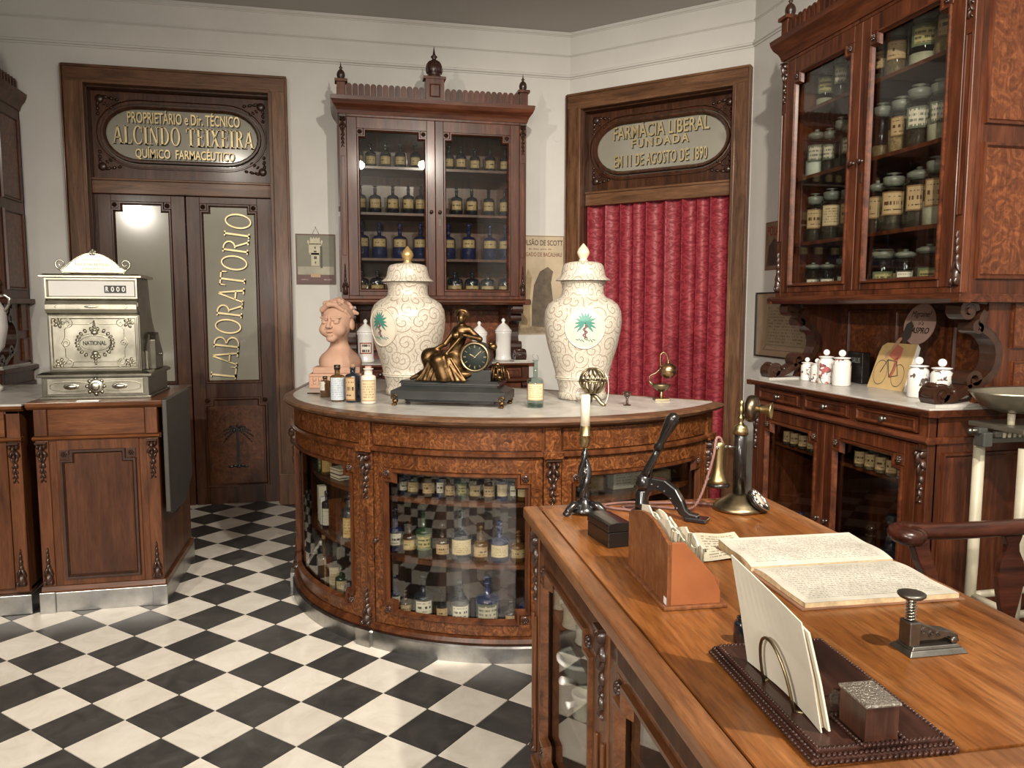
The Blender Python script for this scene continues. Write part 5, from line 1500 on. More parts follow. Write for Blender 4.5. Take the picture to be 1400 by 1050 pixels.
ROW3 = [(227.0, .15, .026, BLUEB, 'white', 'blue'), (230.2, .10, .031, BROWN, 'tan', 'short brown'), (235.6, .17, .043, DARKG, 'white', 'black white-labelled'), (240.7, .12, .027, BLUEG, 'tan', 'bright cobalt'), (245.6, .165, .042, DARKG, 'white', 'black bordered-label'), (252.5, .19, .052, BLUEB, 'ornate', 'broad blue ornate-label'), (258.4, .095, .027, BROWN, 'tan', 'little brown'), (262.3, .14, .035, BLUEB, 'white', 'blue end')]
for i, (a, h, r, gm, lb, ds) in enumerate(ROW3):
    r = fit_radii([R(q[0]) * .925 for q in ROW3], [q[2] for q in ROW3])[i]
    bottle('medicine_bottle', '%s bottle, %s along the bottom shelf behind the counter middle door' % (ds, ORD[i]), 'bottle', polar(a, .925, .0825), h, r, gm, lb, (.2, .56), 54, 'ball', gm, .56, .3, group='bottles on the counter bottom shelf')
def carton(label, loc, w, d, h, mat, lab, face):
    T = thing('medicine_carton', label, 'box', loc, face)
    M().box(-w / 2, w / 2, -d / 2, d / 2, 0, h).build('carton', mat, T, .001)
    q = M(); ppoly(q, Flat((0, -d / 2, 0), (1, 0, 0), (0, -1, 0)), rect(-w / 2 + .004, w / 2 - .004, .006, h - .006), .0008); q.build('printed_label', LAB[lab], T)
    return T
TANB = plain('tan_cardboard', (.30, .19, .10), .8, var=.15); DRED = plain('dark_red_card', (.09, .018, .016), .6, var=.2)
lf = lambda a: R(a + 90)
LEFT = 'behind the counter left door'
bottle('medicine_bottle', 'green-labelled bottle on the top shelf ' + LEFT, 'bottle', polar(192.5, .955, .6055), .15, .024, GREENG, 'olive', (.1, .55), 50, 'cork', CORK, .6, .35)
bottle('medicine_bottle', 'amber bottle on the top shelf ' + LEFT, 'bottle', polar(196.6, .950, .6055), .15, .028, AMBER, 'yellow', (.1, .55), 50, 'cork', CORK, .6, .35)
for k in range(3):
    T = thing('pill_packet', ['lowest', 'middle', 'uppermost'][k] + ' of three flat packets stacked on the top shelf ' + LEFT, 'packet', (*polar(203.5, .925, 0)[:2], .6055 + .0165 * k), lf(206 + 2 * k), 'packets stacked in the counter')
    M().box(-.045, .045, -.03, .03, 0, .016).build('packet', PAPER, T, .001); M().box(-.046, .046, -.031, .031, .005, .010).build('band', [LAB['white'], DRED, TANB][k], T)
carton('tall pale carton on the middle shelf ' + LEFT, polar(188.7, .950, .3555), .042, .035, .17, PAPER, 'plainw', lf(192))
carton('narrow white carton on the middle shelf ' + LEFT, polar(192.4, .955, .3555), .026, .028, .13, WHITEC, 'plainw', lf(196))
bottle('medicine_bottle', 'black bottle with long white label on the middle shelf ' + LEFT, 'bottle', polar(195.8, .950, .3555), .165, .024, DARKG, 'plainw', (.08, .55), 60, 'cap', DARKG, .68, .35)
T = thing('wooden_rack', 'small open wooden rack on the middle shelf ' + LEFT, 'rack', polar(201.3, .925, .3555), lf(203))
for nm, b in (('rack_side', (-.045, -.035, -.03, .03, 0, .14)), ('rack_side', (.035, .045, -.03, .03, 0, .14)), ('rack_shelf', (-.035, .035, -.03, .03, .0, .008)), ('rack_shelf', (-.035, .035, -.03, .03, .065, .073))): M().box(*b).build(nm, TW, T)
bottle('medicine_bottle', 'big dark round bottle with ochre label on the middle shelf ' + LEFT, 'bottle', polar(209.0, .930, .3555), .175, .038, DARKG, 'yellow', (.04, .56), 52, 'ball', DARKG, .66, .35)
for i, (a, r_, h, r, gm, lb, st, ds) in enumerate(((183.2, .955, .15, .028, CLEAR, None, 'ball', 'round-stoppered clear bottle'), (186.8, .955, .16, .026, DARKG, 'plainw', 'cap', 'black bottle with white cap'), (190.8, .950, .20, .034, AMBER, None, 'cork', 'tall-necked brown carafe'), (201.9, .950, .20, .033, CLEAR, 'cream', 'ball', 'ball-stoppered clear decanter'), (206.5, .955, .13, .028, GREENG, 'cream', 'cap', 'dark green bottle with cream label'), (210.5, .955, .10, .022, DARKG, 'white', 'cap', 'little black bottle with white label'))):
    bottle('medicine_bottle', ds + ' at the bottom ' + LEFT, 'bottle', polar(a, r_, .0825), h, r, gm, lb, (.08, .6), 55, st, PORC if st == 'cap' and i == 1 else (CORK if st == 'cork' else gm), .5 if i in (2, 3) else .62, .3)
carton('red-topped yellow packet at the bottom ' + LEFT, polar(197.0, .955, .0825), .035, .03, .14, DRED, 'yellow', lf(200))
RIGHT = 'behind the counter right door'
carton('dark red printed box on the top shelf ' + RIGHT, polar(281, .86, .6055), .11, .06, .09, DRED, 'tan', lf(276))
carton('pale printed box on the top shelf ' + RIGHT, polar(291.5, .86, .6055), .10, .05, .12, PAPER, 'plainw', lf(282))
carton('cream leaflet box leaning on the top shelf ' + RIGHT, polar(299, .86, .6055), .10, .03, .13, PAPERW, 'plainw', lf(286))
carton('low brown box on the top shelf ' + RIGHT, polar(306, .88, .6055), .11, .06, .05, TANB, 'cream', lf(290))
carton('broad tan carton on the middle shelf ' + RIGHT, polar(285, .86, .3555), .12, .06, .11, TANB, 'cream', lf(280))
# ------------------------------------------------------------------ jars and vessels inside the desk
DK = Matrix.Translation((.497, 2.113, 0)) @ Matrix.Rotation(-R(2.3), 4, 'Z')
def dk(x, y, z): return tuple(DK @ Vector((x, y, z)))
def pot(label, x, y, z, r, h):
    T = thing('pharmacy_pot', label, 'pot', dk(x, y, z), 0, 'pots inside the desk')
    M().lathe([(r * .92, 0), (r, h * .04), (r * .95, h * .12), (r * .9, h * .2), (r * .92, h * .6), (r * .98, h * .68), (r * .98, h * .7)], 28).build('body', STONEW, T)
    M().lathe([(r * 1.0, h * .70), (r * 1.06, h * .73), (r * 1.06, h * .82), (r * .96, h * .86), (r * .86, h * .87), (r * .82, h * .84), (.001, h * .84)], 28).build('lid', STONEW, T)
    return T
pot('cream lidded pot, farthest on the upper shelf inside the desk', .09, -.10, .5355, .034, .07)
pot('cream lidded pot, second on the upper shelf inside the desk', .10, -.235, .5355, .040, .075)
pot('cream lidded pot, third on the upper shelf inside the desk', .105, -.34, .5355, .038, .08)
pot('cream lidded pot, nearest on the upper shelf inside the desk', .115, -.44, .5355, .034, .08)
T = thing('porcelain_percolator', 'white porcelain spouted percolator bowl on the middle desk shelf', 'percolator', dk(.11, -.265, .3355), R(200))
M().lathe([(.022, .0), (.024, .01), (.012, .02), (.011, .05), (.018, .06), (.05, .085), (.062, .115), (.066, .12), (.06, .122), (.046, .095), (.01, .085)], 30).build('bowl', plain('grey_glazed_porcelain', (.40, .40, .36), .18, coat=.5), T)
M().lathe([(.066, .118), (.07, .122), (.07, .128), (.058, .13), (.058, .122)], 30, cap=False).build('rim', PORC, T)
M().tube([(.03, 0, .07), (.055, 0, .075), (.07, 0, .082)], [.012, .010, .011], 10).build('spout', PORC, T)
T = thing('porcelain_mortar', 'white mortar with side handle on the middle desk shelf', 'mortar', dk(.10, -.33, .3355), R(200))
M().lathe([(.032, 0), (.034, .006), (.031, .012), (.034, .055), (.037, .058), (.037, .065), (.03, .065), (.027, .02), (.001, .018)], 26).build('bowl', STONEW, T)
M().tube([(.03, 0, .045), (.05, 0, .047), (.06, 0, .047)], [.009, .007, .010], 10).build('handle', PORC, T)
T = thing('porcelain_mortar', 'plain white mortar nearest on the middle desk shelf', 'mortar', dk(.115, -.43, .3355), 0)
M().lathe([(.034, 0), (.036, .006), (.033, .012), (.036, .055), (.04, .058), (.04, .065), (.032, .065), (.029, .02), (.001, .018)], 26).build('bowl', STONEW, T)
for k, (x, y, rz) in enumerate(((.13, -.92, .3), (.23, -1.02, .3))):
    T = thing('porcelain_pestle', ['longer', 'shorter'][k] + ' white pestle lying behind the nearer glass door of the desk', 'pestle', dk(x, y, .335), 0, 'pestles in the desk')
    m = M(); m.tube([(0, .10, .016), (.0, .03, .014), (0, -.05, .013), (0, -.09, .02), (0, -.115, .021), (0, -.12, .02)], [.010, .008, .009, .016, .014, .004], 12); m.build('rod', PORC, T)
    T.rotation_euler = (0, 0, rz)
T = thing('porcelain_mortar', 'wide white mortar behind the nearer glass door of the desk', 'mortar', dk(.16, -.70 - .07, .3355), 0)
M().lathe([(.05, 0), (.052, .01), (.048, .02), (.07, .09), (.075, .10), (.066, .10), (.045, .03), (.001, .025)], 28).build('bowl', STONEW, T)

# ------------------------------------------------------------------ things on the desk
ZD = .8003
# candlestick
T = thing('candlestick', 'black figural candlestick with a cream candle on the desk corner', 'candlestick', (.645, 2.0, ZD))
m = M().lathe([(.036, .006), (.036, .012), (.026, .02), (.02, .03), (.014, .036), (.012, .045)], 20)
for k in range(3):
    a = R(200 + 120 * k); c, s_ = math.cos(a), math.sin(a)
    m.tube([(.018 * c, .018 * s_, .028), (.04 * c, .04 * s_, .026), (.055 * c, .055 * s_, .014), (.062 * c, .062 * s_, .006)], [.012, .012, .010, .008], 8)
    m.ell((.06 * c, .06 * s_, .0075), (.012, .012, .0075), 8, 5)
m.build('tripod_base', IRON, T)
m = M()
for ph_ in (0, PI):
    pts = []; rs = []
    for k in range(22):
        f = k / 21; t = ph_ + f * 5.2
        w = .010 * (1 - .35 * f) * (.6 + .6 * math.sin(PI * f))
        pts.append((w * math.cos(t), w * math.sin(t), .04 + .145 * f)); rs.append(.009 * (.75 + .45 * math.sin(PI * (f * 1.2 + .1))))
    m.tube(pts, rs, 8)
m.ell((0, 0, .165), (.011, .011, .014)); m.ell((.004, 0, .11), (.014, .012, .022)); m.ell((-.003, 0, .075), (.013, .012, .02))
m.build('figure_stem', IRON, T)
M().lathe([(.006, .18), (.012, .19), (.0150, .205), (.0140, .215), (.0165, .217), (.0165, .22), (.0140, .222), (.0140, .245), (.012, .245)], 18).build('brass_cup', BRASS, T)
M().lathe([(.0130, .235), (.0130, .328), (.010, .330), (.001, .329)], 16).build('candle', CANDLE, T)
# black lacquer box
T = thing('lacquer_box', 'small black lidded box beside the candlestick', 'box', (.628, 1.748, ZD), R(7))
M().box(-.031, .031, -.058, .058, 0, .036).build('body', LEATH, T, .0015)
m = M(); pts = [(-.032, 0), (.032, 0), (.032, .016)] + [(.032 * math.cos(PI * q / 8), .016 + .006 * math.sin(PI * q / 8)) for q in range(1, 8)] + [(-.032, .016)]
m.prism(pts, (0, .059, .0375), (1, 0, 0), (0, 0, 1), .118); m.build('lid', LEATH, T, .001)
# letter sorter
T = thing('letter_sorter', 'wooden letter sorter with tall burl side, full of folded papers', 'letter rack', (.594, 1.43, ZD), -R(3.5))
M().box(-.008, .118, -.128, .122, 0, .007).build('base', SB, T, .002)
pts = [(-.12, .007), (.12, .007)] + [(.12 - .24 * q / 16, .126 + .026 * math.sin(PI * q / 16)) for q in range(17)]
m = M(); m.prism(pts, (0, 0, 0), (0, 1, 0), (0, 0, 1), .008); m.build('burl_side', SB, T, .001)
endp = [(.008, .007), (.106, .007), (.106, .030), (.092, .062), (.034, .127), (.008, .128)]
for y in (-.112, .12):
    m = M(); m.prism(endp, (0, y, 0), (1, 0, 0), (0, 0, 1), .008); m.build('end_board', ORANGE, T, .001)
M().box(.100, .107, -.112, .112, .007, .05).build('low_side', ORANGE, T)
M().box(.04, .045, -.112, .112, .007, .085).build('divider', SB, T)
q = M(); ppoly(q, Flat((0, 0, 0), (0, -1, 0), (-1, 0, 0)), rect(.104, .12, .008, .022), .0006); q.build('inventory_tag', WHITEC, T)
rp = random.Random(5)
for k in range(9):
    x = .0125 + .0082 * k; hh = .132 - .0052 * k + rp.uniform(-.004, .014)
    o = thing('folded_paper', 'cream folded paper, %s from the burl side in the letter sorter' % ORD[k], 'paper', (.594, 1.43, ZD + .008), -R(3.5), 'papers in the letter sorter')
    m = M(); NN = 10; L0, L1 = -.10 + rp.uniform(0, .02), .10 - rp.uniform(0, .02); vs = []; fs = []
    for i in range(NN + 1):
        y = L0 + (L1 - L0) * i / NN
        top = hh + .012 * math.sin(i * .9 + k * 1.7) * rp.uniform(.4, 1)
        lean = rp.uniform(-.0005, .0005)
        w = .0016 * math.sin(i * 1.1)
        vs += [(x + w, y, 0), (x + w + .003, y, 0), (x + lean + w + .006, y, top), (x + .003 + lean + w + .006, y, top)]
    for i in range(NN):
        b = 4 * i; fs += [(b, b + 4, b + 6, b + 2), (b + 1, b + 3, b + 7, b + 5), (b + 2, b + 6, b + 7, b + 3)]
    m.add(vs, fs); m.build('sheet', PAPERW if k % 2 else PAPER, o)
# embossing press
T = thing('embossing_press', 'black cast-iron embossing press with long turned lever handle', 'press', (.80, 1.965, ZD), -R(43))
m = M(); arch = [(0.0, .012), (.0, .05), (.012, .075), (.035, .088), (.062, .086), (.088, .07), (.105, .045), (.118, .022), (.135, .012), (.16, .010)]
m.ribbon(arch, [.034, .034, .036, .036, .036, .034, .030, .024, .020, .018], (0, .012, 0), (1, 0, 0), (0, 0, 1), .024)
m.build('frame', IRON, T, .004)
m = M()
for k in range(5): m.ell((.03 + .018 * k, -.0005, .086 - .0035 * k * k), (.008, .015, .007), 8, 5)
m.build('cast_scrolls', IRON, T)
M().box(-.025, .03, -.022, .022, 0, .012).build('foot', IRON, T, .003)
m = M().box(.125, .185, -.02, .02, 0, .012); m.build('foot', IRON, T, .003)
M().lathe([(.018, .0), (.019, .02), (.016, .024), (.018, .05), (.014, .056)], 16, cx=.0, cz=.012).build('die_block', IRON, T)
M().lathe([(.02, 0), (.022, .012), (.02, .03), (.012, .04), (.004, .043)], 16, cx=.004, cz=.072).build('pivot_head', IRON, T)
m = M(); m.tube([(.006, 0, .10), (.018, 0, .13), (.035, 0, .165), (.043, 0, .185)], [.015, .012, .010, .009], 10); m.build('lever', IRON, T)
m = M(); m.tube([(.042, 0, .183), (.046, 0, .192), (.05, 0, .20), (.058, 0, .218), (.072, 0, .247), (.083, 0, .27), (.088, 0, .281), (.0905, 0, .286)], [.012, .0145, .010, .0115, .0165, .0180, .013, .003], 14); m.build('turned_grip', LEATH, T)
# candlestick telephone
T = thing('candlestick_telephone', 'brass and black upright telephone with dial on the desk', 'telephone', (1.085, 1.952, ZD), -R(42))
M().lathe([(.068, 0), (.071, .004), (.070, .010), (.064, .014), (.060, .020), (.045, .030), (.028, .042), (.018, .046)], 36).build('base', OLDBR, T)
M().lathe([(.0175, .044), (.0175, .215), (.016, .216)], 24).build('column', LEATH, T)
M().lathe([(.021, .214), (.021, .226), (.018, .232), (.0185, .236), (.010, .242), (.006, .25), (.009, .256), (.010, .262), (.006, .268), (.0075, .274), (.0095, .282), (.007, .29), (.006, .297), (.008, .302), (.004, .31), (.001, .311)], 22).build('column_cap', BRASS, T)
PM = Matrix.Translation((.0, 0, .283)) @ Matrix.Rotation(R(92), 4, 'Y')
m = M(); m.X = PM; m.lathe([(.006, -.012), (.022, -.010), (.034, -.006), (.038, .002), (.038, .010), (.034, .018), (.024, .024), (.012, .028)], 30); mt = m.build('transmitter', plain('dark_brass', (.13, .10, .065), .34, 1.0, var=.2), T); mt.location = (.022, 0, .005)
m = M(); m.X = PM; m.lathe([(.010, .024), (.010, .034), (.013, .044), (.020, .056), (.023, .060), (.021, .060), (.012, .046), (.007, .036)], 26); o = m.build('mouthpiece', BRASS, T); o.location = (.022, 0, .005)
m = M().lathe([(.024, .0), (.031, .001), (.0325, .004), (.031, .010), (.026, .014)], 22).build('earpiece', LEATH, T); m.location = (-.050, -.036, .066)
m = M().lathe([(.030, .012), (.024, .022), (.018, .038), (.0150, .06), (.0150, .095), (.0172, .115), (.0178, .124), (.013, .129), (.004, .130)], 22).build('receiver', BRASS, T); m.location = (-.050, -.036, .066)
m = M(); m.tube([(-.012, -.010, .178), (-.028, -.020, .180), (-.036, -.018, .180), (-.064, -.028, .180)], .0032, 8); m.tube([(-.028, -.020, .180), (-.030, -.032, .180), (-.050, -.054, .180)], .0032, 8); m.ell((-.066, -.029, .180), (.006, .006, .006)); m.ell((-.051, -.056, .180), (.006, .006, .006)); m.build('cradle_hook', CHROME, T)
PDl = Matrix.Translation((.058, -.006, .034)) @ Matrix.Rotation(R(48), 4, 'Y')
dm = M(); dm.X = PDl; dm.lathe([(.030, -.014), (.036, -.01), (.037, -.002), (.034, .002), (.001, .003)], 30); dl = dm.build('dial', LEATH, T)
m = M(); m.X = PDl; m.lathe([(.018, .003), (.018, .0045), (.001, .0045)], 24); m.build('dial_centre', plain('dial_paper', (.55, .42, .33), .6), dl)
for k in range(10):
    t = R(30 + 30 * k); m = M(); m.X = PDl @ Matrix.Translation((.0265 * math.cos(t), .0265 * math.sin(t), .003)); m.lathe([(.0046, 0), (.0046, .0008), (.0005, .0009)], 10); m.build('finger_hole', WHITEC, dl)
m = M(); m.X = PDl; m.lathe([(.0365, .0), (.0375, .002), (.0365, .004), (.034, .004), (.034, .001)], 30, cap=False); m.build('dial_rim', CHROME, dl)
# its braided cord
pts = [(1.027, 1.948, ZD + .192), (1.022, 1.948, ZD + .205), (1.008, 1.945, ZD + .205), (.998, 1.937, ZD + .165), (.985, 1.94, ZD + .11), (.965, 1.945, ZD + .045), (.945, 1.955, ZD + .010), (.91, 1.975, ZD + .005), (.87, 2.0, ZD + .005), (.80, 2.03, ZD + .005), (.765, 2.02, ZD + .005), (.775, 1.985, ZD + .005), (.82, 2.02, ZD + .011), (.89, 2.04, ZD + .006), (.95, 2.03, ZD + .005), (1.0, 2.015, ZD + .005), (1.03, 1.99, ZD + .006)]
def smooth_path(p, n=6):
    p = [Vector(q) for q in p]; out = []
    for i in range(len(p) - 1):
        a, b, c, d = p[max(i - 1, 0)], p[i], p[i + 1], p[min(i + 2, len(p) - 1)]
        for k in range(n):
            t = k / n
            out.append(.5 * ((2 * b) + (c - a) * t + (2 * a - 5 * b + 4 * c - d) * t * t + (3 * b - a - 3 * c + d) * t ** 3))
    return out + [p[-1]]
m = M(); m.tube(smooth_path(pts), .0038, 8); cord = m.build('receiver_cord', CORDM); cord.parent = T; cord.matrix_parent_inverse = T.matrix_basis.inverted()
pts = [(.77, 1.99, ZD + .005), (.72, 2.03, ZD + .005), (.73, 2.06, ZD + .005), (.80, 2.07, ZD + .005), (.86, 2.055, ZD + .005)]
m = M(); m.tube(smooth_path(pts), .0038, 8); c2 = m.build('receiver_cord', CORDM); c2.parent = T; c2.matrix_parent_inverse = T.matrix_basis.inverted()
# note sheet
def sheet(poly, mat, name, label, cat, n=10, z=ZD + .0006, wav=.0015, seed=1, group=None):
    """a slightly cockled sheet: poly = four corners in order; UV spans it"""
    m = M(); vs = []; fs = []; uv = []; rr = random.Random(seed)
    A_, B_, C_, D_ = [Vector(p) for p in poly]
    for j in range(n + 1):
        for i in range(n + 1):
            u, v = i / n, j / n
            p = (A_ * (1 - u) + B_ * u) * (1 - v) + (D_ * (1 - u) + C_ * u) * v
            h = wav * (1 + math.sin(u * 6 + seed) * math.cos(v * 5 + seed * 2)) * (.3 + 1.4 * max(abs(u - .5), abs(v - .5)))
            vs.append((p.x, p.y, z + h)); uv.append((u, v))
    F = []; Uv = []
    for j in range(n):
        for i in range(n):
            f = (j * (n + 1) + i, j * (n + 1) + i + 1, (j + 1) * (n + 1) + i + 1, (j + 1) * (n + 1) + i); F.append(f); Uv.append([uv[q] for q in f])
    m.add(vs, F, True, Uv)
    o = m.build(name, mat)
    return tag(o, label, cat, group)
sheet([(.780, 1.545), (.905, 1.552), (.955, 1.735), (.845, 1.745)], NOTE, 'note_sheet', 'crinkled handwritten note lying between sorter and ledger', 'paper', wav=.003)
T = thing('paper_clip', 'dark metal bulldog clip on the handwritten note', 'clip', (.80, 1.60, ZD + .006), R(20))
m = M(); m.prism([(0, 0), (.02, 0), (.016, .008), (.004, .008)], (-.01, .004, 0), (1, 0, 0), (0, 0, 1), .012); m.build('jaw', PEWTER, T, .001)
m = M(); m.tube([(-.006, 0, .008), (-.004, .010, .010), (.004, .010, .010), (.006, 0, .008)], .001, 6); m.build('loop', PEWTER, T)
# open ledger
T = thing('open_ledger', 'open ledger with ruled printed pages lying flat on the desk', 'book', (1.015, 1.452, ZD), -R(3))
def page_block(y0, y1, t0, t1, w, name):
    m = M(); n = 12; vs = []; fs = []
    for k in range(n + 1):
        f = k / n; y = y0 + (y1 - y0) * f
        z = t0 + (t1 - t0) * f + .007 * math.sin(PI * min(1, f * 1.6)) ** 1 * (1 - f)
        vs += [(-w / 2, y, .003), (w / 2, y, .003), (w / 2, y, z), (-w / 2, y, z)]
    for k in range(n):
        b = 4 * k
        fs += [(b, b + 1, b + 5, b + 4), (b + 1, b + 2, b + 6, b + 5), (b + 2, b + 3, b + 7, b + 6), (b + 3, b, b + 4, b + 7)]
    fs += [(0, 3, 2, 1), (4 * n, 4 * n + 1, 4 * n + 2, 4 * n + 3)]
    m.add(vs, fs); return m, n
for (y0, y1, t0, t1, w) in ((-.002, -.205, .010, .012, .325), (.002, .168, .012, .024, .335)):
    m, n = page_block(y0, y1, t0, t1, w, '')
    pb = m.build('page_block', PAPERE, T)
    m = M(); vs = []; F = []; U_ = []
    for k in range(13):
        f = k / 12; y = y0 + (y1 - y0) * f; z = t0 + (t1 - t0) * f + .007 * math.sin(PI * min(1, f * 1.6)) * (1 - f) + .0006
        vs += [(-w / 2, y, z), (w / 2, y, z)]
    for k in range(12):
        F.append((2 * k, 2 * k + 1, 2 * k + 3, 2 * k + 2)); U_.append([(0, k / 12), (1, k / 12), (1, (k + 1) / 12), (0, (k + 1) / 12)])
    m.add(vs, F, True, U_); m.build('page', LEDGER, pb)
M().box(-.172, .172, -.21, .172, 0, .003).build('cover', plain('worn_leather_cover', (.24, .12, .07), .6, var=.2), T)
# check protector
T = thing('cheque_stamper', 'small steel spring-plunger stamping press with scrolled side', 'stamp', (.945, 1.062, ZD), R(-2))
m = M().taper(-.054, .054, -.028, .028, 0, .008, .006, .006); m.taper(-.046, .046, -.021, .021, .008, .013, .004, .003); m.build('base', PEWTER, T, .001)
M().box(-.046, -.026, -.014, .014, .012, .052).build('post', PEWTER, T, .002)
m = M(); m.prism([(-.03, .02), (.012, .02), (.03, .024), (.04, .014), (.05, .013), (.046, .026), (.030, .032), (.006, .036), (-.012, .044), (-.03, .052)], (0, .011, 0), (1, 0, 0), (0, 0, 1), .022); ar = m.build('arm', PEWTER, T, .001)
m = M(); PSt = Flat((0, -.011, 0), (1, 0, 0), (0, -1, 0))
for (cx, cz, r0, st, sg) in ((-.018, .036, .007, 90, 1), (-.004, .031, .006, -90, -1), (.009, .029, .005, 90, 1)): pstrip(m, PSt, spiral(cx, cz, r0, 1.3, st, 14, sg), .0016, -.001, .002, False)
m.build('scroll_relief', PEWTER, ar)
m = M(); pts = [(-.036 + .0075 * math.cos(k * .7), .0075 * math.sin(k * .7), .052 + .036 * k / 62) for k in range(63)]; m.tube(pts, .0017, 6); m.build('spring', CHROME, T)
M().lathe([(.005, .05), (.005, .09), (.004, .09)], 12, cx=-.036).build('plunger', PEWTER, T)
M().lathe([(.006, .088), (.018, .091), (.022, .095), (.022, .098), (.018, .0995), (.001, .1)], 26, cx=-.036).build('button', PEWTER, T)
m = M(); m.X = Matrix.Translation((.036, -.012, .018)) @ Matrix.Rotation(R(90), 4, 'X'); m.lathe([(.006, 0), (.006, .004), (.003, .005)], 12); m.build('hinge_pin', PEWTER, T)
# pen tray with letter holder
T = thing('desk_stand', 'dark rosewood desk stand with rope-carved borders', 'desk stand', (.668, .955, ZD), -R(3.7))
wx, wy = .098, .158
m = M().box(-wx, wx, -wy, wy, 0, .010).box(-wx + .006, wx - .006, -wy + .006, wy - .006, .010, .018); m.build('board', RO, T, .002)
def rope(z, hx, hy, r):
    m = M(); L = 0
    for (x0, y0, x1, y1) in ((-hx, -hy, hx, -hy), (hx, -hy, hx, hy), (hx, hy, -hx, hy), (-hx, hy, -hx, -hy)):
        d_ = math.hypot(x1 - x0, y1 - y0); n = int(d_ / (r * 1.9)); a = math.atan2(y1 - y0, x1 - x0)
        rot = Matrix.Rotation(a, 3, 'Z') @ Matrix.Rotation(R(35), 3, 'X') @ Matrix.Rotation(R(30), 3, 'Z')
        for k in range(n): m.ell((x0 + (x1 - x0) * (k + .5) / n, y0 + (y1 - y0) * (k + .5) / n, z), (r * 1.25, r * .75, r * .95), 6, 4, rot)
    return m
for z, hx, hy, r in ((.0045, wx + .001, wy + .001, .0042), (.0115, wx - .003, wy - .003, .0038), (.0175, wx - .010, wy - .010, .0034)):
    o = rope(z, hx, hy, r).build('rope_border', RO, T); o['kind'] = 'stuff'
ib = M().box(-.03, .03, -.033, .033, .018, .0215); ib.build('well_base', RO, T)
ib = M().box(-.038, -.014, -.135, -.09, .018, .06)
m = M().box(-.024, .022, -.148, -.090, .019, .064); bx_ = m.build('stamp_box', wood('rosewood_upright', (.025, .010, .008), (.07, .028, .018), (.12, .052, .034), 'z', .3, .4), T, .001)
bump_silver = plain('hammered_silver', (.42, .39, .34), .34, 1.0, bump=1.0, bs=260)
M().box(-.026, .024, -.151, -.088, .0645, .069).build('silver_lid', bump_silver, bx_, .0015)
o = rope(.0205, .031, .037, .0032).build('box_rope_border', RO, bx_); o.location = (-.001, -.119, 0); o['kind'] = 'stuff'
M().lathe([(.013, .018), (.013, .040), (.010, .043), (.010, .046)], 16, cx=-.012, cy=-.070).build('ink_glass', CLEAR, T)
for yy in (-.02,):
    m = M(); pts = [(-.0735 - .21 * (.085 * math.sin(PI * k / 20) ** .8), yy + .043 * math.cos(PI * k / 20), .018 + .085 * math.sin(PI * k / 20) ** .8) for k in range(21)]; m.tube(pts, .0024, 8)
    m.tube([(-.0735, yy + .043, .019), (-.062, yy + .05, .019), (-.055, yy + .045, .0195)], .0022, 7); m.tube([(-.0735, yy - .043, .019), (-.062, yy - .05, .019), (-.055, yy - .045, .0195)], .0022, 7)
    m.build('wire_arch', OLDBR, T)
    m = M(); pts = [(-.046 - .2 * (.085 * math.sin(PI * k / 20) ** .8), yy + .043 * math.cos(PI * k / 20), .018 + .085 * math.sin(PI * k / 20) ** .8) for k in range(21)]; m.tube(pts, .0022, 8); m.build('wire_arch', OLDBR, T)
def letter(x0, lean, y0, y1, h0, h1, th, mat, label, seed):
    """upright letter held in the arch; leans in x, top edge runs from h0 to h1"""
    o = thing('letter', label, 'letter', (.668, .955, ZD + .0185), -R(3.7), 'letters in the desk stand')
    m = M(); n = 12; vs = []; fs = []
    for k in range(n + 1):
        f = k / n; y = y0 + (y1 - y0) * f; h = h0 + (h1 - h0) * f
        w = .003 * math.sin(f * 4)
        bot = .004 * abs(math.sin(f * 3 + seed))
        vs += [(x0 + w, y, bot), (x0 + w + lean * .5 + .002, y, h * .5), (x0 + lean + w * .3, y, h), (x0 + lean + w * .3 + th, y, h), (x0 + w + lean * .5 + th + .002, y, h * .5), (x0 + w + th, y, bot)]
    for k in range(n):
        b = 6 * k
        for q in range(6):
            q2 = (q + 1) % 6; fs.append((b + q, b + 6 + q, b + 6 + q2, b + q2))
    fs += [tuple(range(6)), tuple(6 * n + q for q in range(5, -1, -1))]
    m.add(vs, fs, False); m.build('envelope', mat, o)
letter(-.066, -.034, -.118, .088, .150, .172, .002, PAPERW, 'front cream envelope in the wire arch of the desk stand', 0)
letter(-.0632, -.034, -.112, .090, .142, .166, .004, PAPERE, 'yellowed letter behind the front envelope in the desk stand', 1)
letter(-.0580, -.034, -.122, .080, .138, .160, .003, PAPERW, 'innermost cream letter in the desk stand', 2)
# ink bottle behind the letters
bottle('ink_bottle', 'small black ink bottle standing behind the letters', 'bottle', (.655, 1.152, ZD), .045, .015, DARKG, None, stop='cap', stopm=LEATH, sh=.72, nr=.55)
# ------------------------------------------------------------------ things on the round counter
ZC = .9530
KC = .951
_n_before = set(COL.objects)
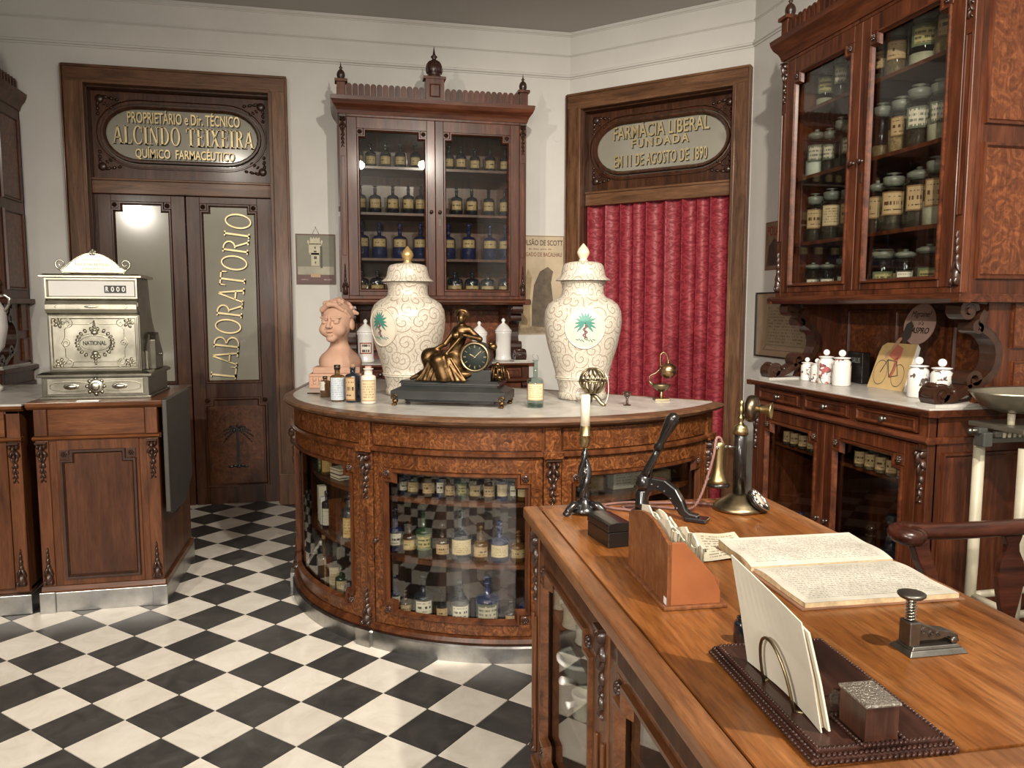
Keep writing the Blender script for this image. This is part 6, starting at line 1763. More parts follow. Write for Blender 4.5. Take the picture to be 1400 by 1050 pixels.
# terracotta bust of a child
def bust_sdf(X, Y, Z):
    e = lambda c, r, rot=None: d_ell(X, Y, Z, c, r, rot)
    cp = lambda a, b, ra, rb: d_cap(X, Y, Z, a, b, ra, rb)
    d = e((0, .014, .032), (.083, .093, .088))
    d = smin(d, e((0, -.016, -.026), (.073, .074, .076)), .03)
    for s in (-1, 1):
        d = smin(d, e((s * .040, -.058, -.036), (.034, .032, .033)), .018)
        d = smin(d, e((s * .084, .014, -.010), (.011, .022, .030)), .006)
    for s in (-1, 1):                                   # eye hollows, lids and balls
        d = -smin(-d, e((s * .033, -.103, .006), (.022, .022, .013)), .012)
        d = smin(d, e((s * .034, -.078, .004), (.0165, .0145, .0105)), .003)
        d = smin(d, cp((s * .018, -.092, .017), (s * .050, -.080, .015), .0042, .0036), .004)
        d = smin(d, cp((s * .014, -.093, .031), (s * .056, -.078, .030), .007, .005), .012)
    d = smin(d, cp((0, -.088, .016), (0, -.108, -.016), .0075, .0115), .008)
    for s in (-1, 1): d = smin(d, e((s * .0115, -.098, -.020), (.0085, .009, .0075)), .005)
    d = -smin(-d, cp((-.026, -.094, -.047), (0, -.104, -.0535), .0034, .0044), .003)
    d = -smin(-d, cp((.026, -.094, -.047), (0, -.104, -.0535), .0034, .0044), .003)
    d = smin(d, e((0, -.0945, -.0445), (.018, .007, .0048)), .004)
    d = smin(d, e((0, -.0925, -.0620), (.017, .0075, .0055)), .004)
    d = smin(d, e((0, -.072, -.084), (.027, .024, .020)), .018)
    rr = random.Random(4)
    for k in range(60):
        a = rr.uniform(0, 2 * PI); p = rr.uniform(.0, 1.45)
        if math.sin(a) < -.1 and p > .80: continue
        c = (.083 * math.sin(p) * math.cos(a), .016 + .093 * math.sin(p) * math.sin(a), .036 + .088 * math.cos(p))
        t = rr.uniform(0, PI); r1, r2 = rr.uniform(.022, .032), rr.uniform(.009, .013)
        q = (c[0] + .022 * math.cos(t), c[1] + .02 * math.sin(t), c[2] - .010)
        d = smin(d, cp(c, q, r2 * 1.1, r2 * .8), .005)
    for c, q, r1 in (((-.052, -.062, .072), (-.010, -.078, .100), .017), ((-.010, -.078, .100), (.030, -.066, .098), .015), ((-.040, -.050, .104), (.020, -.058, .112), .016), ((.030, -.066, .092), (.058, -.048, .070), .012), ((-.062, -.040, .070), (-.072, -.018, .040), .013), ((.066, -.034, .064), (.078, -.008, .036), .013)):
        d = smin(d, cp(c, q, r1, r1 * .8), .006)
    d = smin(d, cp((0, .02, -.07), (0, .025, -.15), .044, .05), .03)
    d = smin(d, e((0, .03, -.215), (.125, .07, .075)), .05)
    d = smin(d, e((0, -.005, -.225), (.095, .07, .07)), .03)
    return np.maximum(d, -(Z + .238))
V_, F_ = surface_nets(bust_sdf, (-.14, -.14, -.245), (.14, .13, .145), (112, 108, 156))
T = thing('child_bust', 'terracotta bust of a smiling child on a small plinth', 'bust', (-.045, 4.34, ZC), R(-6))
m = M(); m.X = Matrix.Translation((.02, 0, .113 + .238)) @ Matrix.Rotation(R(-20), 4, 'Z'); m.add(V_, F_, True); m.build('head_and_shoulders', TERRA, T)
M().box(-.105, .145, -.075, .08, .080, .114).build('plinth_cap', TERRA, T, .004)
m = M().box(-.125, .155, -.09, .09, 0, .080); pl_ = m.build('plinth', TERRA, T, .004)
m = M(); PPl = Flat((0, -.09, 0), (1, 0, 0), (0, -1, 0))
for k in range(9):
    a = -.108 + .03 * k
    pbox(m, PPl, a - .004, a + .004, .02, .066, 0, .006)
    pblob(m, PPl, a + .013, .05, .009, .012, .008); pblob(m, PPl, a + .013, .03, .007, .010, .006)
pbox(m, PPl, -.122, .152, .068, .076, 0, .006); pbox(m, PPl, -.122, .152, .008, .014, 0, .006)
m.build('plinth_relief', TERRA, pl_)
# small bottles in front of it
bottle('medicine_bottle', 'small amber bottle with black cap and white label beside the bust', 'bottle', (-.085, 3.85, ZC), .10, .025, AMBER, 'plainw', (.35, .78), 34, 'cap', LEATH, .72, .4, face=R(-40))
bottle('medicine_bottle', 'clear bottle with pale blue label and dark cap below the bust', 'bottle', (-.025, 3.67, ZC), .165, .034, AMBER, 'blue', (.05, .68), 62, 'cap', LEATH, .66, .36)
T = bottle('medicine_bottle', 'black flask with torn brown label, between two labelled bottles', 'bottle', (.045, 3.625, ZC), .165, .036, DARKG, 'tan', (.06, .72), 40, 'cork', CORK, .70, .34, face=R(-26))
bottle('medicine_bottle', 'cream-wrapped bottle with pink cap beside the clock', 'bottle', (.113, 3.555, ZC), .165, .034, STONEW, 'cream', (.08, .66), 60, 'cap', PINKCAP, .72, .55)
T = thing('fountain_pen', 'thin dark pen lying on the marble beside the amber bottle', 'pen', (-.13, 3.98, ZC + .0045), R(-20))
M().tube([(-.05, 0, 0), (.0, 0, 0), (.05, 0, 0)], [.003, .0045, .0045], 8).build('barrel', BROWN, T); M().tube([(.05, 0, 0), (.062, 0, 0)], [.004, .002], 8).build('nib', PEWTER, T)
# two great lidded vases
VP = [(.108, 0), (.116, .006), (.116, .028), (.110, .034), (.112, .05), (.120, .085), (.127, .102), (.130, .108), (.127, .114), (.133, .14), (.150, .20), (.168, .26), (.180, .32), (.186, .375), (.181, .42), (.165, .452), (.138, .473), (.108, .486), (.100, .50), (.098, .525), (.101, .545), (.106, .552), (.106, .56), (.098, .562)]
def vr(z):
    for (r0, z0), (r1, z1) in zip(VP, VP[1:]):
        if z0 <= z <= z1 and z1 > z0: return r0 + (r1 - r0) * (z - z0) / (z1 - z0)
    return VP[-1][0]
class VaseMap:
    def __call__(s, a, z, d=0):
        r = vr(z) + d; t = -PI / 2 + a / .182
        return Vector((r * math.cos(t), r * math.sin(t), z))
def dens(prof, n=3):
    out = []
    for (r0, z0), (r1, z1) in zip(prof, prof[1:]):
        for k in range(n): out.append((r0 + (r1 - r0) * k / n, z0 + (z1 - z0) * k / n))
    return out + [prof[-1]]
def palm_vase(label, loc, rz, knop):
    T = thing('lidded_vase', label, 'vase', loc, rz)
    M().lathe(VP, 56).build('body', FAI, T)
    for r, z in ((.1135, .030), (.1305, .108), (.1285, .099), (.109, .487), (.1065, .556)): M().lathe([(r - .004, z - .003), (r + .001, z - .0015), (r + .001, z + .0015), (r - .004, z + .003)], 48, cap=False).build('band', FAIP, T)
    ld = M().lathe([(.100, .562), (.128, .562), (.129, .566), (.122, .571), (.110, .580), (.104, .592), (.100, .615), (.096, .632), (.086, .644), (.06, .651), (.028, .654), (.022, .656)], 48).build('lid', FAI, T)
    M().lathe([(.020, .654), (.022, .660), (.016, .664), (.021, .672), (.029, .688), (.030, .697), (.024, .712), (.012, .727), (.003, .737), (.0005, .739)], 24).build('knop', knop, ld)
    V = VaseMap(); zc = .342; rm = .093
    m = M(); n = 36; vs = [V(0, zc, .003)]; fs = []
    for j in (1, 2, 3):
        for k in range(n):
            t = 2 * PI * k / n; vs.append(V(rm * j / 3 * math.cos(t), zc + rm * j / 3 * math.sin(t), .003 if j < 3 else .0015))
    for k in range(n):
        fs.append((0, 1 + k, 1 + (k + 1) % n))
        for j in (0, 1): fs.append((1 + j * n + k, 1 + (j + 1) * n + k, 1 + (j + 1) * n + (k + 1) % n, 1 + j * n + (k + 1) % n))
    m.add(vs, fs, True); md = m.build('medallion', FAIP, T)
    m = M(); m.tube([V(rm * math.cos(2 * PI * k / 40), zc + rm * math.sin(2 * PI * k / 40), .002) for k in range(40)], .0035, 8, True); m.build('medallion_ring', FAIP, md)
    m = M(); hz = zc + .028
    for k in range(13):
        t = R(-35 + 250 * k / 12); L = .046 * (1 + .12 * (k % 2))
        px_, pz = math.cos(t), math.sin(t)
        base, tip = (0, hz), (L * px_, hz + L * pz - .012 * (1 - pz))
        for q in range(4):
            f0, f1 = q / 4, (q + 1) / 4
            p0 = (base[0] + (tip[0] - base[0]) * f0, base[1] + (tip[1] - base[1]) * f0); p1 = (base[0] + (tip[0] - base[0]) * f1, base[1] + (tip[1] - base[1]) * f1)
            nx, nz = -(p1[1] - p0[1]), p1[0] - p0[0]; l = math.hypot(nx, nz); nx /= l; nz /= l
            w0, w1 = [.0015, .005, .0055, .004, .0005][q], [.0015, .005, .0055, .004, .0005][q + 1]
            m.add([V(p0[0] - nx * w0, p0[1] - nz * w0, .0046), V(p0[0] + nx * w0, p0[1] + nz * w0, .0046), V(p1[0] + nx * w1, p1[1] + nz * w1, .0046), V(p1[0] - nx * w1, p1[1] - nz * w1, .0046)], [(0, 1, 2, 3)])
    m.build('palm_crown', PALMG, md)
    m = M()
    m.tube([V(.002 * math.sin(q), hz - .075 * q / 10, .0045) for q in range(11)], .0028, 6); m.build('palm_trunk', PALMD, md)
    m = M(); m.tube([V(.010 * math.sin(q * .62), hz - .012 - .062 * q / 24, .007) for q in range(25)], .0022, 6); m.build('serpent', SNAKE, md)
    m = M()
    for q in range(7): m.tube([V(-.042 + .013 * q, hz - .078 + .003 * (q % 2), .0045), V(-.03 + .013 * q, hz - .082 - .004 * (q % 3), .0045)], .0016, 5)
    m.build('painted_ground', PALMG, md)
    return T
palm_vase('large cream lidded vase with gilt knop behind the clock', (.325, 3.90, ZC), R(-52), FAIG)
palm_vase('large cream lidded vase with cream knop before the red curtain', (1.125, 3.545, ZC), R(-14), plain('blushed_knop', (.66, .50, .36), .35, coat=.3, var=.1))
# mantel clock
T = thing('mantel_clock', 'black marble mantel clock with reclining bronze woman', 'clock', (.485, 3.443, ZC), -R(24.6))
m = M().box(-.262, .262, -.098, .098, .028, .066).taper(-.262, .262, -.098, .098, .066, .086, .042, .026).box(-.222, .222, -.074, .074, .086, .098).taper(-.232, .232, -.08, .08, .098, .112, .010, .010)
m.build('plinth', BLACKM, T, .002)
m = M().box(-.20, .20, -.05, .05, .012, .03); m.build('under_frame', BLACKM, T)
for sx in (-1, 1):
    for sy in (-1, 1):
        m = M(); cx, cy = sx * .245, sy * .085
        m.ell((cx, cy, .020), (.014, .014, .012)); m.ell((cx, cy - .008, .006), (.012, .014, .006)); 
        for q in range(3): m.ell((cx + (q - 1) * .008, cy - .016, .006), (.004, .008, .005), 8, 5)
        pts = spiral(0, 0, .016, 1.2, 0, 16); m.tube([(cx + a * .9, cy - .014, .036 + b) for a, b in pts], .004, 6)
        m.build('paw_foot', BRONZE, T)
M().box(.045, .185, -.045, .05, .111, .160).build('drum_block', BLACKM, T, .003)
PDc = Matrix.Translation((.112, .0, .218)) @ Matrix.Rotation(R(90), 4, 'X')
m = M(); m.X = PDc; m.lathe([(.060, -.055), (.064, -.05), (.066, .0), (.066, .03), (.062, .035)], 36); m.build('drum', BLACKM, T)
m = M(); m.X = PDc; m.lathe([(.060, .034), (.068, .034), (.070, .042), (.064, .050), (.058, .050), (.055, .044)], 40, cap=False); m.build('bezel', OLDBR, T)
m = M(); m.X = PDc; m.lathe([(.058, .036), (.058, .0405), (.001, .041)], 36); dial = m.build('dial_face', plain('slate_dial', (.020, .026, .023), .6, spec=.2), T)
m = M()
for k in range(12):
    m.X = PDc @ Matrix.Rotation(R(30 * k), 4, 'Z') @ Matrix.Translation((0, .046, .0412)); m.box(-.0014 * (1 + (k % 3 == 0)), .0014 * (1 + (k % 3 == 0)), -.006, .006, 0, .0006)
m.build('hour_marks', OLDBR, dial)
m = M(); m.X = PDc @ Matrix.Rotation(R(-48), 4, 'Z'); m.box(-.0012, .0012, -.006, .04, .0425, .0432); m.build('minute_hand', GOLD, dial)
m = M(); m.X = PDc @ Matrix.Rotation(R(60), 4, 'Z'); m.box(-.0016, .0016, -.005, .026, .0415, .0422); m.build('hour_hand', GOLD, dial)
m = M(); m.X = PDc; m.lathe([(.005, .0415), (.005, .044), (.001, .0445)], 12); m.build('hand_boss', CHROME, dial)
def lady(X, Y, Z):
    e = lambda c, r: d_ell(X, Y, Z, c, r); cp = lambda a, b, ra, rb: d_cap(X, Y, Z, a, b, ra, rb)
    d = e((.045, -.004, .282), (.0205, .0225, .028))
    d = smin(d, e((.045, -.022, .272), (.014, .012, .018)), .008)
    d = smin(d, cp((.045, -.024, .288), (.045, -.030, .278), .0035, .0045), .004)
    for q in range(11):
        a = q / 10 * PI
        d = smin(d, e((.045 + .025 * math.cos(a), .002 - .008 * math.sin(a), .292 + .020 * math.sin(a)), (.0095, .013, .0095)), .004)
    d = smin(d, e((.048, .022, .285), (.017, .014, .018)), .006)
    d = smin(d, cp((.045, 0, .262), (.042, .002, .235), .011, .014), .012)
    d = smin(d, cp((.016, 0, .226), (.076, .0, .226), .015, .016), .014)
    d = smin(d, cp((.042, 0, .215), (.02, 0, .15), .032, .027), .02)
    for s in (-1, 1): d = smin(d, e((.036 + s * .016, -.028, .200), (.014, .012, .014)), .008)
    d = smin(d, cp((.018, 0, .14), (.0, .0, .07), .034, .05), .02)
    d = smin(d, cp((.078, 0, .224), (.128, -.004, .183), .0145, .012), .006)
    d = smin(d, cp((.128, -.004, .183), (.075, -.040, .200), .012, .008), .004)
    d = smin(d, e((.066, -.044, .203), (.012, .007, .006)), .004)
    d = smin(d, cp((.014, -.004, .222), (-.028, -.022, .162), .0135, .0115), .006)
    d = smin(d, cp((-.028, -.022, .162), (-.088, -.030, .132), .0110, .007), .004)
    d = smin(d, e((-.10, -.032, .130), (.013, .006, .005)), .004)
    d = smin(d, cp((.0, -.005, .075), (-.098, -.035, .105), .046, .035), .02)
    d = smin(d, cp((-.098, -.035, .105), (-.085, -.055, .02), .034, .026), .015)
    d = smin(d, cp((.01, -.02, .07), (-.045, -.065, .088), .042, .032), .02)
    d = smin(d, cp((-.045, -.065, .088), (-.02, -.07, .012), .031, .026), .012)
    d = smin(d, e((-.02, -.02, .028), (.13, .055, .034)), .02)
    rr = random.Random(9)
    for k in range(26):
        x = -.135 + .0085 * k + rr.uniform(-.004, .004)
        top = (x * .45 - .02, -.060 - rr.uniform(0, .018), .085 + rr.uniform(-.02, .025))
        d = smin(d, cp(top, (x * 1.05, -.070 - rr.uniform(0, .008), .004), .0045, .0075), .005)
    for k in range(7):
        d = smin(d, cp((.055 - .006 * k, -.028, .205 - .012 * k), (-.03 - .012 * k, -.052, .10 - .004 * k), .0055, .005), .004)
    for k in range(5):
        t = k / 4
        d = smin(d, cp((-.11 + .05 * t, -.068, .10 - .02 * t), (-.06 + .05 * t, -.078, .085 - .022 * t), .006, .006), .004)
    d = smin(d, cp((-.13, -.02, .03), (-.185, -.03, .006), .016, .008), .01)
    return np.maximum(d, -(Z - .0))
V_, F_ = surface_nets(lady, (-.20, -.10, -.004), (.16, .06, .325), (120, 54, 110))
m = M(); m.X = Matrix.Translation((0, -.004, .1115)); m.add(V_, F_, True); m.build('reclining_figure', BRONZE, T)
m = M()
for k in range(7): m.ell((.212 + .006 * math.sin(k * 2), -.02 + .012 * math.cos(k * 2.2), .118 + .011 * k), (.027 - .0025 * k, .026 - .0025 * k, .011), 12, 6)
for k in range(9): m.tube([(.212 + .022 * math.cos(k * .7), -.02 + .022 * math.sin(k * .7), .185), (.212 + .034 * math.cos(k * .7), -.02 + .03 * math.sin(k * .7), .116)], [.004, .006], 6)
m.tube([(.235, 0, .175), (.255, -.005, .15), (.262, -.01, .125), (.258, -.012, .114)], [.006, .005, .005, .006], 7)
m.build('sheaf', BRONZE, T); m = M(); m.ell((.185, 0, .262), (.02, .018, .016)); m.ell((.176, 0, .275), (.012, .014, .010)); m.build('crest_ornament', BRONZE, T)
# tall clear bottle with wire bail
T = bottle('medicine_bottle', 'tall clear bottle with aged cream label between clock and vase', 'bottle', (.822, 3.262, ZC), .215, .037, pane('aqua_bottle_glass', (.70, .80, .76), 1.5, .02, 1.6), 'cream', (.16, .50), 62, None, None, .52, .27, lip=1.3)
M().tube([(.012 * math.cos(t), 0, .212 + .016 * math.sin(t) + .004 * t) for t in [k * .35 for k in range(15)]], .0013, 6).build('wire_bail', PEWTER, T)
M().lathe([(.034, .004), (.034, .016), (.001, .017)], 20).build('thick_glass_foot', pane('green_glass_foot', (.45, .66, .58), 1.5, .02, 1.8), T)
# pierced brass globe
T = thing('pierced_globe', 'pierced brass string globe on three-legged foot', 'string holder', (1.084, 3.262, ZC), 0)
zc = .113; rg_ = .056
m = M()
for k in range(14):
    t = 2 * PI * k / 14
    m.tube([(rg_ * math.sin(p) * math.cos(t + .35 * math.sin(p * 2)), rg_ * math.sin(p) * math.sin(t + .35 * math.sin(p * 2)), zc + rg_ * math.cos(p)) for p in [.25 + 1.25 * q / 9 for q in range(10)]], .0042, 6)
m.lathe([(.018, zc + .050), (.017, zc + .0555), (.008, zc + .057), (.001, zc + .058)], 16); m.build('openwork_lid', OLDBR, T)
m = M()
for k in range(12):
    t = 2 * PI * k / 12
    m.tube([(rg_ * math.sin(p) * math.cos(t), rg_ * math.sin(p) * math.sin(t), zc + rg_ * math.cos(p)) for p in [1.62 + 1.1 * q / 8 for q in range(9)]], [.0045 + .004 * abs(q - 4) / 4 for q in range(9)], 6)
m.lathe([(.001, zc - .056), (.022, zc - .050), (.028, zc - .046), (.02, zc - .044)], 20); m.build('openwork_bowl', OLDBR, T)
M().lathe([(.050, zc - .003), (.0605, zc - .004), (.0625, zc), (.0605, zc + .004), (.050, zc + .003)], 32, cap=False).build('girdle', OLDBR, T)
m = M(); m.lathe([(.014, .06), (.010, .05), (.014, .042)], 14)
for k in range(3):
    t = R(210 + 120 * k); c, s = math.cos(t), math.sin(t)
    m.tube([(0, 0, .052), (.02 * c, .02 * s, .038), (.036 * c, .036 * s, .016), (.052 * c, .052 * s, .005), (.06 * c, .06 * s, .004)], [.010, .009, .009, .009, .005], 8)
m.build('tripod_foot', OLDBR, T)
m = M(); m.tube(smooth_path([(.052, -.02, .145), (.064, -.02, .12), (.07, -.015, .07), (.062, -.02, .03), (.045, -.03, .005)]), .0014, 6); m.build('loose_string', PAPERW, T)
# eye bath
T = thing('eye_bath', 'tiny dark glass eye bath on a stem near the vase', 'eye bath', (1.241, 3.245, ZC))
M().lathe([(.018, 0), (.018, .003), (.006, .006), (.005, .030), (.008, .036)], 18).build('stem', BROWN, T)
M().lathe([(.006, .036), (.015, .042), (.018, .055), (.0185, .062), (.016, .06), (.012, .046), (.001, .04)], 18).build('cup', BROWN, T)
# little spirit lamp with round flask
T = thing('spirit_lamp', 'small brass spirit lamp with round flask on a bent pipe', 'spirit lamp', (1.472, 3.40, ZC), R(-12))
M().taper(-.036, .036, -.036, .036, 0, .010, .002, .002).build('square_foot', OLDBR, T, .002)
M().lathe([(.010, .010), (.006, .02), (.0085, .026), (.005, .032), (.007, .04)], 14).build('stem', BRASS, T)
m = M(); m.lathe([(.006, .038), (.022, .046), (.038, .060), (.044, .072), (.044, .076), (.038, .074), (.001, .06)], 26, squash=.75); m.tube([(-.036, 0, .07), (-.052, 0, .082), (-.062, 0, .096)], [.010, .006, .004], 8); m.build('boat_bowl', OLDBR, T)
m = M(); m.lathe([(.001, .104), (.02, .108), (.036, .125), (.040, .142), (.036, .160), (.020, .174), (.008, .178), (.007, .186), (.011, .188), (.001, .189)], 26, cx=.030); m.build('round_flask', plain('copper_flask', (.33, .20, .11), .32, 1.0, var=.15), T)
m = M(); m.lathe([(.0405, .140), (.0415, .142), (.0405, .144)], 26, cx=.030, cap=False); m.build('flask_girdle', OLDBR, T)
m = M(); m.tube(smooth_path([(.028, 0, .186), (.022, 0, .212), (.008, 0, .226), (-.006, 0, .216), (-.008, 0, .190), (-.006, 0, .16)]), .0032, 8); m.build('bent_pipe', BRASS, T)
m = M(); m.tube(smooth_path([(-.058, 0, .092), (-.055, 0, .115), (-.03, 0, .128), (-.012, 0, .145)]), .003, 8); m.ell((-.004, 0, .15), (.01, .006, .006)); m.build('pipe_bracket', OLDBR, T)
# everything above stands on the marble: settle each thing onto it
for o_ in [q for q in COL.objects if q not in _n_before and q.parent is None]:
    o_.location = (o_.location.x * KC, o_.location.y * KC, o_.location.z)
    o_.scale = (KC, KC, KC)
# white canisters on the middle hutch
def canister(label, x, h, r, lab):
    T = thing('porcelain_canister', label, 'canister', (x, 5.205, 1.0065), math.atan2(-5.2, -x) + PI / 2)
    M().lathe([(r * .92, 0), (r, .006), (r, .018), (r * .94, .026), (r * .92, .04), (r * .92, h * .62), (r, h * .65), (r, h * .68), (r * .9, h * .69)], 30).build('body', PORC, T)
    M().lathe([(r * 1.0, h * .69), (r * 1.04, h * .70), (r * .98, h * .72), (r * .6, h * .82), (r * .22, h * .88), (r * .15, h * .90), (r * .24, h * .93), (r * .24, h * .96), (r * .1, h * .995), (.0005, h)], 28).build('lid', PORC, T)
    if lab:
        o = patch(r * .92 + .001, h * .20, h * .46, 46).build('label', card('red_framed_label', (.78, .75, .68), (.10, .07, .05), 2, 7, .45, (.10, (.28, .06, .035)), x0=.2, x1=.8, y0=.15, y1=.85), T)
    return T
canister('white porcelain canister with red-framed label beside the bust', .152, .285, .057, True)
canister('white domed canister half hidden behind the clock figure', .915, .27, .056, False)
canister('plain white domed canister at the end of the hutch shelf', 1.083, .29, .057, False)
# flowered jars on the hutch by the desk
FLOW = NT('flower_sprig_porcelain')
_v = FLOW.coord((1, 1, 1), rnd=6.0)
_a = FLOW.noise(_v, 38, 2, .5, 1.0); _b = FLOW.noise(_v, 14, 1, .5)
_m = FLOW.math('MULTIPLY', FLOW.math('GREATER_THAN', _a, .55), FLOW.math('GREATER_THAN', _b, .49))
_c = FLOW.ramp(FLOW.noise(_v, 30, 1, .5), [(.44, (.10, .08, .07)), (.52, (.36, .10, .10))], 'CONSTANT')
FLOW.set(FLOW.mix(_m, (.72, .70, .66), _c), .14, coat=.6); FLOW = FLOW.m
for i, (y, h, r, ds) in enumerate(((3.455, .115, .031, 'smallest flowered jar, first in the row by the scroll'), (3.372, .115, .030, 'small flowered jar half behind a taller one'), (3.30, .165, .039, 'tall white flowered jar, third on the right hutch marble'), (3.18, .168, .043, 'broad white flowered jar beside the dark box'), (2.70, .165, .042, 'white flowered jar just beside the cyclist card'), (2.575, .165, .042, 'white flowered jar half hidden by the near scroll'))):
    T = thing('flowered_jar', ds, 'jar', (2.275 if i < 4 else 2.285, y, 1.0065), rg.uniform(-2.2, -1.0), 'flowered jars on the right hutch')
    M().lathe([(r * .9, 0), (r * .96, .004), (r * .96, h * .6), (r * .9, h * .67), (r * .72, h * .715), (r * .72, h * .75)], 28).build('body', FLOW, T)
    M().lathe([(r * .84, h * .75), (r * .9, h * .765), (r * .88, h * .785), (r * .3, h * .80), (.001, h * .80)], 28).build('lid', PORC, T)
    m = M(); m.X = Matrix.Translation((0, 0, h * .90)) @ Matrix.Rotation(math.atan2(-y, -2.28) - T.rotation_euler.z, 4, 'Z') @ Matrix.Rotation(R(90), 4, 'Y'); m.lathe([(r * .2, -.006), (r * .36, -.004), (r * .38, 0), (r * .36, .004), (r * .2, .006)], 18); m.build('disc_knob', PORC, T)
# dark tin and cyclist card
T = thing('tonic_tin', 'dark tin lettered SALUS on the right hutch marble', 'tin', (2.44, 3.285, 1.0065), R(-90 - 8))
M().box(-.07, .07, -.02, .02, 0, .15).build('tin', LEATH, T, .003)
m = M(); put_letters(m, Flat((0, -.02, 0), (1, 0, 0), (0, -1, 0)), letters('SALUS', .075, .026, .0006, .01), .012, .098, .0002); m.build('lettering', plain('grey_print', (.16, .17, .15), .6), T)
T = thing('cyclist_card', 'cardboard advertising stand with racing cyclist and round headache sign', 'advertisement', (2.37, 2.992, 1.0065), R(-90))
# local x runs toward the viewer's right (world -y), card leans back
CQ = Flat((0, 0, 0), (1, 0, .0), (0, -1, .0))
class Lean:
    def __init__(s, k): s.k = k
    def __call__(s, a, z, d=0): return Vector((a, s.k * z - d, z))
LE = Lean(.22)
def card_poly(m, poly, d, th=.003):
    n = len(poly); vs = [LE(a, z, d) for a, z in poly] + [LE(a, z, d + th) for a, z in poly]
    m.add(vs, [tuple(range(n - 1, -1, -1)), tuple(range(n, 2 * n))] + [(i, (i + 1) % n, n + (i + 1) % n, n + i) for i in range(n)])
OCH = plain('ochre_print', (.52, .36, .16), .7, var=.12); PINKP = plain('faded_pink_print', (.40, .26, .21), .7, var=.08)
m = M(); card_poly(m, [(-.128, 0), (.105, 0), (.125, .205), (-.06, .205), (-.088, .19), (-.10, .16)], 0); bd = m.build('card', OCH, T)
m = M(); card_poly(m, [(.104, 0), (.14, .0), (.142, .19), (.124, .205)], -.004); m.build('card_side', WHITEC, T)
dp = [(.105 + .092 * math.cos(2 * PI * k / 36), .292 + .088 * math.sin(2 * PI * k / 36)) for k in range(36)]
m = M(); card_poly(m, dp, -.003); dsc = m.build('round_sign', PINKP, T)
for tx, w_, h_, a, z, sh in (('Migraine?', .115, .034, .105, .315, .25), ('n’a', .03, .018, .115, .288, .2), ('ASPRO', .105, .026, .118, .252, .2)):
    m = M(); put_letters(m, LE, letters(tx, w_, h_, .0006, .014 if tx == 'ASPRO' else .0, sh), a, z, .0002); m.build('lettering', INK, dsc)
def ring2(m, c, r, w, d, n=26, sq=.8):
    for k in range(n):
        t0, t1 = 2 * PI * k / n, 2 * PI * (k + 1) / n
        m.add([LE(c[0] + q * sq * math.cos(t), c[1] + q * math.sin(t), d) for q, t in ((r, t0), (r, t1), (r - w, t1), (r - w, t0))], [(0, 1, 2, 3)])
m = M(); ring2(m, (-.062, .072), .056, .003, .0036); ring2(m, (.052, .065), .050, .003, .0036)
for p, q_ in (((-.062, .072), (-.03, .13)), ((-.03, .13), (.028, .125)), ((.028, .125), (.0, .055)), ((.0, .055), (-.03, .13)), ((.0, .055), (.052, .065)), ((.028, .125), (.052, .065))):
    m.tube([LE(p[0], p[1], .004), LE(q_[0], q_[1], .004)], .0018, 5)
m.build('printed_bicycle', INKB, bd)
m = M(); 
for poly in ([(-.035, .15), (.01, .20), (.05, .185), (.045, .14), (.012, .13)], [(.01, .14), (.035, .15), (.03, .085), (.012, .05), (.0, .055), (.012, .09)]): ppoly(m, LE, poly, .0044)
m.build('printed_jersey', plain('faded_red_print', (.42, .13, .08), .7), bd)
m = M()
for poly in ([(-.03, .16), (.02, .21), (.035, .235), (.01, .23), (-.02, .19)], [(-.055, .15), (-.03, .175), (-.025, .155), (-.045, .13)]): ppoly(m, LE, poly, .0048)
m.build('printed_arms', plain('skin_tone_print', (.42, .24, .14), .7), bd)
m = M(); ppoly(m, LE, [(.02, .235), (.035, .29), (.06, .305), (.08, .285), (.075, .235), (.05, .205)], .0052); m.build('printed_hair', INKB, bd)
# ------------------------------------------------------------------ pictures on the walls
def quad(m, P, x0, x1, z0, z1, d0, d1): return pbox(m, P, x0, x1, z0, z1, d0, d1)
T = thing('calendar_picture', 'small framed calendar picture of a riverside stone tower', 'picture', PA(-.166, 1.697, 0), 0)
PX = Flat((0, 0, 0), (1, 0, 0), (0, -1, 0)); hw_, hh_ = .132, .171
m = M(); pbox(m, PX, -hw_, hw_, -hh_, hh_, .001, .010); m.build('backing', plain('sepia_ground', (.16, .12, .075), .5, var=.2), T)
m = M(); pstrip(m, PX, rect(-hw_, hw_, -hh_, hh_), .010, .001, .016); m.build('frame', plain('red_brown_frame', (.12, .04, .022), .4), T)
m = M(); pbox(m, PX, -hw_ + .012, hw_ - .012, -.05, hh_ - .012, .010, .0108); m.build('printed_sky', plain('olive_sky', (.135, .125, .075), .45, var=.25, vs=5), T)
m = M(); pbox(m, PX, -hw_ + .012, hw_ - .012, -.105, -.05, .010, .0108); m.build('printed_river', plain('pale_river', (.30, .28, .20), .45, var=.2, vs=14), T)
m = M()
for b in ((-.045, .038, .04, .105), (-.05, .043, .10, .112), (-.036, .03, .112, .14), (-.03, .024, -.045, .04), (-.04, .034, .03, .042)): pbox(m, PX, *b, .0108, .0116)
for k in range(4): pbox(m, PX, -.034 + .018 * k, -.024 + .018 * k, .14, .147, .0108, .0116)
for sx in (-.048, .042): pblob(m, PX, sx, .118, .007, .012, .001, .0108)
m.build('printed_tower', plain('stone_print', (.46, .42, .28), .45, var=.15), T)
m = M()
for b in ((-.008, .002, .07, .085), (-.012, .006, .045, .058), (-.012, .008, .0, .02), (-.006, .002, -.03, -.015), (.03, .045, -.06, .09)): pbox(m, PX, *b, .0116, .012)
m.build('printed_shadow', plain('print_dark', (.04, .035, .022), .5), T)
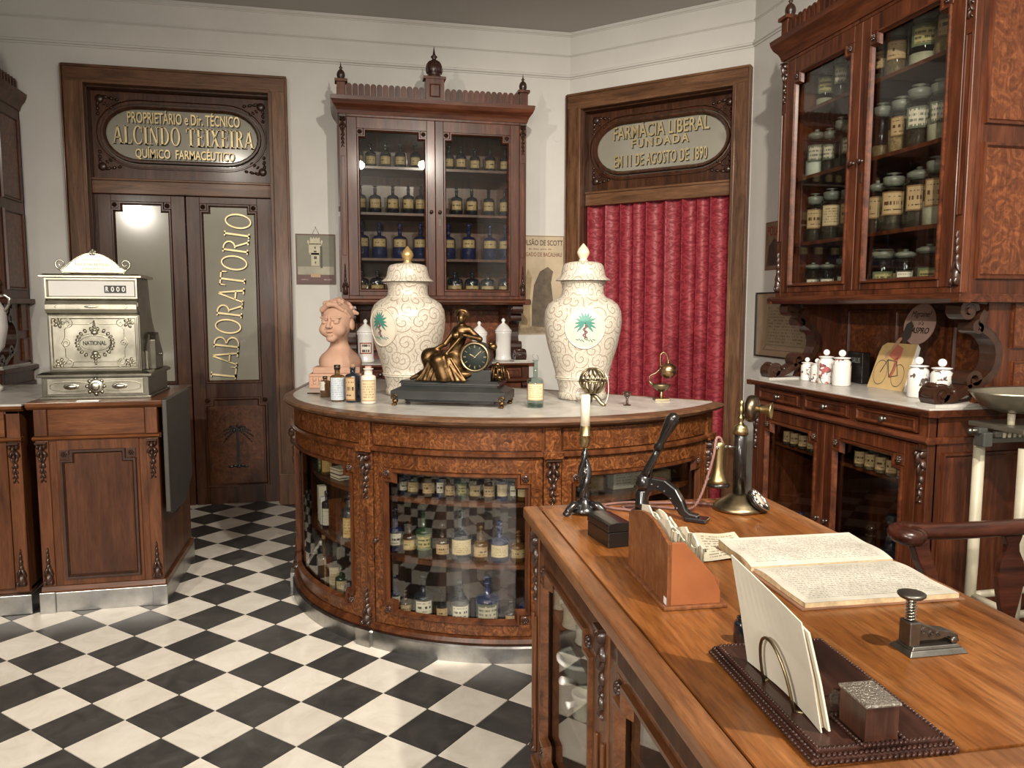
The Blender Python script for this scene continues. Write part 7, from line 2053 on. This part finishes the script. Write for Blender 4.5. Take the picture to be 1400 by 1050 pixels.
m = M(); pbox(m, PX, -hw_ + .010, hw_ - .010, -hh_ + .010, -.107, .010, .014); tb = m.build('title_band', plain('wine_band', (.085, .022, .016), .45), T)
m = M(); pbox(m, PX, -.035, .03, -.125, -.100, .014, .022); m.build('date_block', plain('date_card', (.46, .30, .18), .6), tb)
m = M(); put_letters(m, PX, letters('LISBOA', .05, .006, .0006), -.075, -.142, .0142); put_letters(m, PX, letters('BELÉM', .05, .007, .0006), .078, -.142, .0142); m.build('lettering', PAPER, tb)
m = M(); m.tube([PX(-.02, hh_, .006), PX(.002, hh_ + .045, .004), PX(.024, hh_, .006)], .0012, 5); m.ell(PX(.002, hh_ + .046, .005), (.003, .003, .003), 8, 5); m.build('hanging_string', INKB, T)

T = thing('tonic_poster', 'tall faded poster lettered Emulsão de Scott beside the middle hutch', 'poster', PA(1.425, 1.532, 0), 0)
w0, h0 = .185, .360
m = M(); pbox(m, PX, -w0, w0, -h0, h0, .002, .005); bk = m.build('poster_sheet', plain('aged_poster_paper', (.50, .40, .27), .6, var=.15, vs=6), T)
m = M(); pstrip(m, PX, rect(-w0 + .004, w0 - .004, -h0 + .004, h0 - .004), .004, .0045, .006); m.build('poster_border', INKB, bk)
m = M(); put_letters(m, PX, letters('EMULSÃO DE SCOTT', .345, .048, .0006, .012), 0, h0 - .072, .0052); put_letters(m, PX, letters('de óleo puro de', .17, .018, .0006), .0, h0 - .108, .0052); m.build('lettering', INKB, bk)
m = M(); put_letters(m, PX, letters('FIGADO DE BACALHAU', .29, .030, .0006, .01), .02, h0 - .152, .0052); m.build('red_lettering', plain('brown_red_ink', (.17, .05, .03), .7), bk)
# plain stand-in for the poster's picture: soft upright masses in its colours
m = M(); vs = [(-.06, -.30), (.08, -.31), (.10, -.10), (.085, .02), (.10, .10), (.06, .135), (.0, .10), (-.045, .0), (-.06, -.15)]; ppoly(m, PX, vs, .0056); m.build('picture_dark_mass', plain('umber_print', (.115, .085, .055), .65, var=.35, vs=18), bk)
m = M(); vs = [(-.15, -.31), (-.07, -.31), (-.075, -.1), (-.06, .06), (-.09, .12), (-.125, .0), (-.14, -.15)]; ppoly(m, PX, vs, .0056); m.build('picture_pale_mass', plain('ochre_print_mass', (.33, .24, .13), .65, var=.25, vs=18), bk)
m = M(); ppoly(m, PX, rect(-w0 + .01, w0 - .01, -h0 + .01, -.30), .0054); m.build('picture_ground', plain('ground_print', (.24, .18, .11), .65, var=.3, vs=25), bk)

PXC = Flat((0, 0, 0), (1, 0, 0), (0, -1, 0))
T = thing('small_poster', 'small brown poster on the wall between corner door and right hutch', 'poster', (XC, 4.27, 1.745), -PI / 2)
m = M(); pbox(m, PXC, -.12, .12, -.145, .145, .001, .006); m.build('sheet', plain('brown_poster', (.20, .13, .08), .6, var=.4, vs=12), T)
m = M(); pstrip(m, PXC, rect(-.12, .12, -.145, .145), .006, .004, .008); m.build('rim', plain('dull_red_rim', (.22, .07, .05), .6), T)
m = M(); put_letters(m, PXC, letters('POLAR', .16, .06, .0006, .02), -.02, .06, .0062); m.build('lettering', plain('red_ink', (.20, .03, .02), .6), T)
m = M(); ppoly(m, PXC, [(-.10, -.12), (.05, -.12), (.06, -.02), (-.02, .045), (-.08, .0)], .0066); m.build('picture_mass', plain('dark_poster_mass', (.06, .04, .03), .6, var=.5, vs=30), T)

T = thing('framed_certificate', 'dark-framed certificate half hidden behind the right hutch', 'picture', (XC, 4.16, 1.265), -PI / 2)
m = M(); pbox(m, PXC, -.305, .305, -.195, .195, .001, .008); m.build('mount', plain('brown_mount', (.30, .22, .145), .45, var=.1), T)
m = M(); pstrip(m, PXC, rect(-.31, .31, -.20, .20), .012, .001, .018); m.build('frame', INK, T)
m = M(); ppoly(m, PXC, [(-.20, -.13), (.24, -.13), (.22, .13), (-.17, .13)], .009); m.build('document', card('certificate_sheet', (.30, .23, .15), (.17, .12, .075), 14, 30, .5, x0=.08, x1=.92, y0=.08, y1=.92), T)
m = M(); pstrip(m, PXC, [(-.22, -.155), (.26, -.155), (.22, -.12), (-.18, -.12)], .004, .008, .010); m.build('ribbon_edge', plain('ribbon_brown', (.15, .10, .06), .6), T)

# ------------------------------------------------------------------ armchair drawn up to the desk
ch = thing('round_armchair', 'dark mahogany armchair with scrolled arm on the far side of the desk', 'chair', (1.80, 1.46, 0), 0)
def rail(side):
    y = side * .30
    pts = [(-.30, y - side * .02, .752), (-.325, y - side * .012, .756), (-.33, y + side * .014, .758), (-.30, y + side * .03, .758), (-.25, y + side * .018, .758), (-.15, y + side * .004, .757), (0, y + side * .006, .755), (.15, y, .755), (.26, y - side * .03, .758), (.33, y - side * .12, .765), (.355, y - side * .30, .775)]
    return smooth_path(pts, 6)
for side in (1, -1):
    p = rail(side); n = len(p)
    m = M(); m.tube(p, [.028 + .006 * math.sin(min(1, k / 24) * PI) for k in range(n)], 12, flat=.78); m.ell((-.296, side * .30, .757), (.032, .034, .021)); m.build('arm_rail', CHW, ch)
    for x in (.0, .16):
        m = M(); m.prism([(-.018, .44), (.018, .44), (.022, .50), (.040, .575), (.047, .62), (.038, .66), (.022, .69), (.020, .71), (.030, .735), (-.030, .735), (-.020, .71), (-.022, .69), (-.038, .66), (-.047, .62), (-.040, .575), (-.022, .50)], (x + .02, side * .30 + .009, 0), (1, 0, 0), (0, 0, 1), .018); m.build('vase_splat', CHW, ch, .003)
    m = M(); m.ribbon([(-.285, .735), (-.27, .69), (-.245, .64), (-.24, .58), (-.255, .52), (-.25, .44)], [.045, .04, .035, .035, .04, .045], (0, side * .30 + .016, 0), (1, 0, 0), (0, 0, 1), .032); m.build('arm_support', CHW, ch, .004)
for k in range(3):
    m = M(); m.prism([(-.02, .44), (.02, .44), (.04, .58), (.045, .63), (.02, .70), (.03, .755), (-.03, .755), (-.02, .70), (-.045, .63), (-.04, .58)], (.345, -.15 + .15 * k, 0), (0, 1, 0), (0, 0, 1), .018); m.build('vase_splat', CHW, ch, .003)
m = M(); slabp = [(-.28, -.27), (.22, -.29), (.34, -.2), (.37, 0), (.34, .2), (.22, .29), (-.28, .27)]; slab(m, slabp, .405, .445); m.build('seat', CHW, ch, .008)
for x, y in ((-.24, -.24), (-.24, .24), (.26, -.2), (.26, .2)): M().lathe([(.018, 0), (.022, .05), (.016, .08), (.024, .2), (.028, .3), (.02, .34), (.028, .405)], 14, cx=x, cy=y).build('leg', CHW, ch)
# ------------------------------------------------------------------ weighing scale
sc_ = thing('platform_scale', 'ivory-enamelled balance scale with oval pan beside the right hutch', 'scale', (2.19, 2.16, 0), 0)
for k, (x, y) in enumerate(((.0, -.07), (.36, -.07), (.0, .115), (.36, .115))):
    M().tube([(x + .012 * (1 if x > 0 else -1), y, .0), (x, y, .45), (x, y, .905)], .019, 14).build('leg', WHITEP, sc_)
M().tube([(.0, -.07, .34), (.36, -.07, .34)], .013, 12).build('stretcher', WHITEP, sc_)
M().tube([(.0, .115, .34), (.36, .115, .34)], .013, 12).build('stretcher', WHITEP, sc_)
M().tube([(.0, -.07, .34), (.0, .115, .34)], .013, 12).build('stretcher', WHITEP, sc_)
m = M().box(-.03, .38, -.09, .14, .955, .972); m.build('top_plate', plain('grey_steel_plate', (.24, .22, .18), .4, .8), sc_, .003)
m = M().box(-.03, .38, .045, .063, .905, .925); m.build('front_bar', plain('dark_green_bar', (.10, .10, .08), .4, .5), sc_, .003)
m = M().box(-.03, .38, .02, .033, .93, .95); bm = m.build('beam', PEWTER, sc_, .001)
for k in range(17):
    M().box(.0 + .021 * k, .010 + .021 * k, -.0175 + .035, -.0145 + .035, .928, .945).build('beam_notch', WHITEP, bm)
m = M().box(-.065, -.028, .03, .075, .895, .945).box(-.075, -.04, .04, .07, .94, .96); pz_ = m.build('poise', plain('poise_iron', (.11, .11, .10), .45, .6), sc_, .004)
m = M(); m.tube([(-.10, .055, .95), (-.03, .055, .95)], .006, 10); m.ell((-.10, .055, .95), (.010, .010, .010), 10, 6); m.build('balance_screw', PEWTER, pz_)
M().tube([(.03, .02, .965), (.03, .02, 1.01)], .012, 10).build('pan_post', WHITEP, sc_)
M().tube([(.28, .02, .965), (.28, .02, 1.01)], .012, 10).build('pan_post', WHITEP, sc_)
m = M(); vs = []; fs = []; n = 36
prof = [(.2, .0), (.6, .004), (.85, .018), (1.0, .045), (1.02, .05), (.98, .047), (.8, .02), (.3, .006)]
for f, z in prof:
    for k in range(n):
        t = 2 * PI * k / n; vs.append((.155 + .255 * f * math.cos(t), .03 + .15 * f * math.sin(t), 1.008 + z * 1.55))
for i in range(len(prof) - 1):
    for k in range(n): fs.append((i * n + k, i * n + (k + 1) % n, (i + 1) * n + (k + 1) % n, (i + 1) * n + k))
fs += [tuple(range(n - 1, -1, -1)), tuple((len(prof) - 1) * n + k for k in range(n))]
m.add(vs, fs, True); m.build('oval_pan', plain('tinned_pan', (.36, .33, .26), .34, .9, var=.12), sc_)
